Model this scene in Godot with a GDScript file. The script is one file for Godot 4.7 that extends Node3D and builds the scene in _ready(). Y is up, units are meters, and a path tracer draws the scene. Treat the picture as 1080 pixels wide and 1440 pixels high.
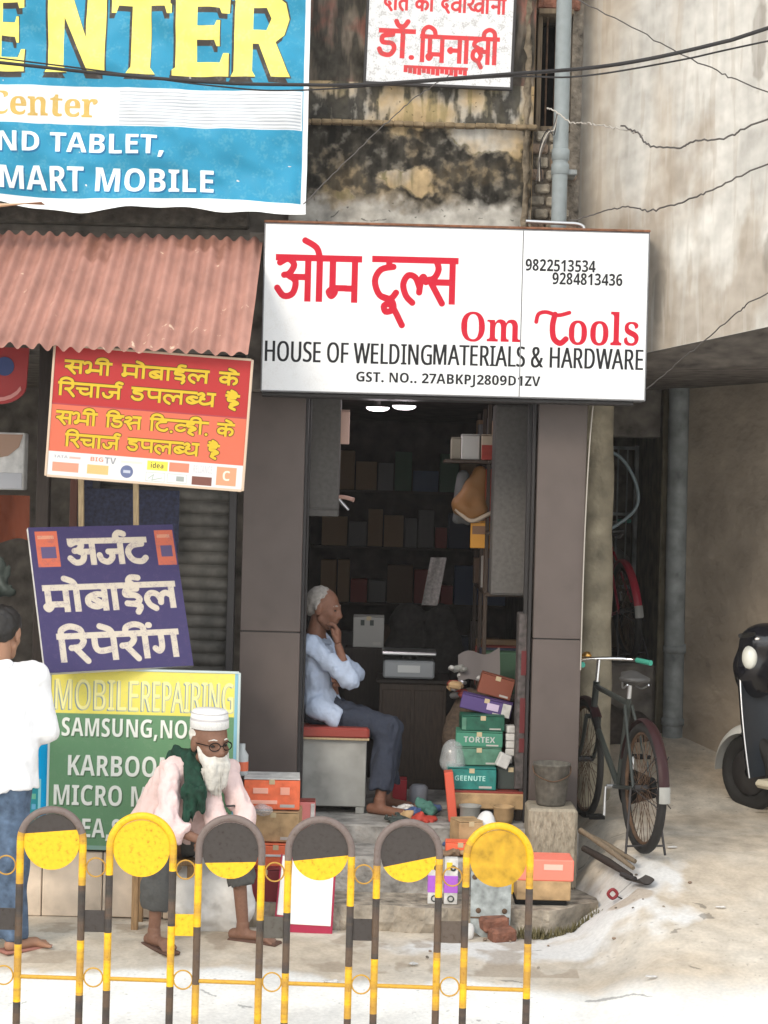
extends Node3D
# A narrow hardware shop beside a mobile-phone stall in an Indian street, seen from across the road.
# Metres; y = 0 is the lane and shop floor, z = 0 the front of the shop's pillars, +z towards the street.
var cam: Camera3D

func _ready():
	rng.seed = 7
	# --- camera
	cam = Camera3D.new()
	cam.name = "camera"
	cam.fov = 29.35
	cam.near = 0.1
	cam.far = 400.0
	cam.transform = Transform3D(Basis(Vector3.RIGHT, deg_to_rad(-0.625)) * Basis(Vector3.BACK, deg_to_rad(1.5)), Vector3(0, 1.88, 11.0))
	add_child(cam)
	cam.current = true
	# --- sky and sun: bright overcast
	var sky_mat := ProceduralSkyMaterial.new()
	sky_mat.sky_top_color = Color(0.80, 0.83, 0.86)
	sky_mat.sky_horizon_color = Color(0.93, 0.92, 0.90)
	sky_mat.sky_curve = 0.25
	sky_mat.ground_bottom_color = Color(0.45, 0.43, 0.4)
	sky_mat.ground_horizon_color = Color(0.6, 0.59, 0.57)
	sky_mat.sky_energy_multiplier = 1.25
	var sky := Sky.new()
	sky.sky_material = sky_mat
	var env := Environment.new()
	env.background_mode = Environment.BG_SKY
	env.sky = sky
	env.tonemap_mode = Environment.TONE_MAPPER_LINEAR
	env.tonemap_exposure = 1.75
	env.fog_enabled = true                 # thin haze added to lift the dark tones
	env.fog_density = 0.0011
	env.fog_light_color = Color(0.9, 0.88, 0.86)
	env.sdfgi_enabled = true
	env.ssao_enabled = true
	env.ssil_enabled = true
	var we := WorldEnvironment.new()
	we.name = "world_environment"
	we.environment = env
	add_child(we)
	var sun := DirectionalLight3D.new()
	sun.name = "sun"
	sun.light_color = Color(1.0, 0.96, 0.9)
	sun.light_energy = 0.42
	sun.light_angular_distance = 18.0
	sun.shadow_enabled = true
	sun.transform = Transform3D(Basis.looking_at(Vector3(0.5, -0.58, -0.8)), Vector3(0, 20, 10))
	add_child(sun)
	make_textures()
	make_materials()
	build_ground()
	build_shop()
	build_old_building()
	build_concrete_building()
	build_stall()
	build_signs()
	build_shop_goods()
	build_forecourt_things()
	build_lane_things()
	build_barrier()
	build_wires()
	build_people()

func make_textures():
	N.blotch = noise_tex(1, 0.008, 0.72, 1.0, 5)
	N.fine = noise_tex(2, 0.05, 0.82, 1.0, 4)
	N.dirt = noise_tex(3, 0.012, 0.45, 1.0, 6)
	N.streak = noise_tex(4, 0.02, 0.7, 1.0, 5)
	N.bump = noise_tex(5, 0.03, 0, 1, 5, 512, 6.0)
	N.cloth = noise_tex(6, 0.012, 0, 1, 3, 512, 8.0)
	N.soft = noise_tex(9, 0.01, 0.9, 1.0, 5)
	N.chips = noise_tex(10, 0.02, 0, 1, 6)
	N.chips.color_ramp.offsets = PackedFloat32Array([0.0, 0.13, 0.34, 1.0])
	N.chips.color_ramp.colors = PackedColorArray([Color(.55, .42, .34), Color(.84, .79, .75), Color(.94, .93, .92), Color(1, 1, 1)])
	N.smear = noise_tex(11, 0.009, 0.92, 1.0, 6)
	N.grain = noise_tex(8, 0.25, 0.8, 1.0, 3)

func make_materials():
	mat("pillar_panel", .1, .079, .071, .5, {"tex": "smear", "scale": .9, "spec": .35})
	mat("core", .05, .05, .05, .8)
	mat("dark_trim", .03, .027, .027, .5)
	mat("concrete", .46, .435, .4, .9, {"tex": "dirt", "scale": .7, "normal": "bump", "nscale": .8})
	mat("concrete_dirty", .5, .43, .34, .92, {"tex": "dirt", "scale": 1.3, "normal": "bump", "nscale": 1.0})
	mat("lane_wall", .5, .415, .325, .9, {"tex": "blotch", "scale": .5, "normal": "bump", "nscale": .6})
	mat("dark_wall", .23, .2, .17, .9, {"tex": "dirt", "scale": .8})
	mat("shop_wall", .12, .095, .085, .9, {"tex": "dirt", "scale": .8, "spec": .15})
	mat("grey_cabinet", .13, .122, .116, .7, {"tex": "fine", "scale": 1.1, "spec": .15})
	mat("shutter", .13, .12, .105, .55, {"tex": "dirt", "scale": 1.0, "metal": .2})
	mat("dark_wood", .035, .025, .02, .7, {"tex": "streak", "scale": Vector3(6, .8, 6)})
	mat("wood", .32, .2, .1, .7, {"tex": "streak", "scale": Vector3(8, 1, 8)})
	mat("pale_wood", .45, .34, .2, .75, {"tex": "streak", "scale": Vector3(8, 1, 8)})
	mat("cream_board", .8, .66, .52, .8, {"tex": "blotch", "scale": .9})
	mat("pipe_grey", .235, .262, .265, .55, {"tex": "fine", "scale": .6})
	mat("pipe_old", .36, .385, .38, .6, {"tex": "dirt", "scale": .8})
	mat("plaster_col", .46, .4, .29, .9, {"tex": "dirt", "scale": .6, "normal": "bump", "nscale": .8})
	mat("brick", .36, .26, .19, .95, {"tex": "dirt", "scale": 1.5, "normal": "bump", "nscale": 1.2})
	mat("brick_pale", .5, .44, .35, .95, {"tex": "dirt", "scale": 1.5, "normal": "bump", "nscale": 1.2})
	mat("brick_red", .3, .13, .085, .95, {"tex": "dirt", "scale": 2.0, "normal": "bump", "nscale": 1.2})
	mat("mortar", .25, .21, .165, .95, {"tex": "dirt", "scale": 2.0, "normal": "bump", "nscale": 1.0})
	mat("old_wood", .2, .15, .1, .85, {"tex": "streak", "scale": Vector3(5, .6, 5)})
	mat("black", .01, .01, .01, .85, {"spec": .15})
	mat("rubber", .018, .017, .016, .75, {"tex": "fine", "scale": 1.5})
	mat("steel", .5, .5, .5, .32, {"metal": .85})
	mat("chrome", .75, .75, .76, .15, {"metal": 1.0})
	mat("rust_steel", .17, .1, .06, .75, {"tex": "dirt", "scale": 2.0, "metal": .2})
	mat("white_paint", .78, .78, .76, .5)
	mat("white_card", .7, .68, .65, .7, {"tex": "blotch", "scale": 2.5})
	mat("red_card", .5, .055, .035, .6, {"tex": "blotch", "scale": 2.5})
	mat("orange_card", .85, .17, .07, .55, {"tex": "fine", "scale": .7})
	mat("tan_card", .5, .33, .17, .85, {"tex": "blotch", "scale": 2.5})
	mat("green_card", .02, .12, .075, .6, {"tex": "blotch", "scale": 3.0})
	mat("pale_green_card", .1, .24, .165, .65, {"tex": "blotch", "scale": 3.0})
	mat("teal_card", .025, .23, .2, .55, {"tex": "blotch", "scale": 3.0})
	mat("purple_card", .075, .045, .16, .55)
	mat("violet_card", .35, .1, .5, .55)
	mat("dark_card", .04, .05, .045, .6)
	mat("yellow_paint", .75, .5, .03, .5)
	mat("brass", .55, .3, .08, .3, {"metal": .9})
	mat("plastic_clear", .55, .56, .56, .2)
	M.plastic_clear.transparency = BaseMaterial3D.TRANSPARENCY_ALPHA
	M.plastic_clear.albedo_color.a = 0.35
	mat("sack", .8, .79, .77, .75, {"tex": "blotch", "scale": 1.5, "normal": "cloth", "nscale": .8})
	mat("red_laminate", .22, .035, .025, .4)
	mat("grey_laminate", .34, .335, .31, .5, {"tex": "blotch", "scale": .8})
	mat("brown_wood", .075, .05, .036, .6, {"tex": "streak", "scale": Vector3(6, .8, 6)})
	mat("glass", .8, .82, .84, .08)
	M.glass.transparency = BaseMaterial3D.TRANSPARENCY_ALPHA
	M.glass.albedo_color.a = 0.25
	mat("skin_dark", .2, .1, .064, .6, {"tex": "fine", "scale": 2.0})
	mat("skin_brown", .2, .09, .055, .6, {"tex": "fine", "scale": 2.0})
	mat("skin_tan", .3, .16, .1, .6)
	mat("hair_black", .012, .01, .009, .55)
	mat("hair_grey", .36, .33, .3, .85, {"tex": "blotch", "scale": 9.0})
	mat("beard_white", .72, .69, .63, .85, {"tex": "blotch", "scale": 6.0, "normal": "cloth", "nscale": .6})
	mat("shirt_white", .78, .78, .79, .85, {"tex": "soft", "scale": 2.0, "normal": "cloth", "nscale": .7})
	mat("shirt_blue", .38, .44, .56, .85, {"tex": "soft", "scale": 3.0, "normal": "cloth", "nscale": .9})
	mat("kurta_pink", .7, .53, .505, .85, {"tex": "soft", "scale": 2.5, "normal": "cloth", "nscale": .9})
	mat("scarf_green", .01, .06, .035, .85, {"tex": "dirt", "scale": 3.0})
	mat("trouser_grey", .075, .075, .072, .9, {"tex": "fine", "scale": 2.0, "normal": "cloth", "nscale": .8})
	mat("trouser_navy", .03, .036, .055, .9, {"tex": "fine", "scale": 2.0, "normal": "cloth", "nscale": .8})
	mat("jeans", .12, .18, .28, .9, {"tex": "dirt", "scale": 2.2, "normal": "cloth", "nscale": .8})
	mat("sandal", .09, .045, .03, .7)
	mat("lamp_face", 1, 1, 1, .5)
	M.lamp_face.emission_enabled = true
	M.lamp_face.emission = Color(1, .95, .97)
	M.lamp_face.emission_energy_multiplier = 2.2

# ---------------------------------------------------------------- ground
func ground_height(x: float, z: float) -> float:
	var lane := -0.03 - 0.22 * clampf(z - 0.45, 0.0, 2.35) + 0.16 * clampf(-0.8 - z, 0.0, 1.7)
	var fore := -0.40 - 0.135 * clampf(z - 1.3, 0.0, 1.3)
	var t := smoothstep(0.98, 1.42, x + 0.06 * sin(z * 7.0))
	return lerpf(fore, lane, t)

func build_ground():
	var xs := [-80.0, -30.0, -12.0, -7.0]
	for i in 75:
		xs.append(-6.0 + i * 0.16)
	xs.append_array([6.0, 9.0, 20.0, 80.0])
	var zs := [-60.0, -20.0, -9.0]
	for i in 106:
		zs.append(-8.0 + i * 0.16)
	zs.append_array([9.0, 14.0, 30.0, 90.0])
	var n := noise(21, 0.6, 4)
	var st := mb()
	st.set_smooth_group(1)
	for i in xs.size() - 1:
		for j in zs.size() - 1:
			for k in [[0, 0], [1, 0], [1, 1], [0, 0], [1, 1], [0, 1]]:
				var x: float = xs[i + k[0]]
				var z: float = zs[j + k[1]]
				st.set_uv(Vector2((x + 3.2) / 7.375, (z + 6.5) / 11.5))
				st.add_vertex(Vector3(x, ground_height(x, z) + n.get_noise_2d(x, z) * 0.012, z))
	# picture of the ground: worn concrete and earth, the white cement spill beside the shop's steps
	var w := 1180
	var h := 1840
	var na := noise(31, 0.9, 5)
	var nb := noise(32, 6.0, 4)
	var nc := noise(33, 2.2, 4)
	var ng := noise(34, 38.0, 2)
	var nk := folds(35, .55)
	var im := Image.create(w, h, false, Image.FORMAT_RGB8)
	var data := PackedByteArray()
	data.resize(w * h * 3)
	var base := Vector3(.47, .4, .315)
	var pale := Vector3(.52, .47, .4)
	var cement := Vector3(.6, .595, .585)
	var mud := Vector3(.24, .19, .14)
	for j in h:
		var z := -6.5 + 11.5 * j / h
		for i in w:
			var x := -3.2 + 7.375 * i / w
			var a := na.get_noise_2d(x, z * 1.6)
			var b := nb.get_noise_2d(x, z)
			var c := base.lerp(pale, clampf(0.45 + a * 1.3, 0.0, 1.0)) * (1.0 + b * 0.22)
			if z > -1.5 and z < 3.6 and x > -3.0 and x < 3.0:
				var cc := nc.get_noise_2d(x * 1.2, z)
				# spill: fans out from the corner of the steps
				var d := Vector2((x - 1.16) / 0.46, (z - 0.85) / 0.55).length()
				var e := Vector2((x - 0.75) / 0.75, (z - 1.22) / 0.2).length()
				var s := clampf((1.0 - minf(d, e) + cc * 0.55 + b * 0.12) * 3.2, 0.0, 1.0)
				c = c.lerp(cement * (1.0 + b * 0.06), s * (0.85 if x < 1.7 else 0.0))
				var sp := Vector2((x - 1.33) / 0.13, (z - 0.98) / 0.09).length()      # muddy spot in the spill
				c = c.lerp(mud * 1.5, clampf((1.0 - sp + cc * 0.5) * 4.0, 0.0, 0.75))
				if z > 0.9 and z < 1.6 and x < 1.0:
					c = c.lerp(mud * 1.25, clampf((cc - 0.12) * 4.0, 0.0, 0.6))     # damp earth along the foot of the steps
			var edge := 1.62 + 0.22 * na.get_noise_2d(x * .8, 3.0) + 0.05 * b + 0.35 * smoothstep(.6, 1.6, x)
			var road := smoothstep(edge - .05, edge + .05 + .3 * smoothstep(.5, 1.5, x), z)        # pale cement of the road
			c = c.lerp(Vector3(.7, .685, .65) * (1.0 + b * .12 + a * .2), road)
			if z < 0.4 and x > 1.0:
				c *= 1.0 + 0.2 * nc.get_noise_2d(x * 3.0 + 9.0, z)
			c *= 1.0 + ng.get_noise_2d(x, z) * 0.11                                  # grit
			if nk.get_noise_2d(x + b * .05, z * 1.5) > .955:                        # cracks
				c *= .55
			if ng.get_noise_2d(x * .6 + 50.0, z * .6) > .66 and a > .0:             # scattered dark specks
				c *= .7
			var o := (j * w + i) * 3
			data[o] = int(255.0 * pow(clampf(c.x, 0, 1), 0.4545))
			data[o + 1] = int(255.0 * pow(clampf(c.y, 0, 1), 0.4545))
			data[o + 2] = int(255.0 * pow(clampf(c.z, 0, 1), 0.4545))
	im.set_data(w, h, false, Image.FORMAT_RGB8, data)
	var m := print_mat("ground", im, 0.92, 0.3)
	m.texture_repeat = false
	struct("ground", st, m)
# ---------------------------------------------------------------- helpers
var used := {}
var N := {}          # shared noise textures
var M := {}          # shared materials
var rng := RandomNumberGenerator.new()

func numbered(called: String) -> String:
	if not used.has(called):
		used[called] = 0
		return called
	used[called] += 1
	return "%s_%03d" % [called, used[called]]

func thing(called: String, label: String, category: String, at := Vector3.ZERO, turn := 0.0, group := "") -> Node3D:
	var o := Node3D.new()
	o.name = numbered(called)
	add_child(o)
	o.position = at
	o.rotation.y = turn
	return tag(o, label, category, group)

func tag(o, label: String, category: String, group := ""):
	o.set_meta("label", label)
	o.set_meta("category", category)
	if group:
		o.set_meta("group", group)
	return o

func rename_copy(o, called: String, label: String):
	var c = o.duplicate()
	c.name = numbered(called)
	c.set_meta("label", label)
	add_child(c)
	return c

func mb() -> SurfaceTool:
	var st := SurfaceTool.new()
	st.begin(Mesh.PRIMITIVE_TRIANGLES)
	st.set_smooth_group(-1)
	return st

func put(called: String, st: SurfaceTool, m: Material, parent = null) -> MeshInstance3D:
	st.generate_normals()
	return put_mesh(called, st.commit(), m, parent)

func put_mesh(called: String, mesh: Mesh, m: Material, parent = null) -> MeshInstance3D:
	var o := MeshInstance3D.new()
	o.mesh = mesh
	o.material_override = m
	if parent == null:
		o.name = numbered(called)
		add_child(o)
	else:
		o.name = called
		parent.add_child(o, true)
	return o

func struct(called: String, st: SurfaceTool, m: Material, parent = null) -> MeshInstance3D:
	var o := put(called, st, m, parent)
	if parent == null:
		o.set_meta("kind", "structure")
	return o

func tri(st: SurfaceTool, a: Vector3, b: Vector3, c: Vector3):
	st.add_vertex(a)
	st.add_vertex(b)
	st.add_vertex(c)

# triangle whose front looks away from `from`
func tri_out(st: SurfaceTool, a: Vector3, b: Vector3, c: Vector3, from: Vector3):
	if (a - c).cross(a - b).dot((a + b + c) / 3.0 - from) >= 0.0:
		tri(st, a, b, c)
	else:
		tri(st, a, c, b)

func quad_out(st: SurfaceTool, a: Vector3, b: Vector3, c: Vector3, d: Vector3, from: Vector3):
	tri_out(st, a, b, c, from)
	tri_out(st, a, c, d, from)

# a picture quad: a top-left, b top-right, c bottom-right, d bottom-left as seen from the front
func print_quad(st: SurfaceTool, a: Vector3, b: Vector3, c: Vector3, d: Vector3, r := Rect2(0, 0, 1, 1)):
	var p := [a, b, c, a, c, d]
	var e := r.end
	var t := [r.position, Vector2(e.x, r.position.y), e, r.position, e, Vector2(r.position.x, e.y)]
	for i in 6:
		st.set_uv(t[i])
		st.add_vertex(p[i])

func box(st: SurfaceTool, c: Vector3, s: Vector3, bev := 0.0, basis := Basis()):
	var h := s * 0.5
	var b := minf(bev, minf(h.x, minf(h.y, h.z)) * 0.9)
	if b <= 0.0:
		for a in 3:
			for sg in [-1.0, 1.0]:
				var q := []
				for k in [[-1, -1], [1, -1], [1, 1], [-1, 1]]:
					var p := Vector3.ZERO
					p[a] = sg * h[a]
					p[(a + 1) % 3] = k[0] * h[(a + 1) % 3]
					p[(a + 2) % 3] = k[1] * h[(a + 2) % 3]
					q.append(c + basis * p)
				quad_out(st, q[0], q[1], q[2], q[3], c)
		return
	for a in 3:
		for sg in [-1.0, 1.0]:
			var q := []
			for k in [[-1, -1], [1, -1], [1, 1], [-1, 1]]:
				var s3 := Vector3.ZERO
				s3[a] = sg
				s3[(a + 1) % 3] = k[0]
				s3[(a + 2) % 3] = k[1]
				q.append(c + basis * corner(a, s3, h, b))
			quad_out(st, q[0], q[1], q[2], q[3], c)
	for a in 3:
		var a2 := (a + 1) % 3
		var a3 := (a + 2) % 3
		for s1 in [-1.0, 1.0]:
			for s2 in [-1.0, 1.0]:
				var u := Vector3.ZERO
				u[a] = s1
				u[a2] = s2
				u[a3] = 1.0
				var w := u
				w[a3] = -1.0
				quad_out(st, c + basis * corner(a, u, h, b), c + basis * corner(a, w, h, b), c + basis * corner(a2, w, h, b), c + basis * corner(a2, u, h, b), c)
	for i in 8:
		var s3 := Vector3(1 if i & 1 else -1, 1 if i & 2 else -1, 1 if i & 4 else -1)
		tri_out(st, c + basis * corner(0, s3, h, b), c + basis * corner(1, s3, h, b), c + basis * corner(2, s3, h, b), c)

func corner(axis: int, s: Vector3, h: Vector3, b: float) -> Vector3:
	var p := s * (h - Vector3(b, b, b))
	p[axis] = s[axis] * h[axis]
	return p

# box from its two corners
func span(st: SurfaceTool, a: Vector3, b: Vector3, bev := 0.0):
	box(st, (a + b) * 0.5, (b - a).abs(), bev)

func smooth_path(p: Array, steps := 6, closed := false) -> Array:
	var out := []
	var n := p.size()
	for i in (n if closed else n - 1):
		var a = p[(i - 1 + n) % n] if closed or i > 0 else p[0]
		var b = p[i]
		var c = p[(i + 1) % n]
		var d = p[(i + 2) % n] if closed or i + 2 < n else p[n - 1]
		for k in steps:
			out.append(b.cubic_interpolate(c, a, d, float(k) / steps))
	if not closed:
		out.append(p[n - 1])
	return out

func rad_at(r, i: int, n: int) -> float:
	if r is Array:
		var f: float = float(i) / maxf(1, n - 1) * (r.size() - 1)
		var k: int = mini(int(f), r.size() - 2)
		return lerpf(r[k], r[k + 1], f - k)
	return r

# round bar along a path; colours (optional) one per point
func tube(st: SurfaceTool, pts: Array, r, sides := 8, caps := true, closed := false, cols := []):
	var n := pts.size()
	var rings := []
	var up := Vector3.UP
	var t0: Vector3 = (pts[1] - pts[0]).normalized()
	if absf(t0.dot(up)) > 0.9:
		up = Vector3.RIGHT
	var nx := t0.cross(up).normalized()
	for i in n:
		var t: Vector3
		if closed:
			t = (pts[(i + 1) % n] - pts[(i - 1 + n) % n]).normalized()
		else:
			t = (pts[mini(i + 1, n - 1)] - pts[maxi(i - 1, 0)]).normalized()
		nx = (nx - t * nx.dot(t)).normalized()
		var ny := t.cross(nx)
		var ring := []
		var rr := rad_at(r, i, n)
		for k in sides:
			var an := TAU * k / sides
			ring.append(pts[i] + (nx * cos(an) + ny * sin(an)) * rr)
		rings.append(ring)
	st.set_smooth_group(1)
	for i in (n if closed else n - 1):
		var j := (i + 1) % n
		for k in sides:
			var k2 := (k + 1) % sides
			var mid: Vector3 = (pts[i] + pts[j]) * 0.5
			if cols:
				st.set_color(cols[i])
			quad_out(st, rings[i][k], rings[i][k2], rings[j][k2], rings[j][k], mid)
	st.set_smooth_group(-1)
	if caps and not closed:
		for e in [0, n - 1]:
			var inner: Vector3 = pts[1] if e == 0 else pts[n - 2]
			for k in sides:
				if cols:
					st.set_color(cols[e])
				tri_out(st, pts[e], rings[e][k], rings[e][(k + 1) % sides], inner)

# turned shape: profile of (radius, height) from bottom to top
func lathe(st: SurfaceTool, prof: Array, seg := 20, x := Transform3D(), group := 1):
	st.set_smooth_group(group)
	var axis0: Vector3
	for i in prof.size() - 1:
		var p: Vector2 = prof[i]
		var q: Vector2 = prof[i + 1]
		var nrm := Vector2(q.y - p.y, -(q.x - p.x))   # outward side of the profile
		for k in seg:
			var a := TAU * k / seg
			var b := TAU * (k + 1) / seg
			var pa := x * Vector3(p.x * cos(a), p.y, p.x * sin(a))
			var pb := x * Vector3(p.x * cos(b), p.y, p.x * sin(b))
			var qa := x * Vector3(q.x * cos(a), q.y, q.x * sin(a))
			var qb := x * Vector3(q.x * cos(b), q.y, q.x * sin(b))
			var mid := x * Vector3((p.x + q.x) * 0.5 * cos((a + b) / 2), (p.y + q.y) / 2, (p.x + q.x) * 0.5 * sin((a + b) / 2))
			axis0 = mid - x.basis * Vector3(nrm.x * cos((a + b) / 2), nrm.y, nrm.x * sin((a + b) / 2))
			if p.x > 1e-5:
				tri_out(st, pa, pb, qa, axis0)
			if q.x > 1e-5:
				tri_out(st, pb, qb, qa, axis0)
	st.set_smooth_group(-1)

# flat polygon (xy) given thickness along z, centred on z = 0
func prism(st: SurfaceTool, poly: PackedVector2Array, depth: float, x := Transform3D()):
	var ix := Geometry2D.triangulate_polygon(poly)
	var h := depth * 0.5
	for i in range(0, ix.size(), 3):
		var a := poly[ix[i]]
		var b := poly[ix[i + 1]]
		var c := poly[ix[i + 2]]
		for s in [-1.0, 1.0]:
			var from := x * Vector3((a.x + b.x + c.x) / 3, (a.y + b.y + c.y) / 3, 0)
			tri_out(st, x * Vector3(a.x, a.y, h * s), x * Vector3(b.x, b.y, h * s), x * Vector3(c.x, c.y, h * s), from)
	var cw := Geometry2D.is_polygon_clockwise(poly)
	for i in poly.size():
		var a := poly[i]
		var b := poly[(i + 1) % poly.size()]
		var d := (b - a).orthogonal() * (1.0 if cw else -1.0)
		var m2 := (a + b) * 0.5 - d.normalized() * 0.01
		# orthogonal() turns clockwise in a y-up plane
		quad_out(st, x * Vector3(a.x, a.y, -h), x * Vector3(b.x, b.y, -h), x * Vector3(b.x, b.y, h), x * Vector3(a.x, a.y, h), x * Vector3(m2.x, m2.y, 0) if not Geometry2D.is_point_in_polygon((a + b) * 0.5 + d.normalized() * 0.002, poly) else x * Vector3((a + b).x * 0.5 + d.normalized().x * 0.01, (a + b).y * 0.5 + d.normalized().y * 0.01, 0))

func circle_poly(r: float, n := 24, c := Vector2.ZERO) -> PackedVector2Array:
	var p := PackedVector2Array()
	for i in n:
		p.append(c + Vector2(cos(TAU * i / n), sin(TAU * i / n)) * r)
	return p

# grid sheet from a function of (u, v) in 0..1, with texture coordinates
func sheet(st: SurfaceTool, f: Callable, nu: int, nv: int, group := 1, back := 0.0):
	st.set_smooth_group(group)
	for i in nu:
		for j in nv:
			var q := []
			for k in [[0, 0], [1, 0], [1, 1], [0, 1]]:
				q.append(Vector2(float(i + k[0]) / nu, float(j + k[1]) / nv))
			for k in [0, 1, 2, 0, 2, 3]:
				st.set_uv(q[k])
				st.add_vertex(f.call(q[k].x, q[k].y))
	st.set_smooth_group(-1)

func noise(seed_: int, freq: float, oct := 4, type := FastNoiseLite.TYPE_SIMPLEX_SMOOTH) -> FastNoiseLite:
	var n := FastNoiseLite.new()
	n.seed = seed_
	n.frequency = freq
	n.noise_type = type
	n.fractal_type = FastNoiseLite.FRACTAL_FBM
	n.fractal_octaves = oct
	return n

# ridged noise for the folds of cloth
func folds(seed_: int, freq: float) -> FastNoiseLite:
	var n := noise(seed_, freq, 3)
	n.fractal_type = FastNoiseLite.FRACTAL_RIDGED
	n.fractal_octaves = 2
	return n

func noise_tex(seed_: int, freq: float, lo: float, hi: float, oct := 4, size := 512, as_normal := 0.0, type := FastNoiseLite.TYPE_SIMPLEX_SMOOTH) -> NoiseTexture2D:
	var t := NoiseTexture2D.new()
	t.width = size
	t.height = size
	t.seamless = true
	t.noise = noise(seed_, freq, oct, type)
	if as_normal > 0.0:
		t.as_normal_map = true
		t.bump_strength = as_normal
	else:
		var g := Gradient.new()
		g.offsets = PackedFloat32Array([0.0, 0.3, 0.7, 1.0])
		var mid := lerpf(lo, hi, 0.45)
		var mid2 := lerpf(lo, hi, 0.75)
		g.colors = PackedColorArray([Color(lo, lo, lo), Color(mid, mid, mid), Color(mid2, mid2, mid2), Color(hi, hi, hi)])
		t.color_ramp = g
	return t

# linear base colour -> material; opt: tex (noise name), scale, normal, nscale, metal, spec
func mat(called: String, r: float, g: float, b: float, rough := 0.8, opt := {}) -> StandardMaterial3D:
	var m := StandardMaterial3D.new()
	m.resource_name = called
	m.albedo_color = Color(r, g, b).linear_to_srgb()
	m.roughness = rough
	m.metallic = opt.get("metal", 0.0)
	m.metallic_specular = opt.get("spec", 0.4)
	if opt.has("tex"):
		m.albedo_texture = N[opt.tex]
	if opt.has("normal"):
		m.normal_enabled = true
		m.normal_texture = N[opt.normal]
		m.normal_scale = opt.get("nscale", 0.5)
	if opt.has("tex") or opt.has("normal"):
		m.uv1_triplanar = true
		m.uv1_world_triplanar = opt.get("world", true)
		var s = opt.get("scale", 1.0)
		m.uv1_scale = s if s is Vector3 else Vector3(s, s, s)
	M[called] = m
	return m

func print_mat(called: String, im: Image, rough := 0.6, spec := 0.2) -> StandardMaterial3D:
	var m := StandardMaterial3D.new()
	m.resource_name = called
	m.albedo_texture = ImageTexture.create_from_image(im)
	m.roughness = rough
	m.metallic_specular = minf(spec, 0.25)
	M[called] = m
	return m

func lin(r: float, g: float, b: float) -> Color:
	return Color(r, g, b).linear_to_srgb()
# ---------------------------------------------------------------- print: lettering drawn into pictures
var pen_scale := 1.0      # picture pixels for one unit of the layout
var pen_map := Transform2D()

func canvas(w: float, h: float, k: float, c: Color) -> Image:
	pen_scale = k
	pen_map = Transform2D(0, Vector2(k, k), 0, Vector2.ZERO)
	var im := Image.create(int(w * k), int(h * k), false, Image.FORMAT_RGB8)
	im.fill(c)
	return im

func finish(im: Image, by := 2) -> Image:
	im.resize(im.get_width() / by, im.get_height() / by, Image.INTERPOLATE_LANCZOS)
	return im

# even-odd fill of one or more outlines (layout units)
func fill(im: Image, polys: Array, c: Color):
	var ps := []
	var y0 := 1e9
	var y1 := -1e9
	for p in polys:
		var q: PackedVector2Array = pen_map * PackedVector2Array(p)
		ps.append(q)
		for v in q:
			y0 = minf(y0, v.y)
			y1 = maxf(y1, v.y)
	for y in range(maxi(0, int(floor(y0))), mini(im.get_height() - 1, int(ceil(y1))) + 1):
		var xs := []
		var yc := y + 0.5
		for q in ps:
			var n: int = q.size()
			for i in n:
				var a: Vector2 = q[i]
				var b: Vector2 = q[(i + 1) % n]
				if (a.y <= yc) != (b.y <= yc):
					xs.append(a.x + (yc - a.y) / (b.y - a.y) * (b.x - a.x))
		xs.sort()
		for i in range(0, xs.size() - 1, 2):
			var xa := int(round(xs[i]))
			var xb := int(round(xs[i + 1]))
			if xb > xa:
				im.fill_rect(Rect2i(xa, y, xb - xa, 1).intersection(Rect2i(Vector2i.ZERO, im.get_size())), c)

func rect(im: Image, x: float, y: float, w: float, h: float, c: Color):
	fill(im, [PackedVector2Array([Vector2(x, y), Vector2(x + w, y), Vector2(x + w, y + h), Vector2(x, y + h)])], c)

func stroke(im: Image, pts: Array, w: float, c: Color, butt := false):
	var p := PackedVector2Array(pts)
	var big := PackedVector2Array()
	for v in p:
		big.append(v * 64.0)
	var polys := Geometry2D.offset_polyline(big, w * 32.0, Geometry2D.JOIN_ROUND, Geometry2D.END_BUTT if butt else Geometry2D.END_ROUND)
	var back := []
	for q in polys:
		var r := PackedVector2Array()
		for v in q:
			r.append(v / 64.0)
		back.append(r)
	if back:
		fill(im, back, c)

func font(face: String, weight := 700) -> SystemFont:
	var f := SystemFont.new()
	f.font_names = PackedStringArray([face])
	f.font_weight = weight
	return f

# Latin words set to fill a rectangle of the layout
func words(im: Image, text: String, face: Font, r: Rect2, c: Color, lean := 0.0, offs := Vector2.ZERO):
	var t := TextMesh.new()
	t.text = text
	t.font = face
	t.font_size = 64
	t.pixel_size = 0.01
	t.depth = 0.0
	t.curve_step = 1.0
	var a := t.get_mesh_arrays()
	var v: PackedVector3Array = a[Mesh.ARRAY_VERTEX]
	var ix = a[Mesh.ARRAY_INDEX]
	var lo := Vector3(1e9, 1e9, 0)
	var hi := Vector3(-1e9, -1e9, 0)
	for p in v:
		lo = lo.min(p)
		hi = hi.max(p)
	var n: int = ix.size() if ix else v.size()
	for i in range(0, n, 3):
		var q := PackedVector2Array()
		for k in 3:
			var p: Vector3 = v[ix[i + k] if ix else i + k]
			var y := (hi.y - p.y) / (hi.y - lo.y)
			q.append(r.position + offs + Vector2((p.x - lo.x) / (hi.x - lo.x) * r.size.x + lean * (1.0 - y) * r.size.y, y * r.size.y))
		fill(im, [q], c)

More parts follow.
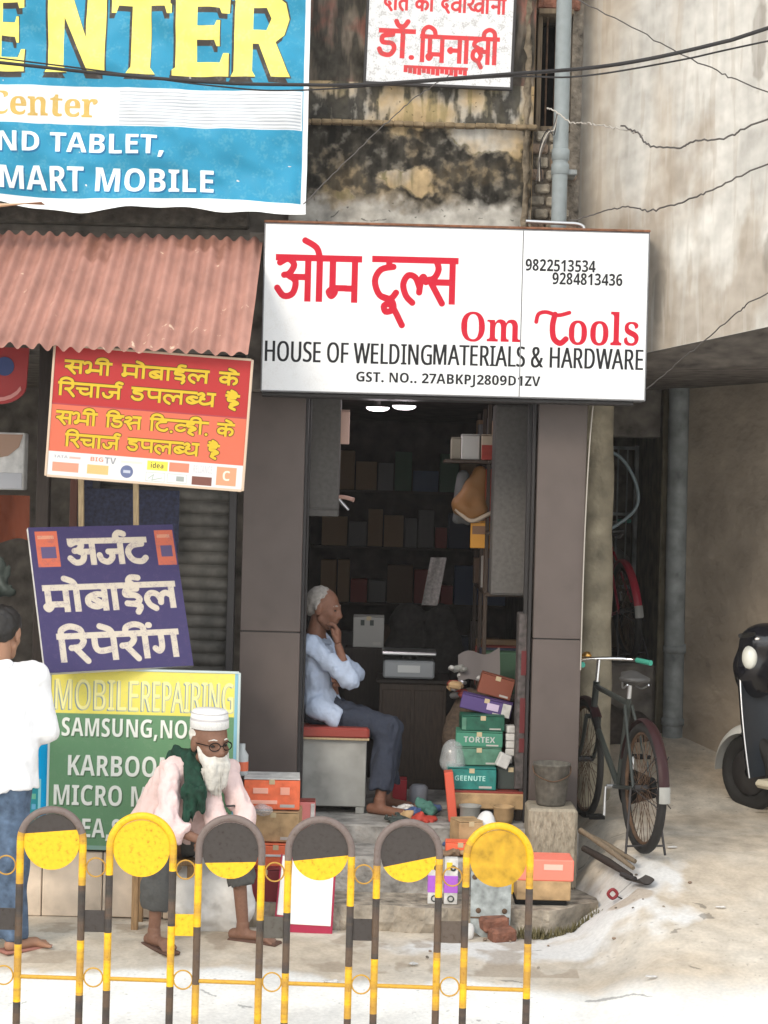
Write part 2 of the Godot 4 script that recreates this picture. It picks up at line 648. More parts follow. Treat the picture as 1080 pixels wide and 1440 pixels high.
# Devanagari letters as strokes: [advance, strokes]; y 0 is the head line, y 1 the foot
var DEV := {
	"aa": [0.32, [[[.14, 0], [.14, 1]]]],
	"ii": [0.34, [[[.14, 0], [.14, 1]], [[.14, 0], [.1, -.26], [-.1, -.36], [-.3, -.24], [-.32, 0]]]],
	"i": [0.28, [[[.12, 0], [.12, 1]], [[.12, 0], [.14, -.24], [.34, -.38], [.58, -.26], [.64, -.02]]]],
	"o": [0.32, [[[.14, 0], [.14, 1]], [[.14, 0], [.06, -.22], [-.16, -.36]]]],
	"e": [0.0, [[[-.14, 0], [-.22, -.2], [-.44, -.34]]]],
	"ai": [0.0, [[[-.14, 0], [-.2, -.22], [-.38, -.38]], [[-.24, 0], [-.34, -.14], [-.54, -.26]]]],
	"candra": [0.32, [[[.14, 0], [.14, 1]], [[-.08, -.36], [.0, -.2], [.16, -.18], [.28, -.36]]]],
	"reph": [0.0, [[[-.16, 0], [-.26, -.16], [-.16, -.32], [-.0, -.26]]]],
	"dot": [0.0, [[[-.08, -.3], [-.06, -.3]]]],
	"dotlow": [0.22, [[[.1, .95], [.12, .95]]]],
	"uu": [0.0, [[[-.42, .86], [-.2, .95], [-.16, 1.14], [-.34, 1.2], [-.38, 1.06], [-.2, 1.06], [.06, 1.5]]]],
	"ma": [0.8, [[[.14, 0], [.14, .7]], [[.14, .7], [.06, .76], [.12, .86], [.2, .76], [.14, .68], [.64, .68]], [[.64, 0], [.64, 1]]]],
	"Ta": [0.7, [[[.42, 0], [.42, .16]], [[.52, .17], [.22, .24], [.08, .5], [.2, .82], [.46, .9], [.6, .76]]]],
	"la": [0.94, [[[.8, 0], [.8, 1]], [[.8, .5], [.64, .36], [.5, .46], [.46, .74]], [[.47, .64], [.36, .4], [.18, .36], [.07, .56], [.14, .82], [.3, .98]]]],
	"lahalf": [0.56, [[[.62, .5], [.56, .38], [.5, .46], [.46, .74]], [[.47, .64], [.36, .4], [.18, .36], [.07, .56], [.14, .82], [.3, .98]]]],
	"sa": [0.84, [[[.3, 0], [.36, .2], [.26, .4], [.08, .46]], [[.14, .44], [.46, .98]], [[.28, .5], [.7, .5]], [[.7, 0], [.7, 1]]]],
	"ra": [0.5, [[[.3, 0], [.37, .2], [.26, .42], [.06, .46]], [[.14, .45], [.42, .98]]]],
	"ja": [0.86, [[[.72, 0], [.72, 1]], [[.72, .46], [.34, .46]], [[.42, .46], [.44, .7], [.3, .88], [.12, .8], [.06, .6]]]],
	"ba": [0.74, [[[.6, 0], [.6, 1]], [[.6, .36], [.36, .32], [.14, .46], [.14, .7], [.34, .82], [.54, .72], [.6, .56]], [[.2, .42], [.52, .72]]]],
	"bahalf": [0.56, [[[.54, .36], [.34, .32], [.14, .46], [.14, .7], [.34, .82], [.56, .68]], [[.2, .42], [.5, .72]]]],
	"va": [0.74, [[[.6, 0], [.6, 1]], [[.6, .36], [.36, .32], [.14, .46], [.14, .7], [.34, .82], [.54, .72], [.6, .56]]]],
	"vahalf": [0.52, [[[.54, .36], [.34, .32], [.14, .46], [.14, .7], [.34, .82], [.54, .68]]]],
	"I": [0.66, [[[.46, 0], [.46, .14]], [[.46, .15], [.18, .18], [.14, .38], [.4, .42], [.52, .58], [.4, .76], [.16, .74]], [[.34, .76], [.52, .88], [.44, 1.1]], [[.4, 0], [.26, -.16], [.34, -.32], [.54, -.3]]]],
	"bha": [0.88, [[[.74, 0], [.74, 1]], [[.02, .12], [.14, .0], [.28, .1], [.27, .5], [.24, .68]], [[.24, .68], [.12, .74], [.16, .84], [.26, .74], [.24, .64], [.74, .64]]]],
	"ka": [0.88, [[[.44, 0], [.44, 1]], [[.44, .42], [.26, .32], [.09, .46], [.12, .68], [.3, .74], [.44, .56]], [[.44, .48], [.6, .34], [.76, .46], [.76, .7], [.66, .84]]]],
	"cha": [0.82, [[[.68, 0], [.68, 1]], [[.06, .36], [.5, .36]], [[.2, .38], [.22, .64], [.42, .78], [.68, .62]]]],
	"u": [0.64, [[[.46, 0], [.46, .13]], [[.46, .14], [.16, .18], [.14, .36], [.4, .42], [.5, .6], [.4, .84], [.18, .84], [.06, .68]]]],
	"pa": [0.74, [[[.6, 0], [.6, 1]], [[.14, 0], [.14, .44], [.26, .62], [.6, .54]]]],
	"dha": [0.8, [[[.66, 0], [.66, 1]], [[.04, .1], [.18, .0], [.28, .14], [.14, .34], [.3, .42]], [[.2, .4], [.1, .62], [.26, .82], [.52, .74], [.66, .56]]]],
	"ha": [0.64, [[[.44, 0], [.44, .14]], [[.44, .15], [.16, .18], [.16, .38], [.4, .4], [.46, .54], [.26, .66]], [[.4, .42], [.56, .56], [.36, .74], [.22, .88], [.44, 1.06]]]],
	"Da": [0.62, [[[.44, 0], [.44, .13]], [[.44, .14], [.14, .2], [.14, .42], [.42, .46], [.5, .66], [.36, .88], [.12, .84], [.04, .68]]]],
	"sha": [0.86, [[[.74, 0], [.74, 1]], [[.1, .1], [.26, .04], [.34, .18], [.2, .36], [.06, .42]], [[.14, .42], [.36, .96]], [[.28, .56], [.5, .44], [.74, .44]]]],
	"ga": [0.66, [[[.2, 0], [.2, .54], [.12, .72], [.03, .62]], [[.52, 0], [.52, 1]]]],
	"da": [0.6, [[[.4, 0], [.4, .16]], [[.4, .17], [.16, .26], [.1, .5], [.26, .68], [.42, .58], [.34, .46]], [[.3, .68], [.5, 1.0]]]],
	"ta": [0.66, [[[.52, 0], [.52, 1]], [[.52, .38], [.28, .34], [.1, .5], [.14, .78], [.28, .96]]]],
	"kha": [1.1, [[[.3, 0], [.35, .18], [.24, .38], [.06, .42]], [[.12, .42], [.26, .7], [.46, .78]], [[.96, 0], [.96, 1]], [[.96, .36], [.74, .32], [.52, .46], [.52, .7], [.72, .82], [.96, .58]]]],
	"na": [0.7, [[[.56, 0], [.56, 1]], [[.56, .5], [.2, .5]], [[.2, .44], [.14, .5], [.2, .56]]]],
	"A": [0.88, [[[.1, .12], [.28, .03], [.42, .16], [.32, .36], [.2, .4]], [[.28, .4], [.46, .54], [.4, .82], [.2, .88], [.05, .7]], [[.34, .44], [.74, .44]], [[.74, 0], [.74, 1]]]],
	"O": [1.16, [[[.1, .12], [.28, .03], [.42, .16], [.32, .36], [.2, .4]], [[.28, .4], [.46, .54], [.4, .82], [.2, .88], [.05, .7]], [[.34, .44], [.74, .44]], [[.74, 0], [.74, 1]], [[1.0, 0], [1.0, 1]], [[1.0, 0], [.92, -.24], [.66, -.4]]]],
	"ksha": [0.84, [[[.7, 0], [.7, 1]], [[.44, 0], [.2, .1], [.14, .26], [.34, .38]], [[.44, .4], [.14, .48], [.1, .74], [.3, .86], [.42, .66], [.34, .5]], [[.44, .5], [.7, .5]], [[.3, .86], [.44, 1.1]]]],
	" ": [0.4, []],
}

var OPEN := {"bha": .46, "dha": .4, "sha": .4}      # letters whose head line is broken at the left

# letters: names in order; r: left, head line, width, foot height of the layout; words are parted by " "
func dev(im: Image, letters: Array, r: Rect2, w: float, c: Color, outline := 0.0, oc := Color.BLACK, lean := 0.0):
	var adv := 0.0
	for l in letters:
		adv += DEV[l][0]
	var sx := r.size.x / adv
	for pass_ in (2 if outline > 0.0 else 1):
		var width := w + (outline * 2.0 if outline > 0.0 and pass_ == 0 else 0.0)
		var col := oc if outline > 0.0 and pass_ == 0 else c
		var x := 0.0
		var start := 0.0
		for i in letters.size() + 1:
			if i == letters.size() or letters[i] == " " or OPEN.has(letters[i]):
				if x > start:
					stroke(im, [r.position + Vector2(start * sx, 0), r.position + Vector2(x * sx, 0)], width, col, true)
				start = x
				if i == letters.size():
					continue
				if letters[i] == " ":
					x += DEV[" "][0]
					start = x
					continue
				start = x + OPEN[letters[i]]
			for s in DEV[letters[i]][1]:
				var p := []
				for k in s:
					p.append(Vector2(k[0], k[1]))
				if p.size() > 2:
					p = smooth_path(p, 4)
				var q := []
				for v in p:
					q.append(r.position + Vector2((x + v.x) * sx - lean * v.y * r.size.y, v.y * r.size.y))
				stroke(im, q, width, col, p.size() == 2 and s[0][1] == 0)
			x += DEV[letters[i]][0]

# block capitals with small spurs, drawn by hand for the banner
func block_letter(im: Image, ch: String, r: Rect2, c: Color, offs := Vector2.ZERO):
	var S := {
		"E": [[[0, 0], [1, 0], [1, .24], [.86, .24], [.82, .17], [.44, .17], [.44, .4], [.74, .4], [.78, .33], [.84, .33], [.84, .64], [.78, .64], [.74, .57], [.44, .57], [.44, .83], [.84, .83], [.9, .72], [1, .72], [1, 1], [0, 1], [0, .93], [.06, .9], [.06, .1], [0, .07]]],
		"N": [[[0, 0], [.4, 0], [.68, .58], [.68, 0], [1, 0], [1, 1], [.72, 1], [.32, .34], [.32, .93], [.38, 1], [0, 1], [.05, .93], [.05, .07]]],
		"T": [[[0, 0], [1, 0], [1, .26], [.92, .26], [.88, .17], [.66, .17], [.66, .92], [.74, 1], [.26, 1], [.34, .92], [.34, .17], [.12, .17], [.08, .26], [0, .26]]],
		"R": [[[0, 0], [.7, 0], [.9, .1], [.96, .28], [.88, .48], [.74, .57], [.95, .93], [1, 1], [.68, 1], [.46, .6], [.36, .6], [.36, .93], [.42, 1], [0, 1], [.05, .93], [.05, .07]], [[.36, .16], [.58, .16], [.66, .28], [.58, .43], [.36, .43]]],
	}
	var polys := []
	for p in S[ch]:
		var q := PackedVector2Array()
		for v in p:
			q.append(r.position + offs + Vector2(v[0] * r.size.x, v[1] * r.size.y))
		polys.append(q)
	fill(im, polys, c)
# ---------------------------------------------------------------- bodies: smooth union of tapered capsules and ellipsoids, meshed as surface nets
func cap(a: Vector3, b: Vector3, ra: float, rb: float) -> Array:
	return [0, a, b, ra, rb]

# the same with the far end cut off square: hems, cuffs, trouser legs
func cut(a: Vector3, b: Vector3, ra: float, rb: float) -> Array:
	return [2, a, b, ra, rb]

func ell(c: Vector3, r: Vector3, basis := Basis()) -> Array:
	return [1, c, r, basis.inverse()]

# joins the surface of `parts` to the SurfaceTool; k: how softly they blend; wob: cloth folds [amount, noise]
func flesh(st: SurfaceTool, parts: Array, k: float, cell: float, wob = null):
	var lo := Vector3(1e9, 1e9, 1e9)
	var hi := -lo
	var boxes := []
	for p in parts:
		var a: Vector3
		var b: Vector3
		if p[0] != 1:
			var r: float = maxf(p[3], p[4])
			a = p[1].min(p[2]) - Vector3(r, r, r)
			b = p[1].max(p[2]) + Vector3(r, r, r)
		else:
			var r: float = maxf(p[2].x, maxf(p[2].y, p[2].z))
			a = p[1] - Vector3(r, r, r)
			b = p[1] + Vector3(r, r, r)
		var mgn := k * 4.0 + cell * 1.5
		a -= Vector3(mgn, mgn, mgn)
		b += Vector3(mgn, mgn, mgn)
		boxes.append([a, b])
		lo = lo.min(a)
		hi = hi.max(b)
	var nx := int((hi.x - lo.x) / cell) + 2
	var ny := int((hi.y - lo.y) / cell) + 2
	var nz := int((hi.z - lo.z) / cell) + 2
	var f := PackedFloat32Array()
	f.resize(nx * ny * nz)
	for n in parts.size():
		var p = parts[n]
		var i0 := Vector3i(((boxes[n][0] - lo) / cell).floor())
		var i1 := Vector3i(((boxes[n][1] - lo) / cell).ceil())
		var kind: int = p[0]
		var a: Vector3 = p[1]
		var ba := Vector3.ZERO
		var l2 := 1.0
		var ra := 0.0
		var rb := 0.0
		var er := Vector3.ONE
		var inv := Basis()
		var em := 1.0
		if kind != 1:
			ba = p[2] - a
			l2 = maxf(ba.length_squared(), 1e-9)
			ra = p[3]
			rb = p[4]
		else:
			er = p[2]
			inv = p[3]
			em = minf(er.x, minf(er.y, er.z))
		for z in range(maxi(0, i0.z), mini(nz, i1.z)):
			for y in range(maxi(0, i0.y), mini(ny, i1.y)):
				var row := (z * ny + y) * nx
				for x in range(maxi(0, i0.x), mini(nx, i1.x)):
					var q := lo + Vector3(x, y, z) * cell - a
					var d: float
					if kind != 1:
						var hh := q.dot(ba) / l2
						var h := clampf(hh, 0.0, 1.0)
						d = (q - ba * h).length() - lerpf(ra, rb, h)
						if kind == 2:
							d = maxf(d, (hh - 1.0) * sqrt(l2))
					else:
						var e := (inv * q) / er
						var len0 := e.length()
						var grad := (e / er).length()
						d = len0 * (len0 - 1.0) / maxf(grad, 1e-6) if len0 > 0.2 else -em * 0.8
					f[row + x] += exp(clampf(-d / k, -30.0, 30.0))
	for i in f.size():
		f[i] = -k * log(maxf(f[i], 1e-13))
	if wob:
		var am: float = wob[0]
		var nn: FastNoiseLite = wob[1]
		var sc: Vector3 = wob[2] if wob.size() > 2 else Vector3.ONE
		for z in nz:
			for y in ny:
				var row := (z * ny + y) * nx
				for x in nx:
					var d := f[row + x]
					if absf(d) < cell * 3.0:
						f[row + x] = d + am * nn.get_noise_3dv((lo + Vector3(x, y, z) * cell) * sc)
	# surface nets
	var vid := {}
	var verts := PackedVector3Array()
	var offs := [0, 1, nx, nx + 1, nx * ny, nx * ny + 1, nx * ny + nx, nx * ny + nx + 1]
	for z in nz - 1:
		for y in ny - 1:
			var row := (z * ny + y) * nx
			for x in nx - 1:
				var i := row + x
				var s0 := f[i] < 0.0
				var same := true
				for o in 7:
					if (f[i + offs[o + 1]] < 0.0) != s0:
						same = false
						break
				if same:
					continue
				var sum := Vector3.ZERO
				var cnt := 0
				for e in [[0, 1], [2, 3], [4, 5], [6, 7], [0, 2], [1, 3], [4, 6], [5, 7], [0, 4], [1, 5], [2, 6], [3, 7]]:
					var fa := f[i + offs[e[0]]]
					var fb := f[i + offs[e[1]]]
					if (fa < 0.0) != (fb < 0.0):
						var t := fa / (fa - fb)
						var pa := Vector3(e[0] & 1, (e[0] >> 1) & 1, e[0] >> 2)
						var pb := Vector3(e[1] & 1, (e[1] >> 1) & 1, e[1] >> 2)
						sum += pa.lerp(pb, t)
						cnt += 1
				vid[i] = verts.size()
				verts.append(lo + (Vector3(x, y, z) + sum / cnt) * cell)
	st.set_smooth_group(1)
	for i in vid:
		for ax in 3:
			var st1: int = [1, nx, nx * ny][ax]
			var o1: int = [nx, nx * ny, 1][ax]
			var o2: int = [nx * ny, 1, nx][ax]
			if (f[i] < 0.0) == (f[i + st1] < 0.0):
				continue
			if not (vid.has(i - o1) and vid.has(i - o2) and vid.has(i - o1 - o2)):
				continue
			var a: Vector3 = verts[vid[i]]
			var b: Vector3 = verts[vid[i - o1]]
			var c: Vector3 = verts[vid[i - o1 - o2]]
			var d: Vector3 = verts[vid[i - o2]]
			if f[i] < 0.0:
				tri(st, a, c, b)
				tri(st, a, d, c)
			else:
				tri(st, a, b, c)
				tri(st, a, c, d)
	st.set_smooth_group(-1)

# a head that looks along +z of the frame x (origin between the ears); size: 1 = 0.23 m from chin to crown
func head_parts(x: Transform3D, s := 1.0) -> Array:
	var P := func(a: float, b: float, c: float) -> Vector3: return x * (Vector3(a, b, c) * s)
	var B := x.basis
	var o := []
	o.append(ell(P.call(0, .035, -.012), Vector3(.074, .085, .092) * s, B))       # skull
	o.append(ell(P.call(0, -.03, .03), Vector3(.058, .078, .058) * s, B))          # face
	o.append(cap(P.call(-.022, -.092, .05), P.call(.022, -.092, .05), .022 * s, .022 * s))   # chin
	o.append(cap(P.call(-.05, -.06, .005), P.call(-.02, -.092, .045), .018 * s, .018 * s))
	o.append(cap(P.call(.05, -.06, .005), P.call(.02, -.092, .045), .018 * s, .018 * s))
	o.append(cap(P.call(0, .012, .088), P.call(0, -.026, .106), .009 * s, .013 * s))     # nose
	o.append(cap(P.call(-.012, -.032, .094), P.call(.012, -.032, .094), .009 * s, .009 * s))
	o.append(cap(P.call(-.036, .022, .074), P.call(-.012, .024, .082), .01 * s, .009 * s))     # brows
	o.append(cap(P.call(.036, .022, .074), P.call(.012, .024, .082), .01 * s, .009 * s))
	o.append(cap(P.call(-.04, -.022, .062), P.call(-.03, -.028, .07), .016 * s, .014 * s))    # cheeks
	o.append(cap(P.call(.04, -.022, .062), P.call(.03, -.028, .07), .016 * s, .014 * s))
	o.append(cap(P.call(-.016, -.058, .083), P.call(.016, -.058, .083), .008 * s, .008 * s))   # lips
	o.append(cap(P.call(-.014, -.068, .08), P.call(.014, -.068, .08), .008 * s, .008 * s))
	for e in [-1, 1]:                                                                # ears
		o.append(ell(P.call(.077 * e, -.005, -.008), Vector3(.01, .032, .02) * s, B))
	return o

# an open hand: wrist at the frame's origin, fingers along +y, palm looks to +z, thumb to the side `side` of x; curl in radians per joint
func hand_parts(x: Transform3D, side: float, curl := 0.35) -> Array:
	var o := []
	o.append(cap(x * Vector3(-.022, .02, 0), x * Vector3(-.028, .08, 0), .015, .012))
	o.append(cap(x * Vector3(.0, .015, 0), x * Vector3(.0, .085, 0), .016, .012))
	o.append(cap(x * Vector3(.022, .02, 0), x * Vector3(.028, .078, 0), .015, .012))
	var lens := [.07, .08, .074, .058]
	for k in 4:
		var px := (-.03 + .02 * k) * -side
		var p := Vector3(px, .085 if k < 3 else .078, 0)
		var an := curl
		var l: float = lens[k]
		for j in 3:
			var dir := Vector3(px * .9, cos(an), sin(an)).normalized()
			var q: Vector3 = p + dir * l * [0.45, 0.32, 0.25][j]
			o.append(cap(x * p, x * q, .0088 - .0006 * j, .0082 - .0006 * j))
			p = q
			an += curl
	var t0 := Vector3(.022 * side, .02, .004)
	var t1 := Vector3(.045 * side, .05, .016)
	var t2 := Vector3(.046 * side, .08, .026)
	o.append(cap(x * t0, x * t1, .013, .0105))
	o.append(cap(x * t1, x * t2, .0105, .009))
	return o

# a frame whose +y runs along dir and whose +z turns towards face
func frame(at: Vector3, dir: Vector3, face: Vector3) -> Transform3D:
	var y := dir.normalized()
	var z := (face - y * face.dot(y)).normalized()
	return Transform3D(Basis(y.cross(z), y, z), at)
# ---------------------------------------------------------------- the hardware shop
func build_shop():
	var t := thing("hardware_shop", "narrow hardware shop with two grey-brown panelled pillars and stone steps", "shop")
	var st := mb()
	span(st, Vector3(-.79, -.6, -5.2), Vector3(1.13, .02, .15), .008)
	put("floor_slab", st, M.concrete, t)
	st = mb()
	span(st, Vector3(-.5, -.6, .152), Vector3(.64, -.08, .56), .012)
	put("step", st, M.concrete, t)
	# lower step: long slab with a broken, dirty front
	st = mb()
	var n := noise(41, 3.0, 4)
	var nx := 48
	for i in nx:
		var x0 := -.74 + 1.93 * i / nx
		var x1 := -.74 + 1.93 * (i + 1) / nx
		var fz := func(x: float, y: float) -> float: return .9 + n.get_noise_2d(x * 1.5, y * 3.0) * .05 - smoothstep(.9, 1.19, x) * .25
		for j in 4:
			var ya := -.6 + .33 * j / 4.0
			var yb := -.6 + .33 * (j + 1) / 4.0
			quad_out(st, Vector3(x0, ya, fz.call(x0, ya)), Vector3(x1, ya, fz.call(x1, ya)), Vector3(x1, yb, fz.call(x1, yb)), Vector3(x0, yb, fz.call(x0, yb)), Vector3((x0 + x1) / 2, (ya + yb) / 2, 0))
		quad_out(st, Vector3(x0, -.27, fz.call(x0, -.27)), Vector3(x1, -.27, fz.call(x1, -.27)), Vector3(x1, -.268, .0), Vector3(x0, -.268, .0), Vector3(x0, -1, .4))
	quad_out(st, Vector3(1.19, -.6, 0), Vector3(1.19, -.268, 0), Vector3(1.19, -.27, .64), Vector3(1.19, -.6, .64), Vector3(0, -.4, .3))
	put("step", st, M.concrete_dirty, t)
	# pillars: a core and two cladding panels each, with an open joint between them
	for p in [[-.793, -.455], [.857, 1.13]]:
		st = mb()
		span(st, Vector3(p[0] + .012, .021, -.34), Vector3(p[1] - .012, 2.42, -.012))
		var pl := put("pillar", st, M.core, t)
		for yy in [[.022, 1.066], [1.072, 2.415]]:
			st = mb()
			span(st, Vector3(p[0], yy[0], -.35), Vector3(p[1], yy[1], 0), .003)
			put("panel", st, M.pillar_panel, pl)
	st = mb()
	span(st, Vector3(1.131, -.6, -5.0), Vector3(1.145, 2.6, -.36))
	put("bounce_wall", st, M.concrete, t)  # pale skin added on the unseen lane side to bounce light into the lane
	# door frame strips inside the pillars
	for x in [.84, -.447]:
		st = mb()
		span(st, Vector3(x - .008, .021, -.12), Vector3(x + .008, 2.4, -.05), .002)
		span(st, Vector3(x - .03 if x > 0 else x + .008, .021, -.2), Vector3(x - .008 if x > 0 else x + .02, 2.4, -.13), .002)
		put("door_frame", st, M.dark_trim, t)
	st = mb()
	span(st, Vector3(-.793, 2.416, -.35), Vector3(1.13, 3.3, .1), .01)
	put("lintel", st, M.dark_wall, t)
	st = mb()
	span(st, Vector3(-.7, 2.388, -.06), Vector3(1.05, 2.414, .08), .006)     # rolled shutter box under the lintel
	put("shutter_box", st, M.dark_trim, t)
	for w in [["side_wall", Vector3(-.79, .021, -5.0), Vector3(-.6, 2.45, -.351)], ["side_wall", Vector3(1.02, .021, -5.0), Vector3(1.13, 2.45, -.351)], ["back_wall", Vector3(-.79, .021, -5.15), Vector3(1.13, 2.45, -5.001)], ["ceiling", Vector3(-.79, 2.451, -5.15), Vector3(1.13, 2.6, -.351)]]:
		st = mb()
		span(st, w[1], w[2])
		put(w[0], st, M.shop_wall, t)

# ---------------------------------------------------------------- the old building above it
func wall_picture() -> Image:
	# plaster with black mould, bare grey render at the foot and peeled ochre patches: 1.36 m by 1.66 m
	var w := 420
	var h := 512
	var na := noise(51, 2.2, 6)
	var nb := noise(52, 11.0, 5)
	var ns := noise(54, 6.0, 4)
	var nw := noise(56, 4.0, 4)
	var nr := folds(53, 2.6)
	var im := Image.create(w, h, false, Image.FORMAT_RGB8)
	var mould := Vector3(.03, .027, .022)
	var ochre := Vector3(.36, .265, .15)
	var grey := Vector3(.34, .32, .285)
	var moss := Vector3(.17, .145, .06)
	var red := Vector3(.2, .085, .065)
	for j in h:
		var y0 := 4.95 - 1.66 * j / h
		for i in w:
			var x0 := -.58 + 1.36 * i / w
			# ragged outlines: every patch is looked up at a shaken place
			var x := x0 + nw.get_noise_2d(x0, y0) * .09 + nb.get_noise_2d(x0 + 7.0, y0) * .03
			var y := y0 + nw.get_noise_2d(x0 + 20.0, y0) * .07 + nb.get_noise_2d(x0, y0 + 7.0) * .03
			var a := na.get_noise_2d(x0, y0)
			var b := nb.get_noise_2d(x0, y0)
			var run := ns.get_noise_2d(x0 * 2.2, y0 * .35)
			var col := ochre.lerp(grey, clampf(.4 + a * 1.6, 0, 1)) * (1.0 + b * .3)
			var m := 0.0
			if y0 < 3.93:
				m = 1.0
				for p in [[.5, 3.9, .2, .15, 1.0], [.1, 3.63, .2, .075, .75], [.06, 3.93, .13, .06, .8], [.66, 3.86, .07, .1, .7], [-.3, 3.55, .12, .05, .5]]:
					var e := 1.0 - Vector2((x - p[0]) / p[2], (y - p[1]) / p[3]).length()
					m -= clampf(e * 3.5, 0, 1) * p[4]
				m = clampf(m + run * .5 * (1.0 - m), 0, 1)
				col = col.lerp(moss, clampf((.12 - absf(m - .5)) * 6.0 + run * .6, 0, .8))
				m *= .9 + .25 * clampf(a + .4, 0, 1) - clampf(b * .5, 0, .25)
				var low := clampf((3.545 - y) * 12.0, 0, 1)                 # bare render at the foot
				var stone := grey * (1.0 + b * .4 + a * .5)
				if nr.get_noise_2d(x0 * 1.4, y0 * 2.0) > .9:
					stone *= .35
				col = col.lerp(stone, low)
				m *= 1.0 - low * .92
			elif y0 < 4.17:
				m = clampf((a * 2.4 + run * 1.2 + b * .6) * 1.3 + .35 - (x + .2) * .55, 0, .92)
				col = col.lerp(moss, clampf(run * 2.0, 0, .5))
				if nr.get_noise_2d(x0 * 1.6 + 3.0, y0 * 1.6) > .93:
					col *= .4
			else:
				col = Vector3(.14, .115, .09).lerp(red, clampf((a + .1) * 3.0, 0, .85)) * (1.0 + b * .5)
				m = clampf(.45 + run * 1.6 - a * .8 + b * .5, 0, .93)
			col = col.lerp(mould * (1.0 + clampf(b + run, -.5, 1.0)), clampf(m, 0, 1))
			im.set_pixel(i, j, Color(maxf(col.x, 0), maxf(col.y, 0), maxf(col.z, 0)).linear_to_srgb())
	return im

func build_old_building():
	var t := thing("old_building", "old upper storey with mould-blackened peeling plaster above the white shop sign", "building")
	var st := mb()
	span(st, Vector3(-9, 3.301, -6), Vector3(.77, 9, -.06))
	span(st, Vector3(-9, 2.6, -6), Vector3(-.8, 3.3, -.06))
	put("wall", st, M.dark_wall, t)
	# plastered face with uneven relief
	var n := noise(55, 3.0, 5)
	st = mb()
	var f := func(u: float, v: float) -> Vector3:
		var x := -.58 + 1.36 * u
		var y := 4.95 - 1.66 * v
		return Vector3(x, y, -.004 + n.get_noise_2d(x, y) * .022 + (.014 if y > 3.93 else 0.0))
	sheet(st, f, 60, 72)
	st.set_uv(Vector2(.99, .5))
	quad_out(st, Vector3(.78, 3.3, .03), Vector3(.78, 4.95, .03), Vector3(.78, 4.95, -.1), Vector3(.78, 3.3, -.1), Vector3(0, 4, 0))
	var m := print_mat("mouldy_plaster", wall_picture(), .95, .25)
	put("plaster_face", st, m, t)
	st = mb()
	var prof := []
	for i in 25:
		prof.append(Vector3(-.58 + 1.38 * i / 24.0, 3.935 + n.get_noise_1d(i * .3) * .008, .02))
	for i in 24:
		box(st, (prof[i] + prof[i + 1]) * .5, Vector3(1.38 / 24 + .001, .026, .075 + .012 * n.get_noise_1d(i * 2.0)), .006)
	put("ledge", st, mat("ledge_plaster", .3, .22, .13, .95, {"tex": "dirt", "scale": 1.5}), t)
	# end pier with a ragged corner, and the strip of bare brick beside it
	st = mb()
	var pf := func(u: float, v: float) -> Vector3:
		var y := 3.3 + 1.7 * v
		var a := -.4 + PI * u
		return Vector3(.738 + .03 * sin(a) + n.get_noise_2d(y * 3.0, 5.0 + u) * .02, y, -.03 - .06 * cos(a) * -1.0 + n.get_noise_2d(y * 4.0, 9.0 + u) * .02)
	sheet(st, pf, 6, 60)
	put("pier", st, mat("pier_plaster", .27, .215, .15, .95, {"tex": "dirt", "scale": 1.2, "normal": "bump", "nscale": 1.2}), t)
	st = mb()
	span(st, Vector3(.75, 3.3, -.5), Vector3(1.06, 3.94, -.125))
	span(st, Vector3(.78, 4.62, -.5), Vector3(1.06, 9, -.125))
	span(st, Vector3(1.0, 3.94, -.5), Vector3(1.06, 4.62, -.125))
	var bw := put("brick_strip", st, M.mortar, t)
	for row in 8:
		var y := 3.40 + row * .073
		var x := .762 + (.04 if row % 2 else 0.0)
		var k := 0
		while x < .96:
			var wd := (.085 if (k + row) % 2 else .11) + rng.randf_range(-.012, .012)
			st = mb()
			box(st, Vector3(x + wd / 2, y + rng.randf_range(-.004, .004), -.118), Vector3(wd - .014, .058 + rng.randf_range(-.008, .004), .05 + rng.randf_range(-.016, .016)), .009, Basis(Vector3.BACK, rng.randf_range(-.06, .06)))
			put("brick", st, M.brick_pale if rng.randf() < .7 else M.brick, bw)
			x += wd
			k += 1
	for row in 4:
		for k in 2:
			st = mb()
			box(st, Vector3(.85 + k * .13 + (row % 2) * .05, 4.66 + row * .075, -.118), Vector3(.115, .06, .05), .009, Basis(Vector3.BACK, rng.randf_range(-.05, .05)))
			put("brick", st, M.brick_red if rng.randf() < .6 else M.brick, bw)
	# small dark window in the strip
	st = mb()
	span(st, Vector3(.79, 3.94, -.45), Vector3(1.0, 4.6, -.40))
	var win := put("window", st, M.black, t)
	st = mb()
	span(st, Vector3(.802, 3.94, -.24), Vector3(.83, 4.6, -.14), .004)
	span(st, Vector3(.802, 4.6, -.3), Vector3(1.0, 4.63, -.08), .004)
	span(st, Vector3(.83, 3.945, -.2), Vector3(1.0, 3.975, -.13), .004)
	put("frame", st, M.old_wood, win)
	for i in 3:
		st = mb()
		tube(st, [Vector3(.86 + i * .05, 3.96, -.18), Vector3(.86 + i * .05, 4.6, -.18)], .006, 6)
		put("bar", st, M.rust_steel, win)
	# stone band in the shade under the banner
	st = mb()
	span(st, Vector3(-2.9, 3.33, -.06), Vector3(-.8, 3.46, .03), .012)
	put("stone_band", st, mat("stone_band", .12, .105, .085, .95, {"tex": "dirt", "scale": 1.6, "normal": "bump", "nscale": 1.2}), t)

	# grey drain pipe
	var p := thing("drain_pipe", "upright grey plastic drain pipe between the brick strip and the concrete wall", "pipe", Vector3(.93, 3.36, .1))
	st = mb()
	tube(st, [Vector3(0, 0, 0), Vector3(-.01, 5.0, 0)], .043, 18)
	put("pipe", st, M.pipe_grey, p)
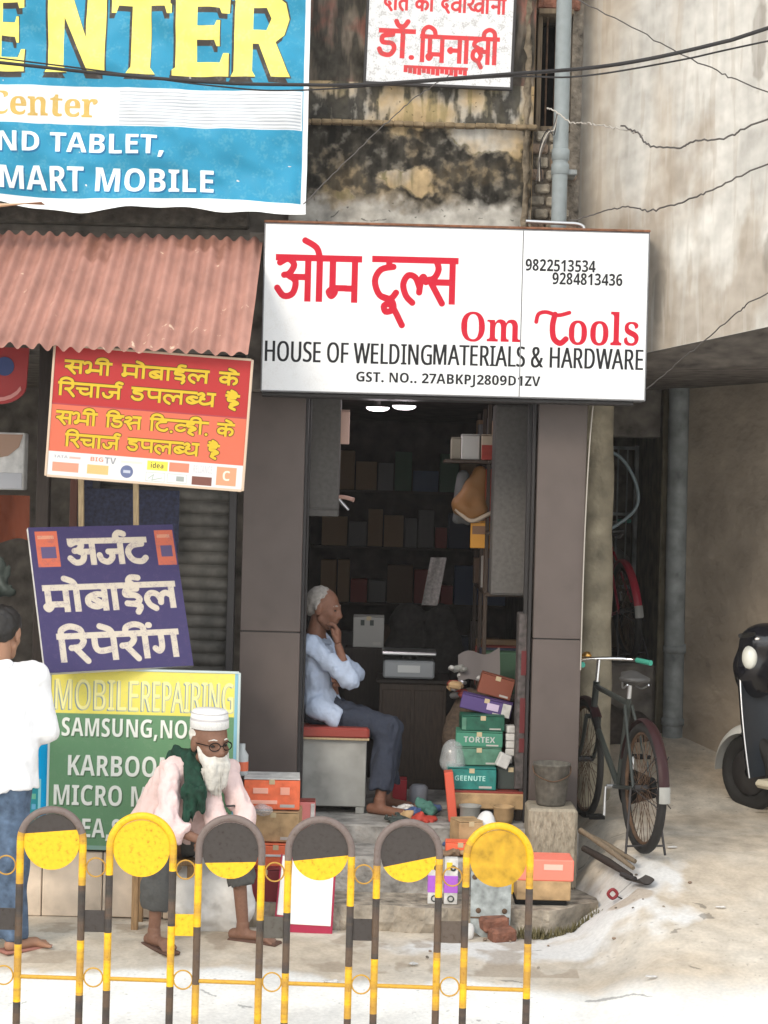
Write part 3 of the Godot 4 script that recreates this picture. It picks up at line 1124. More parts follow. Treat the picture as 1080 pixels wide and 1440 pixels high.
	for y in [.3, .38]:
		st = mb()
		lathe(st, [Vector2(.043, 0), Vector2(.05, .006), Vector2(.05, .06), Vector2(.043, .066)], 18, Transform3D(Basis(), Vector3(0, y, 0)))
		put("collar", st, M.pipe_grey, p)
	st = mb()
	box(st, Vector3(.03, .32, -.1), Vector3(.13, .03, .2), .005)
	put("bracket", st, M.pipe_old, p)
	# bent conduit on top of the sign
	st = mb()
	tube(st, smooth_path([Vector3(.74, 3.385, .2), Vector3(.95, 3.38, .2), Vector3(1.02, 3.378, .2), Vector3(1.055, 3.365, .2), Vector3(1.062, 3.345, .2)], 5), .011, 10)
	tag(put("conduit", st, M.steel), "thin bent metal conduit lying along the top of the white shop sign", "conduit")

# ---------------------------------------------------------------- the concrete building over the lane
func build_concrete_building():
	var t := thing("concrete_building", "pale streaked concrete building whose upper floor overhangs the lane", "building")
	var A := Vector2(1.02, -.25)
	var B := Vector2(2.19, .75)
	var low := func(x: float) -> float: return 2.6 + clampf(x - 1.02, 0.0, 1.17) * .205      # the foot of the upper floor rises to the right
	# left face with stains, as a picture 3.26 m by 6 m
	var w := 400
	var h := 480
	var na := noise(61, .9, 5)
	var nb := noise(62, 8.0, 4)
	var ns := noise(63, 5.0, 4)
	var im := Image.create(w, h, false, Image.FORMAT_RGB8)
	for j in h:
		var y := 7.0 - 4.31 * j / h
		for i in w:
			var s := 1.54 * i / w
			var a := na.get_noise_2d(s * 1.2, y * .8)
			var st2 := ns.get_noise_2d(s * 2.2, y * .22)
			var b := nb.get_noise_2d(s, y)
			var c := Vector3(.46, .44, .405) * (1.0 + a * .3 + st2 * .16 + b * .2)
			var brown := clampf((.5 - absf(s - .15)) * 1.5 + na.get_noise_2d(s * 2.0 + 5.0, y * .5) * 1.1, 0, .75)
			c = c.lerp(Vector3(.36, .29, .215) * (1.0 + b * .1), brown)
			c = c.lerp(Vector3(.24, .2, .155), clampf((st2 - .22) * 2.0, 0, .3))
			var low_stain := clampf((3.75 - y) * .8 + na.get_noise_2d(s * 2.6 + 9.0, y * 1.3) * 1.3 - .1, 0, .6)       # rusty washes low on the wall
			c = c.lerp(Vector3(.23, .18, .13) * (1.0 + b * .15), low_stain)
			for q in [[1.33, 3.08, .07, .17], [.62, 3.0, .05, .2], [1.2, 4.3, .05, .3]]:                           # damp patches
				var e := 1.0 - Vector2((s - q[0]) / q[2], (y - q[1]) / q[3]).length() + b * .4
				c = c.lerp(Vector3(.17, .15, .125), clampf(e * 2.0, 0, .6))
			var run := clampf((ns.get_noise_2d(s * 3.1 + 30.0, y * .18) - .25) * 4.0, 0, .5)                       # pale lime runs
			c = c.lerp(Vector3(.44, .42, .385), run * .6)
			im.set_pixel(i, j, Color(c.x, c.y, c.z).linear_to_srgb())
	var st := mb()
	var n := noise(64, .7, 3)
	var f := func(u: float, v: float) -> Vector3:
		var p := A.lerp(B, u)
		var y := lerpf(7.0, low.call(p.x), v)
		return Vector3(p.x + n.get_noise_2d(u * 3.0, y) * .008, y, p.y)
	sheet(st, f, 16, 22)
	put("stained_wall", st, print_mat("stained_concrete", im, .9, .3), t)
	st = mb()
	var c8 := []
	for q in [A + Vector2(.012, -.012), B + Vector2(.012, -.012), Vector2(8, .74), Vector2(8, -9), Vector2(1.15, -9), Vector2(1.15, -.25)]:
		c8.append([Vector3(q.x, low.call(q.x) + .002, q.y), Vector3(q.x, 9, q.y)])
	for k in 6:
		var a = c8[k]
		var b = c8[(k + 1) % 6]
		quad_out(st, a[0], b[0], b[1], a[1], Vector3(4, 5, -3))
	for k in range(1, 5):
		tri_out(st, c8[0][0], c8[k][0], c8[k + 1][0], Vector3(4, 5, -3))
		tri_out(st, c8[0][1], c8[k][1], c8[k + 1][1], Vector3(4, 5, -3))
	put("upper_floor", st, M.concrete, t)
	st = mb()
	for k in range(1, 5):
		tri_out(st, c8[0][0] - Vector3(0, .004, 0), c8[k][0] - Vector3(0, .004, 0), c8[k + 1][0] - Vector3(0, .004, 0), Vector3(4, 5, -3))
	put("shaded_soffit", st, mat("soffit_shade", .2, .175, .155, .95, {"tex": "dirt", "scale": .8}), t)  # darker sheet under the concrete: shade of the overhang put into its colour
	# lane wall on the right
	st = mb()
	var plan := PackedVector2Array([Vector2(2.08, -2.47), Vector2(3.66, .42), Vector2(4.06, .42), Vector2(2.48, -2.7)])
	prism(st, plan, 3.5, Transform3D(Basis(Vector3(1, 0, 0), Vector3(0, 0, 1), Vector3(0, -1, 0)), Vector3(0, 1.25, 0)))
	put("lane_wall", st, M.lane_wall, t)
	# back of the lane: raised platform, back wall, corner pier
	st = mb()
	span(st, Vector3(1.146, -.2, -4.2), Vector3(1.92, .72, -2.6), .02)
	put("platform", st, M.dark_wall, t)
	st = mb()
	span(st, Vector3(1.146, -.2, -4.5), Vector3(3.4, 3.1, -4.2))
	put("back_wall", st, M.dark_wall, t)
	st = mb()
	span(st, Vector3(1.92, -.2, -4.2), Vector3(1.985, 2.9, -2.56), .01)
	span(st, Vector3(1.985, -.2, -2.7), Vector3(2.3, 2.9, -2.55))
	put("corner_pier", st, mat("pier_tan", .2, .17, .11, .9, {"tex": "dirt", "scale": .8}), t)
	st = mb()
	span(st, Vector3(1.146, 2.3, -2.9), Vector3(1.92, 2.85, -2.65), .01)
	put("beam", st, M.dark_wall, t)
	# window grille behind the platform
	var g: MeshInstance3D
	st = mb()
	for x in [1.42, 1.9]:
		span(st, Vector3(x - .015, 1.2, -3.8), Vector3(x + .015, 2.27, -3.76), .003)
	for y in [1.2, 1.75, 2.25]:
		span(st, Vector3(1.42, y - .012, -3.795), Vector3(1.9, y + .012, -3.765), .003)
	g = put("window_grille", st, M.pipe_old, t)
	for i in 6:
		st = mb()
		tube(st, [Vector3(1.48 + i * .07, 1.21, -3.78), Vector3(1.48 + i * .07, 2.24, -3.78)], .007, 6)
		put("bar", st, M.pipe_old, g)
	# old thick drain pipe in the corner
	var p := thing("drain_pipe", "thick weathered drain pipe standing at the back corner of the lane", "pipe", Vector3(2.03, .15, -2.47))
	st = mb()
	tube(st, [Vector3(0, 0, 0), Vector3(-.02, 2.55, 0)], .07, 20)
	put("pipe", st, M.pipe_old, p)
	for y in [.16, .66]:
		st = mb()
		lathe(st, [Vector2(.07, 0), Vector2(.081, .01), Vector2(.081, .05), Vector2(.07, .06)], 20, Transform3D(Basis(), Vector3(0, y, 0)))
		put("collar", st, M.pipe_old, p)
	st = mb()
	box(st, Vector3(.1, .72, .02), Vector3(.2, .02, .03), .003)
	put("bracket", st, M.pipe_old, p)
	# round rendered column beside the shop's pillar
	st = mb()
	var prof := []
	for i in 15:
		prof.append(Vector2(.1 + .006 * sin(i * 1.9) + .012 * (1.0 - i / 14.0), i * 2.64 / 14.0))
	lathe(st, prof, 22, Transform3D(Basis(Vector3.BACK, .012), Vector3(1.35, -.05, -1.22)))
	tag(put("column", st, M.plaster_col), "round yellowish rendered column just behind the shop's pillar by the lane", "column")

# ---------------------------------------------------------------- the mobile-phone stall on the left
func build_stall():
	var t := thing("mobile_phone_stall", "dark phone repair stall with a closed shutter under the rusty awning", "stall")
	var st := mb()
	span(st, Vector3(-4, -.42, .15), Vector3(-.8, .0, -4.0), .0)
	put("floor_slab", st, M.dark_wall, t)
	st = mb()
	span(st, Vector3(-4, 0.001, -4.15), Vector3(-.8, 3.3, -4.0))
	put("back_wall", st, M.dark_wall, t)
	st = mb()
	span(st, Vector3(-4, 2.62, -3.99), Vector3(-.8, 2.7, .05))
	put("ceiling", st, M.dark_wall, t)
	st = mb()
	span(st, Vector3(-1.62, 2.3, -.12), Vector3(-.8, 2.62, .0), .006)
	put("shutter_housing", st, M.dark_trim, t)
	# roller shutter: each slat is a curved strip
	var sh := Node3D.new()
	sh.name = "roller_shutter"
	t.add_child(sh)
	var slat := mb()
	slat.set_smooth_group(1)
	for k in 5:
		var a0 := PI * (k / 5.0)
		var a1 := PI * ((k + 1) / 5.0)
		quad_out(slat, Vector3(-1.6, .034 * cos(a0), .014 * sin(a0)), Vector3(-.865, .034 * cos(a0), .014 * sin(a0)), Vector3(-.865, .034 * cos(a1), .014 * sin(a1)), Vector3(-1.6, .034 * cos(a1), .014 * sin(a1)), Vector3(-1.2, 0, -1))
	slat.set_smooth_group(-1)
	box(slat, Vector3(-1.2325, -.034, -.004), Vector3(.735, .006, .006))
	slat.generate_normals()
	var slat_mesh := slat.commit()
	for i in 33:
		var s := put_mesh("slat", slat_mesh, M.shutter, sh)
		s.position = Vector3(0, .04 + i * .0715, -.04)
	for x in [-1.62, -.85]:
		st = mb()
		span(st, Vector3(x - .02, .001, -.08), Vector3(x + .02, 2.3, .02), .003)
		put("guide_rail", st, M.dark_trim, t)
	# posts
	for p in [[-1.9, .3, .07], [-3.2, .3, .07]]:
		st = mb()
		span(st, Vector3(p[0], -.42, p[1] - .04), Vector3(p[0] + p[2], 2.95, p[1] + .04), .004)
		put("post", st, M.dark_wood, t)
	st = mb()
	span(st, Vector3(-1.76, .9, .02), Vector3(-1.72, 2.6, .06), .004)
	put("post", st, mat("red_brown_wood", .12, .05, .035, .7), t)
	for x in [-1.66, -1.36]:
		st = mb()
		box(st, Vector3(x, 1.85, .3), Vector3(.03, .7, .025), .003, Basis(Vector3.BACK, .03))
		put("batten", st, M.pale_wood, t)
	# counter with cream boards below
	st = mb()
	span(st, Vector3(-3.6, -.42, .2), Vector3(-.775, .86, .735), .006)
	put("counter", st, M.dark_wood, t)
	for i in 9:
		st = mb()
		var x := -.79 - (i + 1) * .318
		span(st, Vector3(x + .003, -.398 + rng.randf_range(0, .006), .737), Vector3(x + .315, -.055, .765 + rng.randf_range(0, .004)), .004)
		put("panel", st, M.cream_board, t)

	# corrugated awning
	var aw := thing("corrugated_awning", "faded red corrugated metal awning sloping over the phone stall", "awning")
	var w := 480
	var h := 256
	var na := noise(71, 1.6, 5)
	var nb := noise(72, 10.0, 4)
	var im := Image.create(w, h, false, Image.FORMAT_RGB8)
	for j in h:
		for i in w:
			var x := 2.4 * i / w
			var y := 1.4 * j / h
			var a := na.get_noise_2d(x * 2.0, y)
			var b := nb.get_noise_2d(x, y * .7)
			var c := Vector3(.36, .185, .145) * (1.0 + a * .22 + b * .12)
			c = c.lerp(Vector3(.17, .075, .05), clampf((a - .18) * 2.5 + (.12 - y) * 3.0, 0, .6))
			var chip := nb.get_noise_2d(x * 1.3 + 40.0, y * 1.1) + na.get_noise_2d(x + 20.0, y * 2.0) * .9
			if chip > .8 + .25 * (1.0 - y / 1.4):
				c = Vector3(.62, .45, .33)
			im.set_pixel(i, j, Color(c.x, c.y, c.z).linear_to_srgb())
	st = mb()
	var nn := noise(73, 2.0, 3)
	var f := func(u: float, v: float) -> Vector3:
		var x := lerpf(-3.05, -.715, u)
		var top := Vector3(x, 3.262, .1)
		var low := Vector3(x + .02, 2.545 + nn.get_noise_1d(x * 4.0) * .02, 1.3)
		var p := top.lerp(low, v)
		var wave := cos(x / .076 * TAU) * .0145
		return p + Vector3(0, .86, .51) * wave + Vector3(0, nn.get_noise_2d(x * 2.0, v * 2.0) * .008 - .02 * sin(v * PI), 0)
	sheet(st, f, 246, 12)
	var am := print_mat("rusty_sheet", im, .75, .3)
	put("sheet", st, am, aw)
	for k in [[3.2, .12], [2.62, 1.08]]:
		st = mb()
		span(st, Vector3(-3.05, k[0] - .03, k[1] - .03), Vector3(-.74, k[0] + .01, k[1] + .02), .003)
		put("purlin", st, M.dark_wood, aw)
	for x in [-2.9, -1.85, -.77]:
		st = mb()
		tube(st, [Vector3(x, 3.18, .05), Vector3(x, 2.6, 1.05)], .018, 6)
		put("rafter", st, M.dark_wood, aw)

	# things hanging in the dark opening
	var r := thing("hanging_sign", "small rounded red hanging sign with a blue emblem under the awning", "sign", Vector3(-2.05, 2.32, .72))
	st = mb()
	var poly := PackedVector2Array()
	for i in 13:
		var an := PI + PI * i / 12.0
		poly.append(Vector2(.155 * cos(an), .06 + .1 * sin(an)))
	poly.append_array([Vector2(.165, .26), Vector2(-.165, .26)])
	prism(st, poly, .02)
	put("board", st, mat("sign_red", .3, .025, .025, .5), r)
	st = mb()
	prism(st, circle_poly(.05, 16, Vector2(.04, .16)), .006, Transform3D(Basis(), Vector3(0, 0, .013)))
	put("emblem", st, mat("emblem_blue", .03, .05, .15, .5), r)
	st = mb()
	var strip := PackedVector2Array()
	for i in 9:
		var an := PI + PI * (.12 + .76 * i / 8.0)
		strip.append(Vector2(.14 * cos(an), .075 + .1 * sin(an)))
	for i in 9:
		var an := PI + PI * (.88 - .76 * i / 8.0)
		strip.append(Vector2(.135 * cos(an), .095 + .1 * sin(an)))
	prism(st, strip, .005, Transform3D(Basis(), Vector3(0, 0, .0125)))
	put("stripe", st, mat("stripe_pink", .5, .2, .18, .5), r)
	r = thing("display_case", "white display case with a tan patch hanging inside the dark stall", "case", Vector3(-2.15, 1.83, .0))
	st = mb()
	box(st, Vector3(0, .16, 0), Vector3(.26, .32, .12), .006)
	put("case", st, M.white_card, r)
	st = mb()
	poly = PackedVector2Array([Vector2(-.11, .31), Vector2(.12, .31), Vector2(.1, .24), Vector2(.04, .19), Vector2(-.05, .17), Vector2(-.11, .18)])
	prism(st, poly, .006, Transform3D(Basis(), Vector3(0, 0, .063)))
	put("patch", st, mat("patch_tan", .32, .2, .14, .6), r)
	st = mb()
	box(st, Vector3(0, .05, .062), Vector3(.24, .09, .006), .002)
	put("strip", st, mat("strip_grey", .4, .4, .42, .4), r)
	st = mb()
	var cl := noise(75, 4.0, 3)
	var g := func(u: float, v: float) -> Vector3: return Vector3(-2.45 + .47 * u, 1.8 - .26 * v + .02 * sin(u * 9.0) * v, .05 + .03 * sin(u * 14.0) + .02 * cl.get_noise_2d(u * 3, v * 3))
	sheet(st, g, 24, 8)
	tag(put("cloth", st, mat("orange_cloth", .14, .035, .015, .85)), "orange cloth draped inside the dark stall below the white display case", "cloth")
	var bag := mb()
	flesh(bag, [ell(Vector3(-2.12, 1.35, .1), Vector3(.06, .12, .04)), ell(Vector3(-2.08, 1.27, .12), Vector3(.06, .06, .04)), cap(Vector3(-2.14, 1.48, .1), Vector3(-2.16, 1.6, .1), .02, .012)], .012, .011, [.035, folds(76, 5.0)])
	tag(put("hanging_bag", bag, mat("bag_green", .05, .062, .055, .5)), "dull green crumpled bag hanging in the stall above the standing man", "bag")
	st = mb()
	span(st, Vector3(-1.72, 1.0, -.01), Vector3(-1.63, 2.1, .012), .002)
	span(st, Vector3(-1.71, 1.5, .0125), Vector3(-1.15, 1.85, .022), .002)
	tag(put("dark_poster", st, mat("poster_blue", .03, .035, .08, .5, {"tex": "dirt", "scale": 5.0})), "dark blue poster half hidden between the orange and the blue board", "poster")
# ---------------------------------------------------------------- signs and boards
func weather(im: Image, seed_: int, amount: float, tint := Color(.45, .4, .32)):
	# dust specks and faded blotches with outlines of their own
	var a := noise(seed_, .012, 5)
	var b := noise(seed_ + 1, .06, 4)
	for y in im.get_height():
		for x in im.get_width():
			var m := clampf((a.get_noise_2d(x, y) + b.get_noise_2d(x, y) * .8 - .12) * 2.2, 0, 1) * amount
			if m > .01:
				im.set_pixel(x, y, im.get_pixel(x, y).lerp(tint, m))

# a flat board with a printed front: c = centre of the front, ex/ey = half edges (right, up), thickness behind it
func board(t: Node3D, ex: Vector3, ey: Vector3, thick: float, face: Material, edge: Material, c := Vector3.ZERO):
	var n := ex.cross(ey).normalized()
	var st := mb()
	var q := [c - ex + ey, c + ex + ey, c + ex - ey, c - ex - ey]
	print_quad(st, q[0] + n * .0005, q[1] + n * .0005, q[2] + n * .0005, q[3] + n * .0005)
	put("printed_face", st, face, t)
	st = mb()
	var mid := c - n * thick * .5
	for i in 4:
		quad_out(st, q[i] , q[(i + 1) % 4], q[(i + 1) % 4] - n * thick, q[i] - n * thick, mid)
	quad_out(st, q[0] - n * thick, q[1] - n * thick, q[2] - n * thick, q[3] - n * thick, mid)
	put("backing", st, edge, t)

func build_signs():
	var sans := font("Droid Sans", 700)
	var serif := font("Droid Serif", 700)
	var plain := font("Droid Sans", 400)
	# ---- shop sign, laid out in units of 1/256 m: 536 x 232
	var im := canvas(536, 232, 4.0, lin(.66, .66, .665))
	var red := lin(.44, .016, .032)
	var ink := lin(.018, .018, .02)
	dev(im, ["O", "ma"], Rect2(15, 46, 121, 61), 8.8, red)
	dev(im, ["Ta", "uu", "lahalf", "sa"], Rect2(150, 45, 121, 61), 8.8, red)
	words(im, "Om", serif, Rect2(277, 115, 83, 42), red)
	words(im, "ools", serif, Rect2(428, 110, 98, 48), red)
	stroke(im, smooth_path([Vector2(382, 127), Vector2(385, 116), Vector2(396, 113), Vector2(412, 117), Vector2(428, 113)], 5), 5.5, red)
	stroke(im, smooth_path([Vector2(408, 116), Vector2(405, 132), Vector2(407, 149), Vector2(416, 156), Vector2(424, 150)], 5), 8.0, red)
	words(im, "9822513534", sans, Rect2(365, 39, 98, 17), ink)
	words(im, "9284813436", sans, Rect2(403, 57, 98, 17), ink)
	words(im, "HOUSE OF WELDING", plain, Rect2(3, 163, 233, 29), ink)
	words(im, "HOUSE OF WELDING", plain, Rect2(3, 163, 233, 29), ink, 0, Vector2(1.2, 0))
	words(im, "MATERIALS & HARDWARE", plain, Rect2(239, 162, 293, 29), ink)
	words(im, "MATERIALS & HARDWARE", plain, Rect2(239, 162, 293, 29), ink, 0, Vector2(1.2, 0))
	words(im, "GST. NO.. 27ABKPJ2809D1ZV", sans, Rect2(132, 203, 258, 18), ink)
	weather(im, 94, .07, Color(.62, .58, .52))
	im = finish(im)
	var t := thing("shop_sign", "long white shop sign with large red Hindi letters above the doorway", "sign", Vector3(.36, 2.867, .3))
	var face := print_mat("shop_sign_print", im, .55, .2)
	var st := mb()
	# two printed panels that meet at a narrow seam
	var W := 1.046
	var H := .453
	var xs := .362
	var u := (xs + W) / (2 * W)
	print_quad(st, Vector3(-W, H, .001), Vector3(xs - .003, H, .001), Vector3(xs - .003, -H, .001), Vector3(-W, -H, .001), Rect2(0, 0, u - .0015, 1))
	put("panel", st, face, t)
	st = mb()
	print_quad(st, Vector3(xs + .003, H, .001), Vector3(W, H, .001), Vector3(W, -H, .001), Vector3(xs + .003, -H, .001), Rect2(u + .0015, 0, 1 - u - .0015, 1))
	put("panel", st, face, t)
	st = mb()
	span(st, Vector3(-W - .008, -H - .008, -.17), Vector3(W + .008, H + .008, -.001), .003)
	put("box_frame", st, mat("sign_edge", .2, .2, .21, .5, {"tex": "fine"}), t)
	st = mb()
	span(st, Vector3(-W - .01, H + .009, -.16), Vector3(W + .01, H + .022, .004), .003)
	put("top_board", st, mat("rust_board", .3, .13, .07, .85, {"tex": "dirt", "scale": 2.0}), t)
	st = mb()
	span(st, Vector3(-W, -H - .03, -.2), Vector3(W - .05, -H - .009, -.05), .004)
	put("bottom_rail", st, M.dark_trim, t)

	# ---- blue banner: 1 unit = 1/255 m, 600 x 440; its right edge at x = -.47
	im = canvas(600, 440, 3.0, lin(.03, .23, .37))
	var yel := lin(.82, .72, .16)
	var sh := lin(.05, .045, .04)
	var ox := 172.0
	var oy := 148.0
	var i := 0
	for l in [["E", -24, 56], ["N", 61, 84], ["T", 152, 84], ["E", 237, 79], ["R", 319, 83]]:
		block_letter(im, l[0], Rect2(ox + l[1], oy - 6, l[2], 115), sh, Vector2(-3, 8))
		block_letter(im, l[0], Rect2(ox + l[1] - 2, oy - 8, l[2] + 4, 119), sh)
		block_letter(im, l[0], Rect2(ox + l[1], oy - 6, l[2], 115), yel)
	rect(im, 0, oy + 128, 592, 54, lin(.62, .63, .64))
	for k in 11:
		rect(im, ox + 166, oy + 133 + k * 4.6, 252, 1.8, lin(.36, .39, .42))
	words(im, "Center", serif, Rect2(ox - 14, oy + 137, 150, 34), lin(.42, .27, .07))
	words(im, "Center", serif, Rect2(ox - 13, oy + 137, 148, 33), lin(.5, .34, .1))
	for o in [Vector2(2, 2.5), Vector2.ZERO]:
		var c := lin(.02, .12, .25) if o.x > 0 else lin(.8, .8, .79)
		words(im, "AND TABLET,", sans, Rect2(ox - 32, oy + 193, 262, 32), c, 0, o)
		words(im, "SMART MOBILE", sans, Rect2(ox - 24, oy + 240, 323, 33), c, 0, o)
	rect(im, 0, 430, 600, 10, lin(.75, .75, .75))
	rect(im, 593, 0, 7, 440, lin(.72, .72, .73))
	weather(im, 93, .16, Color(.74, .76, .76))
	im = finish(im)
	var ban := thing("vinyl_banner", "wrinkled blue vinyl banner with big yellow letters above the awning", "banner")
	st = mb()
	var nz := noise(81, 1.2, 3)
	var fo := folds(82, 1.1)
	var bf := func(a: float, b: float) -> Vector3:
		var x := lerpf(-2.84, -.472, a)
		var y := lerpf(5.13, 3.405, b)
		var z := .28 + nz.get_noise_2d(x * 1.6 + y * 1.1, y * 1.5 - x * .6) * .05 + .012 * sin((x * 1.2 + y) * 9.0) * b + fo.get_noise_2d(x * 1.3 + y * .9, y * .7 - x * .5) * .016
		if b > .9:
			z += (b - .9) * .5 * sin(x * 7.0)
			y += (b - .9) * .16 * sin(x * 5.3 + 1.0)
		if a > .97:
			z += (a - .97) * 1.2 * sin(y * 3.0)
		return Vector3(x, y, z)
	sheet(st, bf, 130, 80)
	put("sheet", st, print_mat("banner_print", im, .5, .25), ban)
	st = mb()
	var back := func(a: float, b: float) -> Vector3:
		var p: Vector3 = bf.call(a, b)
		return p - Vector3(0, 0, .004)
	sheet(st, back, 60, 40)
	put("lining", st, M.white_card, ban)
	# white hem sagging at the foot of the banner
	st = mb()
	var hem := func(a: float, b: float) -> Vector3:
		var p: Vector3 = bf.call(a, 1.0)
		return p + Vector3(0, -b * (.022 + .012 * sin(a * 17.0) + .006 * sin(a * 41.0)), .02 * b + .012 * sin(a * 23.0) * b)
	sheet(st, hem, 90, 4)
	put("hem", st, M.white_paint, ban)
	# curled flap of an older sheet behind it
	st = mb()
	var fl := func(a: float, b: float) -> Vector3:
		return Vector3(-2.6 + .72 * a, 3.4 - .12 * b * (1.0 - a) - .02 * a, .34 + .12 * sin(b * 2.0) + .04 * a)
	sheet(st, fl, 16, 10)
	tag(put("curled_sheet", st, mat("old_flex", .5, .33, .2, .6)), "curled tan sheet poking out below the blue banner at the left", "sheet")

	# ---- dentist's board: 1 unit = 1/251 m, 202 x 190
	im = canvas(202, 190, 5.0, lin(.56, .56, .565))
	var o := Vector2(0, 62)
	var red2 := lin(.5, .05, .055)
	dev(im, ["da", "dot", "aa", "ta", " ", "ka", "aa", " ", "da", "va", "aa", "kha", "aa", "na", "aa"], Rect2(20, o.y + 6, 172, 21), 4.0, red2)
	dev(im, ["Da", "candra", "dotlow"], Rect2(15, o.y + 56, 52, 38), 6.8, red2)
	dev(im, ["i", "ma", "na", "aa", "ksha", "ii"], Rect2(73, o.y + 62, 112, 36), 6.2, red2)
	for k in 14:
		rect(im, 52 + k * 6.4, o.y + 104 + (k * 5 % 4), 5.6, 9, red2)
	rect(im, 52, o.y + 103, 90, 4, red2)
	weather(im, 85, .35, Color(.42, .4, .38))
	im = finish(im)
	t = thing("painted_board", "small white painted board with red Hindi lettering on the mouldy wall", "sign", Vector3(.245, 4.53, .075))
	t.rotation.z = deg_to_rad(-1.0)
	board(t, Vector3(.402, 0, 0), Vector3(0, .378, 0), .03, print_mat("painted_board_print", im, .6), M.dark_trim)
	st = mb()
	for s in [[Vector3(-.41, 0, 0), Vector3(.016, .77, .034)], [Vector3(.41, 0, 0), Vector3(.016, .77, .034)], [Vector3(0, -.385, 0), Vector3(.836, .016, .034)]]:
		box(st, s[0] + Vector3(0, 0, -.012), s[1], .003)
	put("frame", st, M.dark_trim, t)

	# ---- orange recharge board: 1 unit = 1/274 m, 275 x 182
	im = canvas(275, 182, 6.0, lin(.52, .125, .075))
	rect(im, 0, 0, 275, 82, lin(.36, .035, .035))
	rect(im, 0, 80, 275, 2, lin(.3, .05, .06))
	rect(im, 0, 148, 275, 34, lin(.58, .57, .56))
	var y1 := lin(.52, .36, .03)
	var dk := lin(.07, .03, .015)
	dev(im, ["sa", "bha", "ii", " ", "ma", "o", "ba", "aa", "I", "la", " ", "ka", "e"], Rect2(14, 20, 246, 17), 4.1, y1, .9, dk)
	dev(im, ["i", "ra", "cha", "aa", "ja", "reph", " ", "u", "pa", "la", "bahalf", "dha", " ", "ha", "ai"], Rect2(7, 51, 256, 18), 4.1, y1, .9, dk)
	dev(im, ["sa", "bha", "ii", " ", "i", "Da", "sha", " ", "i", "Ta", "dotlow", "vahalf", "ha", "ii", "dotlow", " ", "ka", "e"], Rect2(7, 92, 252, 17), 3.9, y1, .9, dk)
	dev(im, ["i", "ra", "cha", "aa", "ja", "reph", " ", "u", "pa", "la", "bahalf", "dha", " ", "ha", "ai"], Rect2(22, 123, 218, 17), 3.9, y1, .9, dk)
	# row of small emblems
	words(im, "TATA", sans, Rect2(8, 153, 20, 4), lin(.3, .3, .32))
	rect(im, 30, 154, 16, 3, lin(.6, .35, .3))
	words(im, "BIG", sans, Rect2(60, 152, 18, 6), lin(.75, .2, .13))
	words(im, "TV", sans, Rect2(80, 151, 16, 9), lin(.25, .25, .26))
	rect(im, 103, 154, 30, 3, lin(.65, .6, .45))
	rect(im, 140, 151, 29, 13, lin(.75, .62, .08))
	words(im, "idea", sans, Rect2(145, 153, 18, 8), lin(.1, .09, .05))
	rect(im, 171, 151, 28, 13, lin(.72, .2, .13))
	words(im, "RELIANCE", sans, Rect2(205, 152, 27, 11), lin(.45, .45, .47))
	rect(im, 7, 163, 37, 13, lin(.75, .25, .17))
	rect(im, 56, 163, 30, 13, lin(.72, .38, .16))
	fill(im, [circle_poly(9, 20, Vector2(112, 169))], lin(.12, .14, .24))
	rect(im, 107, 167, 10, 4, lin(.4, .42, .5))
	for k in [[139, 27], [169, 28]]:
		rect(im, k[0], 167, k[1], 13, lin(.4, .42, .4))
		rect(im, k[0] + .8, 167.8, k[1] - 1.6, 11.4, lin(.58, .58, .57))
	stroke(im, [Vector2(143, 176), Vector2(150, 170), Vector2(148, 178), Vector2(162, 174)], 1.0, lin(.3, .35, .3))
	rect(im, 182, 170, 11, 7, lin(.28, .3, .28))
	rect(im, 204, 168, 28, 12, lin(.16, .07, .055))
	rect(im, 238, 152, 28, 26, lin(.72, .27, .16))
	words(im, "C", sans, Rect2(247, 157, 10, 14), lin(.8, .6, .5))
	im = finish(im, 3)
	t = thing("recharge_board", "orange board with yellow Hindi recharge notice hanging under the awning", "sign", Vector3(-1.19, 2.214, 1.2))
	t.rotation.z = deg_to_rad(-3.0)
	t.rotation.x = deg_to_rad(2.0)
	board(t, Vector3(.4905, 0, 0), Vector3(0, .3237, 0), .018, print_mat("recharge_print", im, .4, .45), M.pale_wood)
	st = mb()
	for s in [[Vector3(-.4955, 0, 0), Vector3(.012, .66, .024)], [Vector3(.4955, 0, 0), Vector3(.012, .66, .024)], [Vector3(0, -.3287, 0), Vector3(.979, .012, .024)], [Vector3(0, .3287, 0), Vector3(.979, .012, .024)]]:
		box(st, s[0] + Vector3(0, 0, -.006), s[1], .002)
	put("frame", st, mat("board_frame", .5, .38, .28, .6), t)

	# ---- slanting blue repair board: 200 x 200 units
	im = canvas(200, 200, 6.0, lin(.05, .042, .11))
	var pale := lin(.52, .46, .38)
	dev(im, ["A", "ja", "reph", "dot", "Ta"], Rect2(50, 21, 110, 34), 8.4, pale)
	dev(im, ["ma", "o", "ba", "aa", "I", "la"], Rect2(9, 85, 182, 34), 8.4, pale)
	dev(im, ["i", "ra", "pa", "e", "ra", "ii", "dot", "ga"], Rect2(20, 152, 166, 35), 8.4, pale)
	for k in [[8, 6, 30, 50], [172, 8, 26, 50]]:
		rect(im, k[0], k[1], k[2], k[3], lin(.5, .13, .08))
		rect(im, k[0] + 6, k[1] + 22, k[2] - 10, 16, lin(.1, .08, .16))
		rect(im, k[0] + 3, k[1] + 6, k[2] - 8, 5, lin(.55, .25, .16))
	weather(im, 88, .25, Color(.36, .3, .42))
	im = finish(im, 3)
	t = thing("repair_board", "slanting dark blue board with pale Hindi letters above the green board", "sign", Vector3(-1.425, 1.285, .72))
	var e1 := Vector3(.725, .03, -.32)
	var e2 := Vector3(.155, -.735, .30)
	e2 -= e1.normalized() * e2.dot(e1.normalized())
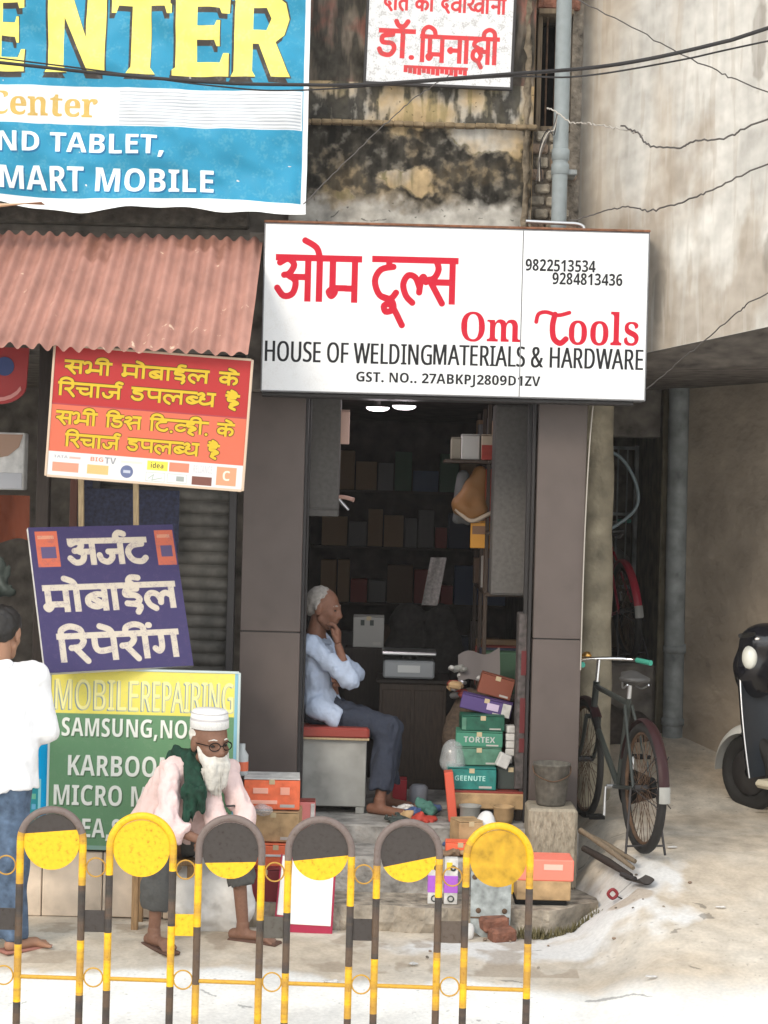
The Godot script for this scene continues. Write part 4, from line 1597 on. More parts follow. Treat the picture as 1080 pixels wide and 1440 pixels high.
	board(t, e1 * .5, -e2 * .5, .03, print_mat("repair_print", im, .55, .4), M.white_card)

	# ---- green board on the counter: 262 x 252 units of 1/268 m
	im = canvas(262, 252, 6.0, lin(.115, .235, .125))
	rect(im, 0, 0, 262, 61, lin(.66, .58, .12))
	for oo in [Vector2(-1.5, 1.8), Vector2(1.2, 1.5), Vector2(0, 0)]:
		var cc := lin(.2, .26, .3) if oo.x < 0 else (lin(.45, .45, .3) if oo.x > 0 else lin(.74, .68, .3))
		words(im, "MOBILE", plain, Rect2(6, 13, 116, 42), cc, 0, oo)
		words(im, "REPAIRING", plain, Rect2(127, 13, 128, 42), cc, 0, oo)
	var wh := lin(.68, .69, .64)
	for oo in [Vector2(1.6, 1.8), Vector2.ZERO]:
		var cc := lin(.07, .13, .07) if oo.x > 0 else wh
		words(im, "SAMSUNG,NOKIA", sans, Rect2(16, 67, 222, 30), cc, 0, oo)
		words(im, "KARBOON", sans, Rect2(26, 119, 148, 29), cc, 0, oo)
		words(im, "MICRO MAX", sans, Rect2(7, 161, 172, 29), cc, 0, oo)
		words(im, "EA,SONY", sans, Rect2(48, 208, 116, 31), cc, 0, oo)
	rect(im, 0, 246, 262, 6, lin(.2, .32, .27))
	rect(im, 257, 0, 5, 252, lin(.2, .4, .5))
	weather(im, 91, .12, Color(.6, .62, .55))
	im = finish(im, 3)
	t = thing("price_board", "green board with white brand names and a yellow heading behind the seated man", "sign", Vector3(-1.226, .432, .79))
	board(t, Vector3(.489, 0, 0), Vector3(0, .47, 0), .02, print_mat("green_board_print", im, .5, .4), M.white_card)
	st = mb()
	for s in [[Vector3(-.494, 0, 0), Vector3(.012, .95, .026)], [Vector3(.494, 0, 0), Vector3(.012, .95, .026)], [Vector3(0, .476, 0), Vector3(.98, .012, .026)]]:
		box(st, s[0] + Vector3(0, 0, -.008), s[1], .002)
	put("frame", st, mat("board_steel", .45, .52, .5, .45), t)

	# ---- bright blue poster with a phone picture, left of the green board
	im = canvas(120, 240, 4.0, lin(.0, .26, .52))
	rect(im, 62, 130, 48, 110, lin(.2, .45, .5))
	rect(im, 66, 134, 40, 106, lin(.02, .2, .24))
	for a in 4:
		for b in 5:
			rect(im, 70 + a * 9, 152 + b * 15, 6, 8, [lin(.1, .3, .45), lin(.5, .45, .15), lin(.3, .4, .4), lin(.12, .35, .25)][(a + b) % 4])
	im = finish(im)
	t = thing("phone_poster", "bright blue poster with a picture of a phone keypad on the counter", "poster", Vector3(-1.94, .36, .775))
	board(t, Vector3(.218, 0, 0), Vector3(0, .43, 0), .01, print_mat("phone_poster_print", im, .4, .45), M.white_card)
# ---------------------------------------------------------------- things in the shop
# a carton: walls and two top flaps slightly raised; base at `at`
func carton(called: String, label: String, at: Vector3, s: Vector3, m: Material, turn := 0.0, lidm: Material = null, group := "", cat := "box") -> Node3D:
	var t := thing(called, label, cat, at, turn, group)
	var st := mb()
	box(st, Vector3(0, s.y * .5 - .002, 0), Vector3(s.x, s.y - .004, s.z), .004)
	put("carton", st, m, t)
	st = mb()
	for k in [-1, 1]:
		box(st, Vector3(0, s.y + .001, k * s.z * .25), Vector3(s.x - .002, .005, s.z * .5 - .004), .001, Basis(Vector3.RIGHT, -k * .02))
	put("flaps", st, lidm if lidm else m, t)
	if s.x > .13 and s.y > .07:                       # tape over the top edge and a small printed line
		st = mb()
		box(st, Vector3(0, s.y - .012, s.z * .5 + .0012), Vector3(.03, .026, .0022))
		put("tape", st, M.tape, t)
		st = mb()
		box(st, Vector3(s.x * .28, s.y * .13, s.z * .5 + .001), Vector3(s.x * .26, s.y * .1, .0018))
		put("small_print", st, M.small_print, t)
	return t

func label_plate(t: Node3D, c: Vector3, w: float, h: float, m: Material, called := "label"):
	var st := mb()
	box(st, c, Vector3(w, h, .004), .001)
	put(called, st, m, t)

func raised_text(t: Node3D, text: String, c: Vector3, h: float, m: Material, wide := 1.0):
	var tm := TextMesh.new()
	tm.text = text
	tm.font = font("Droid Sans", 700)
	tm.font_size = 32
	tm.pixel_size = h / 24.0
	tm.depth = .002
	var o := put_mesh("lettering", tm, m, t)
	o.position = c
	o.scale = Vector3(wide, 1, 1)

func build_shop_goods():
	mat("tape", .45, .36, .22, .3)
	mat("small_print", .4, .38, .35, .6)
	# round ceiling lamps, each with its own light
	var spots := [[Vector3(-.055, 2.39, -1.0), "round white ceiling lamp deeper inside the hardware shop, the left one"], [Vector3(.105, 2.395, -.8), "round white ceiling lamp nearer the doorway, the right one"]]
	for s in spots:
		var l := thing("ceiling_lamp", s[1], "lamp", s[0], 0, "lamps on the shop ceiling")
		var st := mb()
		lathe(st, [Vector2(.0, -.024), Vector2(.03, -.023), Vector2(.055, -.018), Vector2(.068, -.01), Vector2(.072, -.0)], 28)
		put("diffuser", st, M.lamp_face, l)
		st = mb()
		lathe(st, [Vector2(.072, .001), Vector2(.06, .006), Vector2(.02, .012), Vector2(.02, .058)], 20)
		put("mount", st, M.grey_cabinet, l)
		var o := OmniLight3D.new()
		o.name = "lamp_light"
		o.light_color = Color(1, .95, .97)
		o.light_energy = .05
		o.light_size = .07
		o.omni_range = 6.0
		o.omni_attenuation = 2.0
		o.shadow_enabled = true
		o.position = Vector3(0, -.06, 0)
		l.add_child(o)

	# wall cabinets at both sides of the entrance
	var t := thing("wall_cabinet", "grey cabinet hung high inside the shop behind the left pillar", "cabinet", Vector3(-.37, 1.76, -.62))
	var st := mb()
	box(st, Vector3(0, .33, 0), Vector3(.2, .66, .3), .004)
	put("body", st, M.grey_cabinet, t)
	st = mb()
	box(st, Vector3(.0, .33, .153), Vector3(.19, .64, .006), .002)
	box(st, Vector3(0, -.02, .05), Vector3(.2, .04, .2), .004)
	put("door", st, M.grey_cabinet, t)
	carton("hanging_packet", "pale pink packet hanging high beside the left grey cabinet", Vector3(-.245, 2.15, -.62), Vector3(.055, .2, .03), mat("pale_pink", .6, .4, .34, .6), 0, null, "", "packet")
	t = thing("hand_tool", "pale handled hand tool sticking out from the left shop wall", "tool", Vector3(-.3, 1.83, -.6))
	st = mb()
	tube(st, smooth_path([Vector3(0, 0, 0), Vector3(.06, .005, .02), Vector3(.12, -.01, .04)], 4), [.016, .012, .014], 8)
	put("handle", st, mat("tool_pink", .5, .3, .25, .5), t)
	st = mb()
	tube(st, [Vector3(.03, -.01, .02), Vector3(.09, -.07, .03)], [.012, .008], 8)
	put("trigger", st, M.steel, t)

	t = thing("wall_cabinet", "tall grey cabinet hung inside the shop beside the right pillar", "cabinet", Vector3(.72, 1.285, -.62))
	st = mb()
	box(st, Vector3(.03, .56, 0), Vector3(.22, 1.12, .28), .004)
	put("body", st, M.grey_cabinet, t)
	st = mb()
	box(st, Vector3(.03, .56, .144), Vector3(.21, 1.1, .006), .002)
	put("door", st, M.grey_cabinet, t)

	# shelving along the right wall with goods
	var sh := thing("wall_shelf", "dark wooden shelf unit along the right wall of the shop", "shelf", Vector3(.82, .02, -1.5))
	for y in [.62, 1.25, 1.62, 2.05]:
		st = mb()
		box(st, Vector3(0, y, 0), Vector3(.4, .02, 1.5), .003)
		put("shelf_board", st, M.brown_wood, sh)
	for z in [-.74, 0.0, .6]:
		st = mb()
		box(st, Vector3(-.19, 1.2, z), Vector3(.025, 2.4, .03), .003)
		put("upright", st, M.brown_wood, sh)
	# top shelf: three small cartons
	var gw: Material = mat("carton_white", .45, .44, .42, .7)
	carton("small_carton", "narrow grey-brown carton at the left on the top shelf", Vector3(.43, 2.083, -1.0), Vector3(.06, .13, .18), mat("carton_brownish", .2, .18, .14, .7))
	carton("small_carton", "white carton in the middle of the top shelf", Vector3(.515, 2.083, -.98), Vector3(.11, .15, .2), gw)
	var c3 := carton("small_carton", "cream and red carton at the right end of the top shelf", Vector3(.63, 2.083, -.95), Vector3(.1, .15, .2), mat("carton_cream", .5, .4, .3, .7))
	label_plate(c3, Vector3(0, .045, .102), .098, .09, M.red_card, "red_band")
	st = mb()
	box(st, Vector3(.57, 2.07, -1.0), Vector3(.42, .02, .3), .003)
	tag(put("hanging_shelf", st, M.brown_wood), "short dark shelf carrying the cartons near the shop ceiling", "shelf")
	# hanging tools: gloves, belts, a red strip, yellow pouch
	t = thing("tool_belt", "brown leather tool belt hanging on the right shop wall", "tool belt", Vector3(.55, 1.78, -.95))
	t.scale = Vector3(1.15, 1.15, 1.15)
	st = mb()
	flesh(st, [cap(Vector3(.02, .2, 0), Vector3(-.06, .02, .02), .03, .05), cap(Vector3(.03, .18, 0), Vector3(.03, .0, .03), .03, .045), cap(Vector3(-.07, .02, .02), Vector3(-.02, -.03, .05), .04, .03)], .02, .014, [.012, noise(95, 8.0, 3)])
	put("pouch", st, mat("leather_tan", .24, .11, .035, .6), t)
	st = mb()
	tube(st, smooth_path([Vector3(-.1, -.0, .06), Vector3(-.02, -.06, .07), Vector3(.06, -.03, .07), Vector3(.12, .0, .05)], 4), .012, 8)
	put("strap", st, mat("strap_pale", .45, .36, .28, .6), t)
	st = mb()
	box(st, Vector3(.632, 1.87, -.9), Vector3(.035, .32, .02), .004)
	tag(put("red_strip", st, M.red_card), "narrow red packet hanging beside the tall grey cabinet", "packet")
	t = carton("yellow_packet", "orange-yellow packet on the shelf edge below the tool belt", Vector3(.59, 1.545, -.92), Vector3(.12, .16, .05), mat("packet_yellow", .6, .27, .03, .5), 0, null, "", "packet")
	label_plate(t, Vector3(0, .11, .028), .1, .05, mat("packet_dark", .2, .1, .05, .5))
	st = mb()
	flesh(st, [cap(Vector3(.48, 1.98, -1.0), Vector3(.45, 1.72, -.98), .04, .03), cap(Vector3(.5, 1.9, -1.0), Vector3(.52, 1.7, -.98), .03, .02)], .02, .014, [.01, noise(96, 8.0, 3)])
	tag(put("work_gloves", st, mat("glove_grey", .1, .1, .1, .8)), "pair of grey work gloves hanging at the back of the shop", "gloves")
	# newspaper hanging from a nail
	st = mb()
	var nwf := func(u: float, v: float) -> Vector3: return Vector3(.3 + .1 * u - .05 * v, 1.47 - .3 * v, -1.25 + .02 * sin(u * 6.0 + v * 3.0))
	sheet(st, nwf, 6, 10)
	tag(put("newspaper", st, mat("newsprint", .32, .29, .28, .9, {"tex": "dirt", "scale": 6.0})), "folded newspaper hanging at the back of the shop", "newspaper")
	# stock on the shelves along both walls and across the back
	var tones := [mat("stock_kraft", .3, .2, .12, .8), mat("stock_blue", .06, .09, .17, .6), mat("stock_red", .26, .05, .04, .6), mat("stock_pale", .42, .39, .35, .7), mat("stock_grey", .17, .165, .16, .6), mat("stock_green", .06, .13, .08, .6), mat("stock_brown", .16, .1, .065, .7), mat("stock_navy", .04, .05, .09, .6)]
	var tnames := ["tan cardboard", "blue", "red", "pale grey", "grey", "green", "brown", "navy"]
	for y in [.642, 1.272, 1.642, 2.072]:
		var z := -2.2
		while z < -1.05:
			var w := rng.randf_range(.09, .2)
			var hgt := rng.randf_range(.12, .3)
			var dpt := rng.randf_range(.16, .3)
			var tn := rng.randi() % tones.size()
			st = mb()
			box(st, Vector3(0, hgt * .5, 0), Vector3(dpt, hgt, w - .01), .004)
			var o = tag(put("stock_box", st, tones[tn]), "%s stock box on the %s shelf along the right wall" % [tnames[tn], {.642: "lowest", 1.272: "second", 1.642: "third", 2.072: "top"}[y]], "box", "stock on the right-hand shelves")
			o.position = Vector3(.64 + dpt * .5 + rng.randf_range(-.03, .02), y, z + w * .5)
			o.rotation.y = rng.randf_range(-.15, .15)
			z += w
	var ls := thing("wall_shelf", "dim shelf unit across the back wall of the shop", "shelf", Vector3(.2, .02, -4.8))
	for y in [.5, .95, 1.4, 1.85]:
		st = mb()
		box(st, Vector3(0, y, 0), Vector3(1.55, .02, .34), .003)
		put("shelf_board", st, M.brown_wood, ls)
		var x := -.5
		while x < .9:
			var w := rng.randf_range(.1, .22)
			var hgt := rng.randf_range(.14, .34)
			var tn := rng.randi() % tones.size()
			st = mb()
			box(st, Vector3(0, hgt * .5, 0), Vector3(w - .012, hgt, .2), .004)
			var o = tag(put("stock_box", st, tones[tn]), "%s stock box on the %s back shelf of the shop" % [tnames[tn], {.5: "lowest", .95: "second", 1.4: "third", 1.85: "top"}[y]], "box", "stock on the back shelves")
			o.position = Vector3(x + w * .5, y + .031, -4.78 + rng.randf_range(-.03, .04))
			x += w
	# bench with a red top and grey front
	t = thing("bench", "grey panelled bench with a dark red top where the shopkeeper sits", "bench", Vector3(-.27, .02, -.42))
	st = mb()
	box(st, Vector3(0, .235, 0), Vector3(.41, .39, .42), .004)
	put("body", st, M.grey_laminate, t)
	st = mb()
	box(st, Vector3(0, .466, .01), Vector3(.44, .06, .48), .012)
	put("seat", st, M.red_laminate, t)
	st = mb()
	box(st, Vector3(0, .432, .235), Vector3(.44, .014, .012), .002)
	put("edge_strip", st, M.pale_wood, t)
	for x in [-.185, .175]:
		for z in [-.18, .18]:
			st = mb()
			box(st, Vector3(x, .02, z), Vector3(.05, .04, .05), .003)
			put("leg", st, M.grey_laminate, t)

	# wooden counter with a weighing scale
	t = thing("wooden_counter", "brown wooden counter with a weighing scale inside the shop", "counter", Vector3(.21, .02, -1.4))
	st = mb()
	box(st, Vector3(0, .33, 0), Vector3(.42, .66, .4), .005)
	put("body", st, M.brown_wood, t)
	st = mb()
	box(st, Vector3(0, .672, 0), Vector3(.46, .024, .44), .004)
	put("top", st, M.dark_wood, t)
	for x in [-.1, .1]:
		st = mb()
		box(st, Vector3(x, .34, .203), Vector3(.18, .56, .008), .003)
		put("panel", st, M.brown_wood, t)
	t = thing("weighing_scale", "silver weighing scale with a lit display on the wooden counter", "scale", Vector3(.18, .705, -1.3))
	st = mb()
	box(st, Vector3(0, .065, 0), Vector3(.32, .11, .3), .012)
	put("body", st, mat("scale_grey", .32, .33, .34, .4), t)
	st = mb()
	box(st, Vector3(0, .165, 0), Vector3(.34, .02, .32), .006)
	put("pan", st, M.steel, t)
	label_plate(t, Vector3(0, .07, .152), .14, .045, mat("scale_window", .6, .6, .58, .3), "display")
	st = mb()
	tube(st, [Vector3(0, .12, 0), Vector3(0, .16, 0)], .05, 12)
	put("column", st, M.dark_trim, t)
	# bag and dim machine behind the scale
	st = mb()
	flesh(st, [ell(Vector3(.12, .5, -2.1), Vector3(.2, .45, .18)), ell(Vector3(.4, .62, -2.15), Vector3(.2, .55, .18)), ell(Vector3(.2, 1.0, -2.15), Vector3(.15, .14, .14))], .03, .024, [.05, folds(97, 3.0)])
	tag(put("sack_pile", st, mat("sack_dark", .05, .045, .042, .95, {"tex": "dirt", "scale": 3.0, "normal": "cloth"})), "dark bulky sacks heaped behind the weighing scale", "sacks")
	t = carton("white_box", "whitish machine box with dials behind the shopkeeper", Vector3(-.08, .861, -1.75), Vector3(.2, .2, .16), mat("box_dull", .34, .33, .31, .8))
	for k in 2:
		label_plate(t, Vector3(-.04 + k * .06, .16, .082), .025, .035, M.dark_card, "dial")
	st = mb()
	box(st, Vector3(-.1, .44, -1.75), Vector3(.26, .838, .24), .004)
	tag(put("side_cabinet", st, M.dark_wood), "dark narrow cabinet behind the shopkeeper's back", "cabinet")

	# stack of boxes at the right of the doorway, on a low platform
	t = thing("low_stand", "low wooden stand by the doorway carrying the stack of boxes", "stand", Vector3(.64, .02, -.28))
	st = mb()
	box(st, Vector3(0, .11, 0), Vector3(.4, .09, .38), .006)
	put("top", st, M.tan_card, t)
	st = mb()
	box(st, Vector3(0, .16, -.02), Vector3(.4, .012, .4), .002)
	put("mat", st, M.red_laminate, t)
	for x in [-.17, .17]:
		for z in [-.15, .15]:
			st = mb()
			box(st, Vector3(x, .033, z), Vector3(.04, .066, .04), .003)
			put("leg", st, M.brown_wood, t)
	var c := carton("tool_carton", "teal carton at the bottom of the stack by the doorway", Vector3(.54, .188, -.26), Vector3(.28, .12, .26), M.teal_card, .0)
	raised_text(c, "GEENUTE", Vector3(-.01, .065, .131), .03, mat("print_pale", .35, .6, .55, .5))
	carton("tool_carton", "dark green carton beside the teal one at the foot of the stack", Vector3(.765, .188, -.3), Vector3(.15, .125, .24), M.dark_card)
	c = carton("tool_carton", "pale green carton with white lettering in the middle of the stack", Vector3(.58, .315, -.32), Vector3(.26, .1, .2), M.pale_green_card, .03)
	c = carton("tool_carton", "green carton with a white brand print second from the top", Vector3(.585, .42, -.33), Vector3(.27, .085, .2), mat("mid_green", .05, .2, .13, .6), -.03)
	raised_text(c, "TORTEX", Vector3(.0, .042, .1005), .034, mat("print_white", .4, .42, .4, .6), 1.1)
	c = carton("tool_carton", "dark green carton on top of the green stack", Vector3(.6, .51, -.35), Vector3(.25, .085, .18), M.green_card, .04)
	label_plate(c, Vector3(-.11, .04, .0905), .025, .07, M.pale_green_card)
	for i in 5:
		st = mb()
		box(st, Vector3.ZERO, Vector3(.075, .042, .09), .006)
		var o = tag(put("small_white_box", st, M.white_card), ["lowest", "second", "middle", "fourth", "topmost"][i] + " small white box piled beside the green cartons", "box", "small white boxes")
		o.position = Vector3(.775 - (.03 if i == 0 else 0.0), .345 + i * .044, -.3)
		o.rotation.y = rng.randf_range(-.2, .2)
	st = mb()
	box(st, Vector3.ZERO, Vector3(.07, .08, .05), .006)
	var wb = tag(put("tilted_white_box", st, M.white_card), "tilted small white box leaning on the pale green carton", "box")
	wb.position = Vector3(.72, .355, -.17)
	wb.rotation = Vector3(.1, .2, -.4)
	# clear plastic wrap bulging at the left of the stack
	st = mb()
	flesh(st, [ell(Vector3(.43, .37, -.25), Vector3(.07, .09, .07)), ell(Vector3(.44, .3, -.22), Vector3(.06, .05, .06))], .02, .014, [.015, noise(98, 7.0, 2)])
	tag(put("plastic_bag", st, M.plastic_clear), "clear plastic bag bulging at the left of the green cartons", "bag")
	c = carton("purple_carton", "long purple carton with a white end lying slanted on the stack", Vector3(.62, .6, -.42), Vector3(.3, .085, .11), M.purple_card)
	c.rotation = Vector3(0, -.1, -.2)
	label_plate(c, Vector3(.12, .042, .057), .05, .078, M.white_card)
	label_plate(c, Vector3(.04, .045, .057), .07, .04, mat("print_lilac", .5, .4, .55, .5))
	c = carton("orange_packet", "dull orange packet above the purple carton", Vector3(.67, .69, -.5), Vector3(.2, .12, .1), mat("dull_orange", .2, .06, .035, .7))
	c.rotation.z = -.25
	# loose small parts and paper along the wall
	for i in 14:
		st = mb()
		var s := rng.randf_range(.02, .045)
		box(st, Vector3.ZERO, Vector3(s * 2.0, s, s * 1.3), s * .3)
		var o = tag(put("hardware_piece", st, [M.white_card, M.tan_card, M.steel, M.red_laminate, M.grey_laminate][i % 5]), ["white", "tan", "shiny metal", "dark red", "grey"][i % 5] + " small packet of hardware heaped by the right shop wall", "packet", "loose hardware packets")
		o.position = Vector3(rng.randf_range(.42, .62), .66 + rng.randf_range(0, .18) - .0 * i, rng.randf_range(-.75, -.5))
		o.rotation = Vector3(rng.randf_range(-.4, .4), rng.randf_range(-2, 2), rng.randf_range(-.4, .4))
	st = mb()
	flesh(st, [ell(Vector3(.54, .35, -.68), Vector3(.16, .34, .12)), ell(Vector3(.66, .4, -.72), Vector3(.14, .3, .1))], .04, .025, [.03, noise(99, 5.0, 3)])
	tag(put("stock_heap", st, mat("heap_brown", .15, .105, .075, .85, {"tex": "dirt", "scale": 6.0})), "heap of dim mixed stock behind the stacked boxes", "heap")
	st = mb()
	var pf := func(u: float, v: float) -> Vector3: return Vector3(.47 + .25 * u, .9 - .16 * v + .04 * u + .02 * sin(u * 7.0), -.8 + .12 * v)
	sheet(st, pf, 8, 5)
	tag(put("paper_sheet", st, mat("paper_grey", .16, .14, .135, .8)), "grey sheet of paper lying on the heap by the right wall", "paper")
	# tall posters/packets leaning against the inside of the right pillar
	t = thing("leaning_panel", "pale tall packet with red marks leaning inside the right pillar", "packet", Vector3(.81, .2, -.22))
	st = mb()
	box(st, Vector3(-.0, .5, 0), Vector3(.05, 1.0, .2), .006)
	put("sheet", st, mat("panel_grey", .13, .11, .105, .6, {"tex": "dirt", "scale": 3.0}), t)
	for k in [[.72, .14], [.42, .2], [.25, .08]]:
		st = mb()
		box(st, Vector3(.008, k[0], .102), Vector3(.03, k[1], .004), .001)
		put("red_mark", st, mat("mark_red", .12, .018, .02, .6), t)
	# floor clutter between the bench and the stack
	c = carton("red_box", "small bright red box on the shop floor behind the shopkeeper's foot", Vector3(.12, .021, -.75), Vector3(.12, .13, .1), mat("vivid_red", .35, .01, .02, .4))
	st = mb()
	flesh(st, [ell(Vector3(.27, .07, -.25), Vector3(.06, .05, .05)), ell(Vector3(.32, .05, -.2), Vector3(.05, .035, .05))], .01, .009, [.03, folds(100, 7.0)])
	tag(put("cloth_bundle", st, mat("bundle_teal", .06, .16, .13, .8)), "small greenish cloth bundle on the shop floor", "cloth")
	st = mb()
	lathe(st, [Vector2(.05, 0), Vector2(.055, .02), Vector2(.055, .1), Vector2(.04, .115), Vector2(.0, .118)], 16, Transform3D(Basis(), Vector3(.25, .021, -.62)))
	tag(put("paint_tin", st, mat("tin_grey", .25, .25, .28, .4)), "small grey tin on the shop floor beside the red box", "tin")
	t = thing("red_sheet", "bright red-orange folded card leaning left of the low stand", "card", Vector3(.42, .02, -.08))
	st = mb()
	box(st, Vector3(0, .14, 0), Vector3(.05, .28, .12), .004, Basis(Vector3.BACK, .12))
	put("card", st, mat("card_vermilion", .55, .09, .05, .5), t)
	c = carton("tan_carton", "crumpled tan carton under the front edge of the low stand", Vector3(.5, -.079, .25), Vector3(.14, .16, .16), M.tan_card, .3)
	st = mb()
	flesh(st, [cap(Vector3(.62, .09, .2), Vector3(.66, -.06, .32), .02, .07), cap(Vector3(.6, .1, .2), Vector3(.57, .02, .26), .015, .04)], .02, .014, [.015, noise(101, 7.0, 2)])
	tag(put("white_sack", st, M.sack), "small tied white sack below the stacked boxes", "sack")
	for i in 2:
		st = mb()
		lathe(st, [Vector2(.0, .0), Vector2(.046, 0), Vector2(.056, .03), Vector2(.058, .085), Vector2(.064, .09), Vector2(.064, .098), Vector2(.054, .097), Vector2(.05, .03), Vector2(0, .012)], 16)
		var o = tag(put("small_pot", st, [M.grey_laminate, M.tan_card][i]), ["small grey metal pot under the left end of the low stand", "small brown pot under the right end of the low stand"][i], "pot")
		o.position = Vector3([.53, .72][i], .021, -.02)

# ---------------------------------------------------------------- in front of the shops
func build_forecourt_things():
	# cartons to the left of the steps
	var c := carton("orange_carton", "bright orange-red carton wrapped in plastic, top of the pile left of the steps", Vector3(-.565, .165, .47), Vector3(.3, .16, .26), M.orange_card, .05, M.white_card)
	label_plate(c, Vector3(-.06, .1, .132), .08, .03, mat("print_salmon", .8, .4, .3, .5), "print")
	label_plate(c, Vector3(.07, .1, .132), .05, .04, mat("print_salmon2", .8, .36, .26, .5), "print")
	label_plate(c, Vector3(-.04, .04, .132), .14, .02, M.print_salmon, "print")
	c = carton("tan_carton", "open tan cardboard carton below the orange-red one", Vector3(-.54, -.0, .5), Vector3(.27, .155, .28), M.tan_card, -.04)
	c = carton("orange_carton", "orange-red carton at the foot of the pile left of the steps", Vector3(-.53, -.265, .55), Vector3(.24, .255, .26), M.orange_card, .03)
	label_plate(c, Vector3(.0, .2, .132), .2, .012, M.white_card, "tape")
	label_plate(c, Vector3(-.02, .13, .132), .14, .03, M.print_salmon, "print")
	c = carton("pink_carton", "small pink and white carton beside the pile, in front of the bench", Vector3(-.375, -.079, .35), Vector3(.085, .26, .1), mat("pink_card", .6, .2, .19, .6), 0, M.red_laminate)
	label_plate(c, Vector3(.03, .13, .052), .022, .24, M.white_card, "stripe")
	var st := mb()
	flesh(st, [ell(Vector3(-.63, .175, .66), Vector3(.05, .025, .03)), ell(Vector3(-.58, .17, .66), Vector3(.04, .02, .03))], .015, .01, [.014, noise(111, 10.0, 2)])
	tag(put("plastic_packet", st, M.plastic_clear), "crumpled clear plastic packet on the tan carton", "packet")
	st = mb()
	lathe(st, [Vector2(.0, 0), Vector2(.036, .0), Vector2(.038, .01), Vector2(.038, .11), Vector2(.02, .14), Vector2(.02, .17), Vector2(0, .17)], 16, Transform3D(Basis(), Vector3(-.735, .325, .46)))
	var bt = tag(put("bottle", st, mat("bottle_grey", .4, .42, .42, .25)), "small grey and orange bottle behind the seated man's shoulder", "bottle")
	st = mb()
	lathe(st, [Vector2(.0388, 0), Vector2(.0388, .05)], 16, Transform3D(Basis(), Vector3(-.735, .35, .46)))
	put("wrapper", st, mat("wrapper_orange", .6, .13, .06, .5), bt)
	st = mb()
	box(st, Vector3(-.72, .04, .45), Vector3(.12, .57, .2), .004)
	tag(put("crate_stand", st, M.dark_wood), "dark narrow stand that carries the bottle behind the seated man", "stand")
	# white standing board with a red border
	var t := thing("standing_board", "blank white standing board with a red rim at the foot of the steps", "board", Vector3(-.325, -.405, .98))
	t.rotation = Vector3(-.08, .0, -.03)
	st = mb()
	box(st, Vector3(0, .215, 0), Vector3(.232, .43, .022), .004)
	put("rim", st, mat("rim_red", .35, .02, .06, .45), t)
	st = mb()
	box(st, Vector3(-.002, .235, .013), Vector3(.215, .38, .006), .002)
	put("face", st, M.white_paint, t)
	st = mb()
	box(st, Vector3(0, .18, -.09), Vector3(.03, .36, .012), .002, Basis(Vector3.RIGHT, .38))
	put("prop", st, M.brown_wood, t)
	t = thing("narrow_board", "narrow white strip board leaning beside the standing board", "board", Vector3(-.482, -.40, 1.0))
	t.rotation = Vector3(-.08, .1, -.08)
	st = mb()
	box(st, Vector3(0, .24, 0), Vector3(.042, .3, .012), .003)
	put("face", st, M.white_paint, t)
	st = mb()
	box(st, Vector3(-.025, .2, -.004), Vector3(.008, .4, .014), .002)
	box(st, Vector3(.0, .05, -.004), Vector3(.04, .1, .012), .002)
	put("rim", st, M.rim_red, t)
	c = carton("dark_red_box", "dark red box in the shade behind the narrow white board", Vector3(-.57, -.405, .82), Vector3(.16, .3, .1), mat("deep_red", .18, .015, .02, .5))
	# white sack behind the seated man
	st = mb()
	flesh(st, [ell(Vector3(-.84, -.22, .93), Vector3(.16, .2, .14)), ell(Vector3(-.74, -.24, .96), Vector3(.12, .17, .12)), ell(Vector3(-.92, -.25, .95), Vector3(.09, .15, .1)), ell(Vector3(-.8, -.05, .92), Vector3(.1, .07, .08))], .03, .016, [.03, noise(112, 5.0, 3)])
	tag(put("white_sack", st, M.sack), "bulging white plastic sack between the seated man's legs", "sack")
	t = thing("low_stool", "low wooden stool under the seated old man", "stool", Vector3(-1.08, -.405, .92))
	st = mb()
	box(st, Vector3(0, .36, 0), Vector3(.34, .03, .26), .006)
	put("seat", st, M.wood, t)
	for x in [-.14, .14]:
		for z in [-.1, .1]:
			st = mb()
			box(st, Vector3(x, .172, z), Vector3(.035, .345, .035), .004)
			put("leg", st, M.wood, t)

	# stone pedestal with a cement bucket
	st = mb()
	var nn := noise(113, 4.0, 4)
	var prof := [[-.14, -.27], [.14, -.27]]
	box(st, Vector3(.965, -.05, .22), Vector3(.27, .44, .3), .015)
	tag(put("stone_pedestal", st, mat("pedestal_stone", .36, .31, .235, .95, {"tex": "streak", "scale": Vector3(3, .7, 3), "normal": "bump", "nscale": 1.0})), "rough tan stone block in front of the right pillar", "pedestal")
	t = thing("cement_bucket", "grey cement-crusted bucket standing on the stone block", "bucket", Vector3(.963, .172, .22))
	st = mb()
	lathe(st, [Vector2(0, 0), Vector2(.076, .0), Vector2(.082, .01), Vector2(.1, .215), Vector2(.106, .22), Vector2(.106, .23), Vector2(.097, .228), Vector2(.076, .02), Vector2(0, .02)], 24)
	put("pail", st, mat("bucket_grey", .17, .155, .13, .9, {"tex": "dirt", "scale": 3.0, "normal": "bump", "nscale": .8}), t)
	st = mb()
	tube(st, smooth_path([Vector3(-.105, .21, 0), Vector3(-.09, .17, .06), Vector3(0, .14, .1), Vector3(.09, .17, .06), Vector3(.105, .21, 0)], 4), .004, 6)
	put("handle", st, M.rust_steel, t)
	# orange and tan carton on the lower step
	t = thing("two_tone_carton", "carton with an orange-red upper and tan lower half on the lower step", "box", Vector3(.875, -.268, .68))
	st = mb()
	box(st, Vector3(0, .012, 0), Vector3(.27, .024, .2), .003)
	put("pallet", st, M.black, t)
	st = mb()
	box(st, Vector3(.012, .076, 0), Vector3(.285, .102, .21), .004)
	put("carton", st, M.tan_card, t)
	st = mb()
	box(st, Vector3(.02, .183, 0), Vector3(.295, .112, .216), .006)
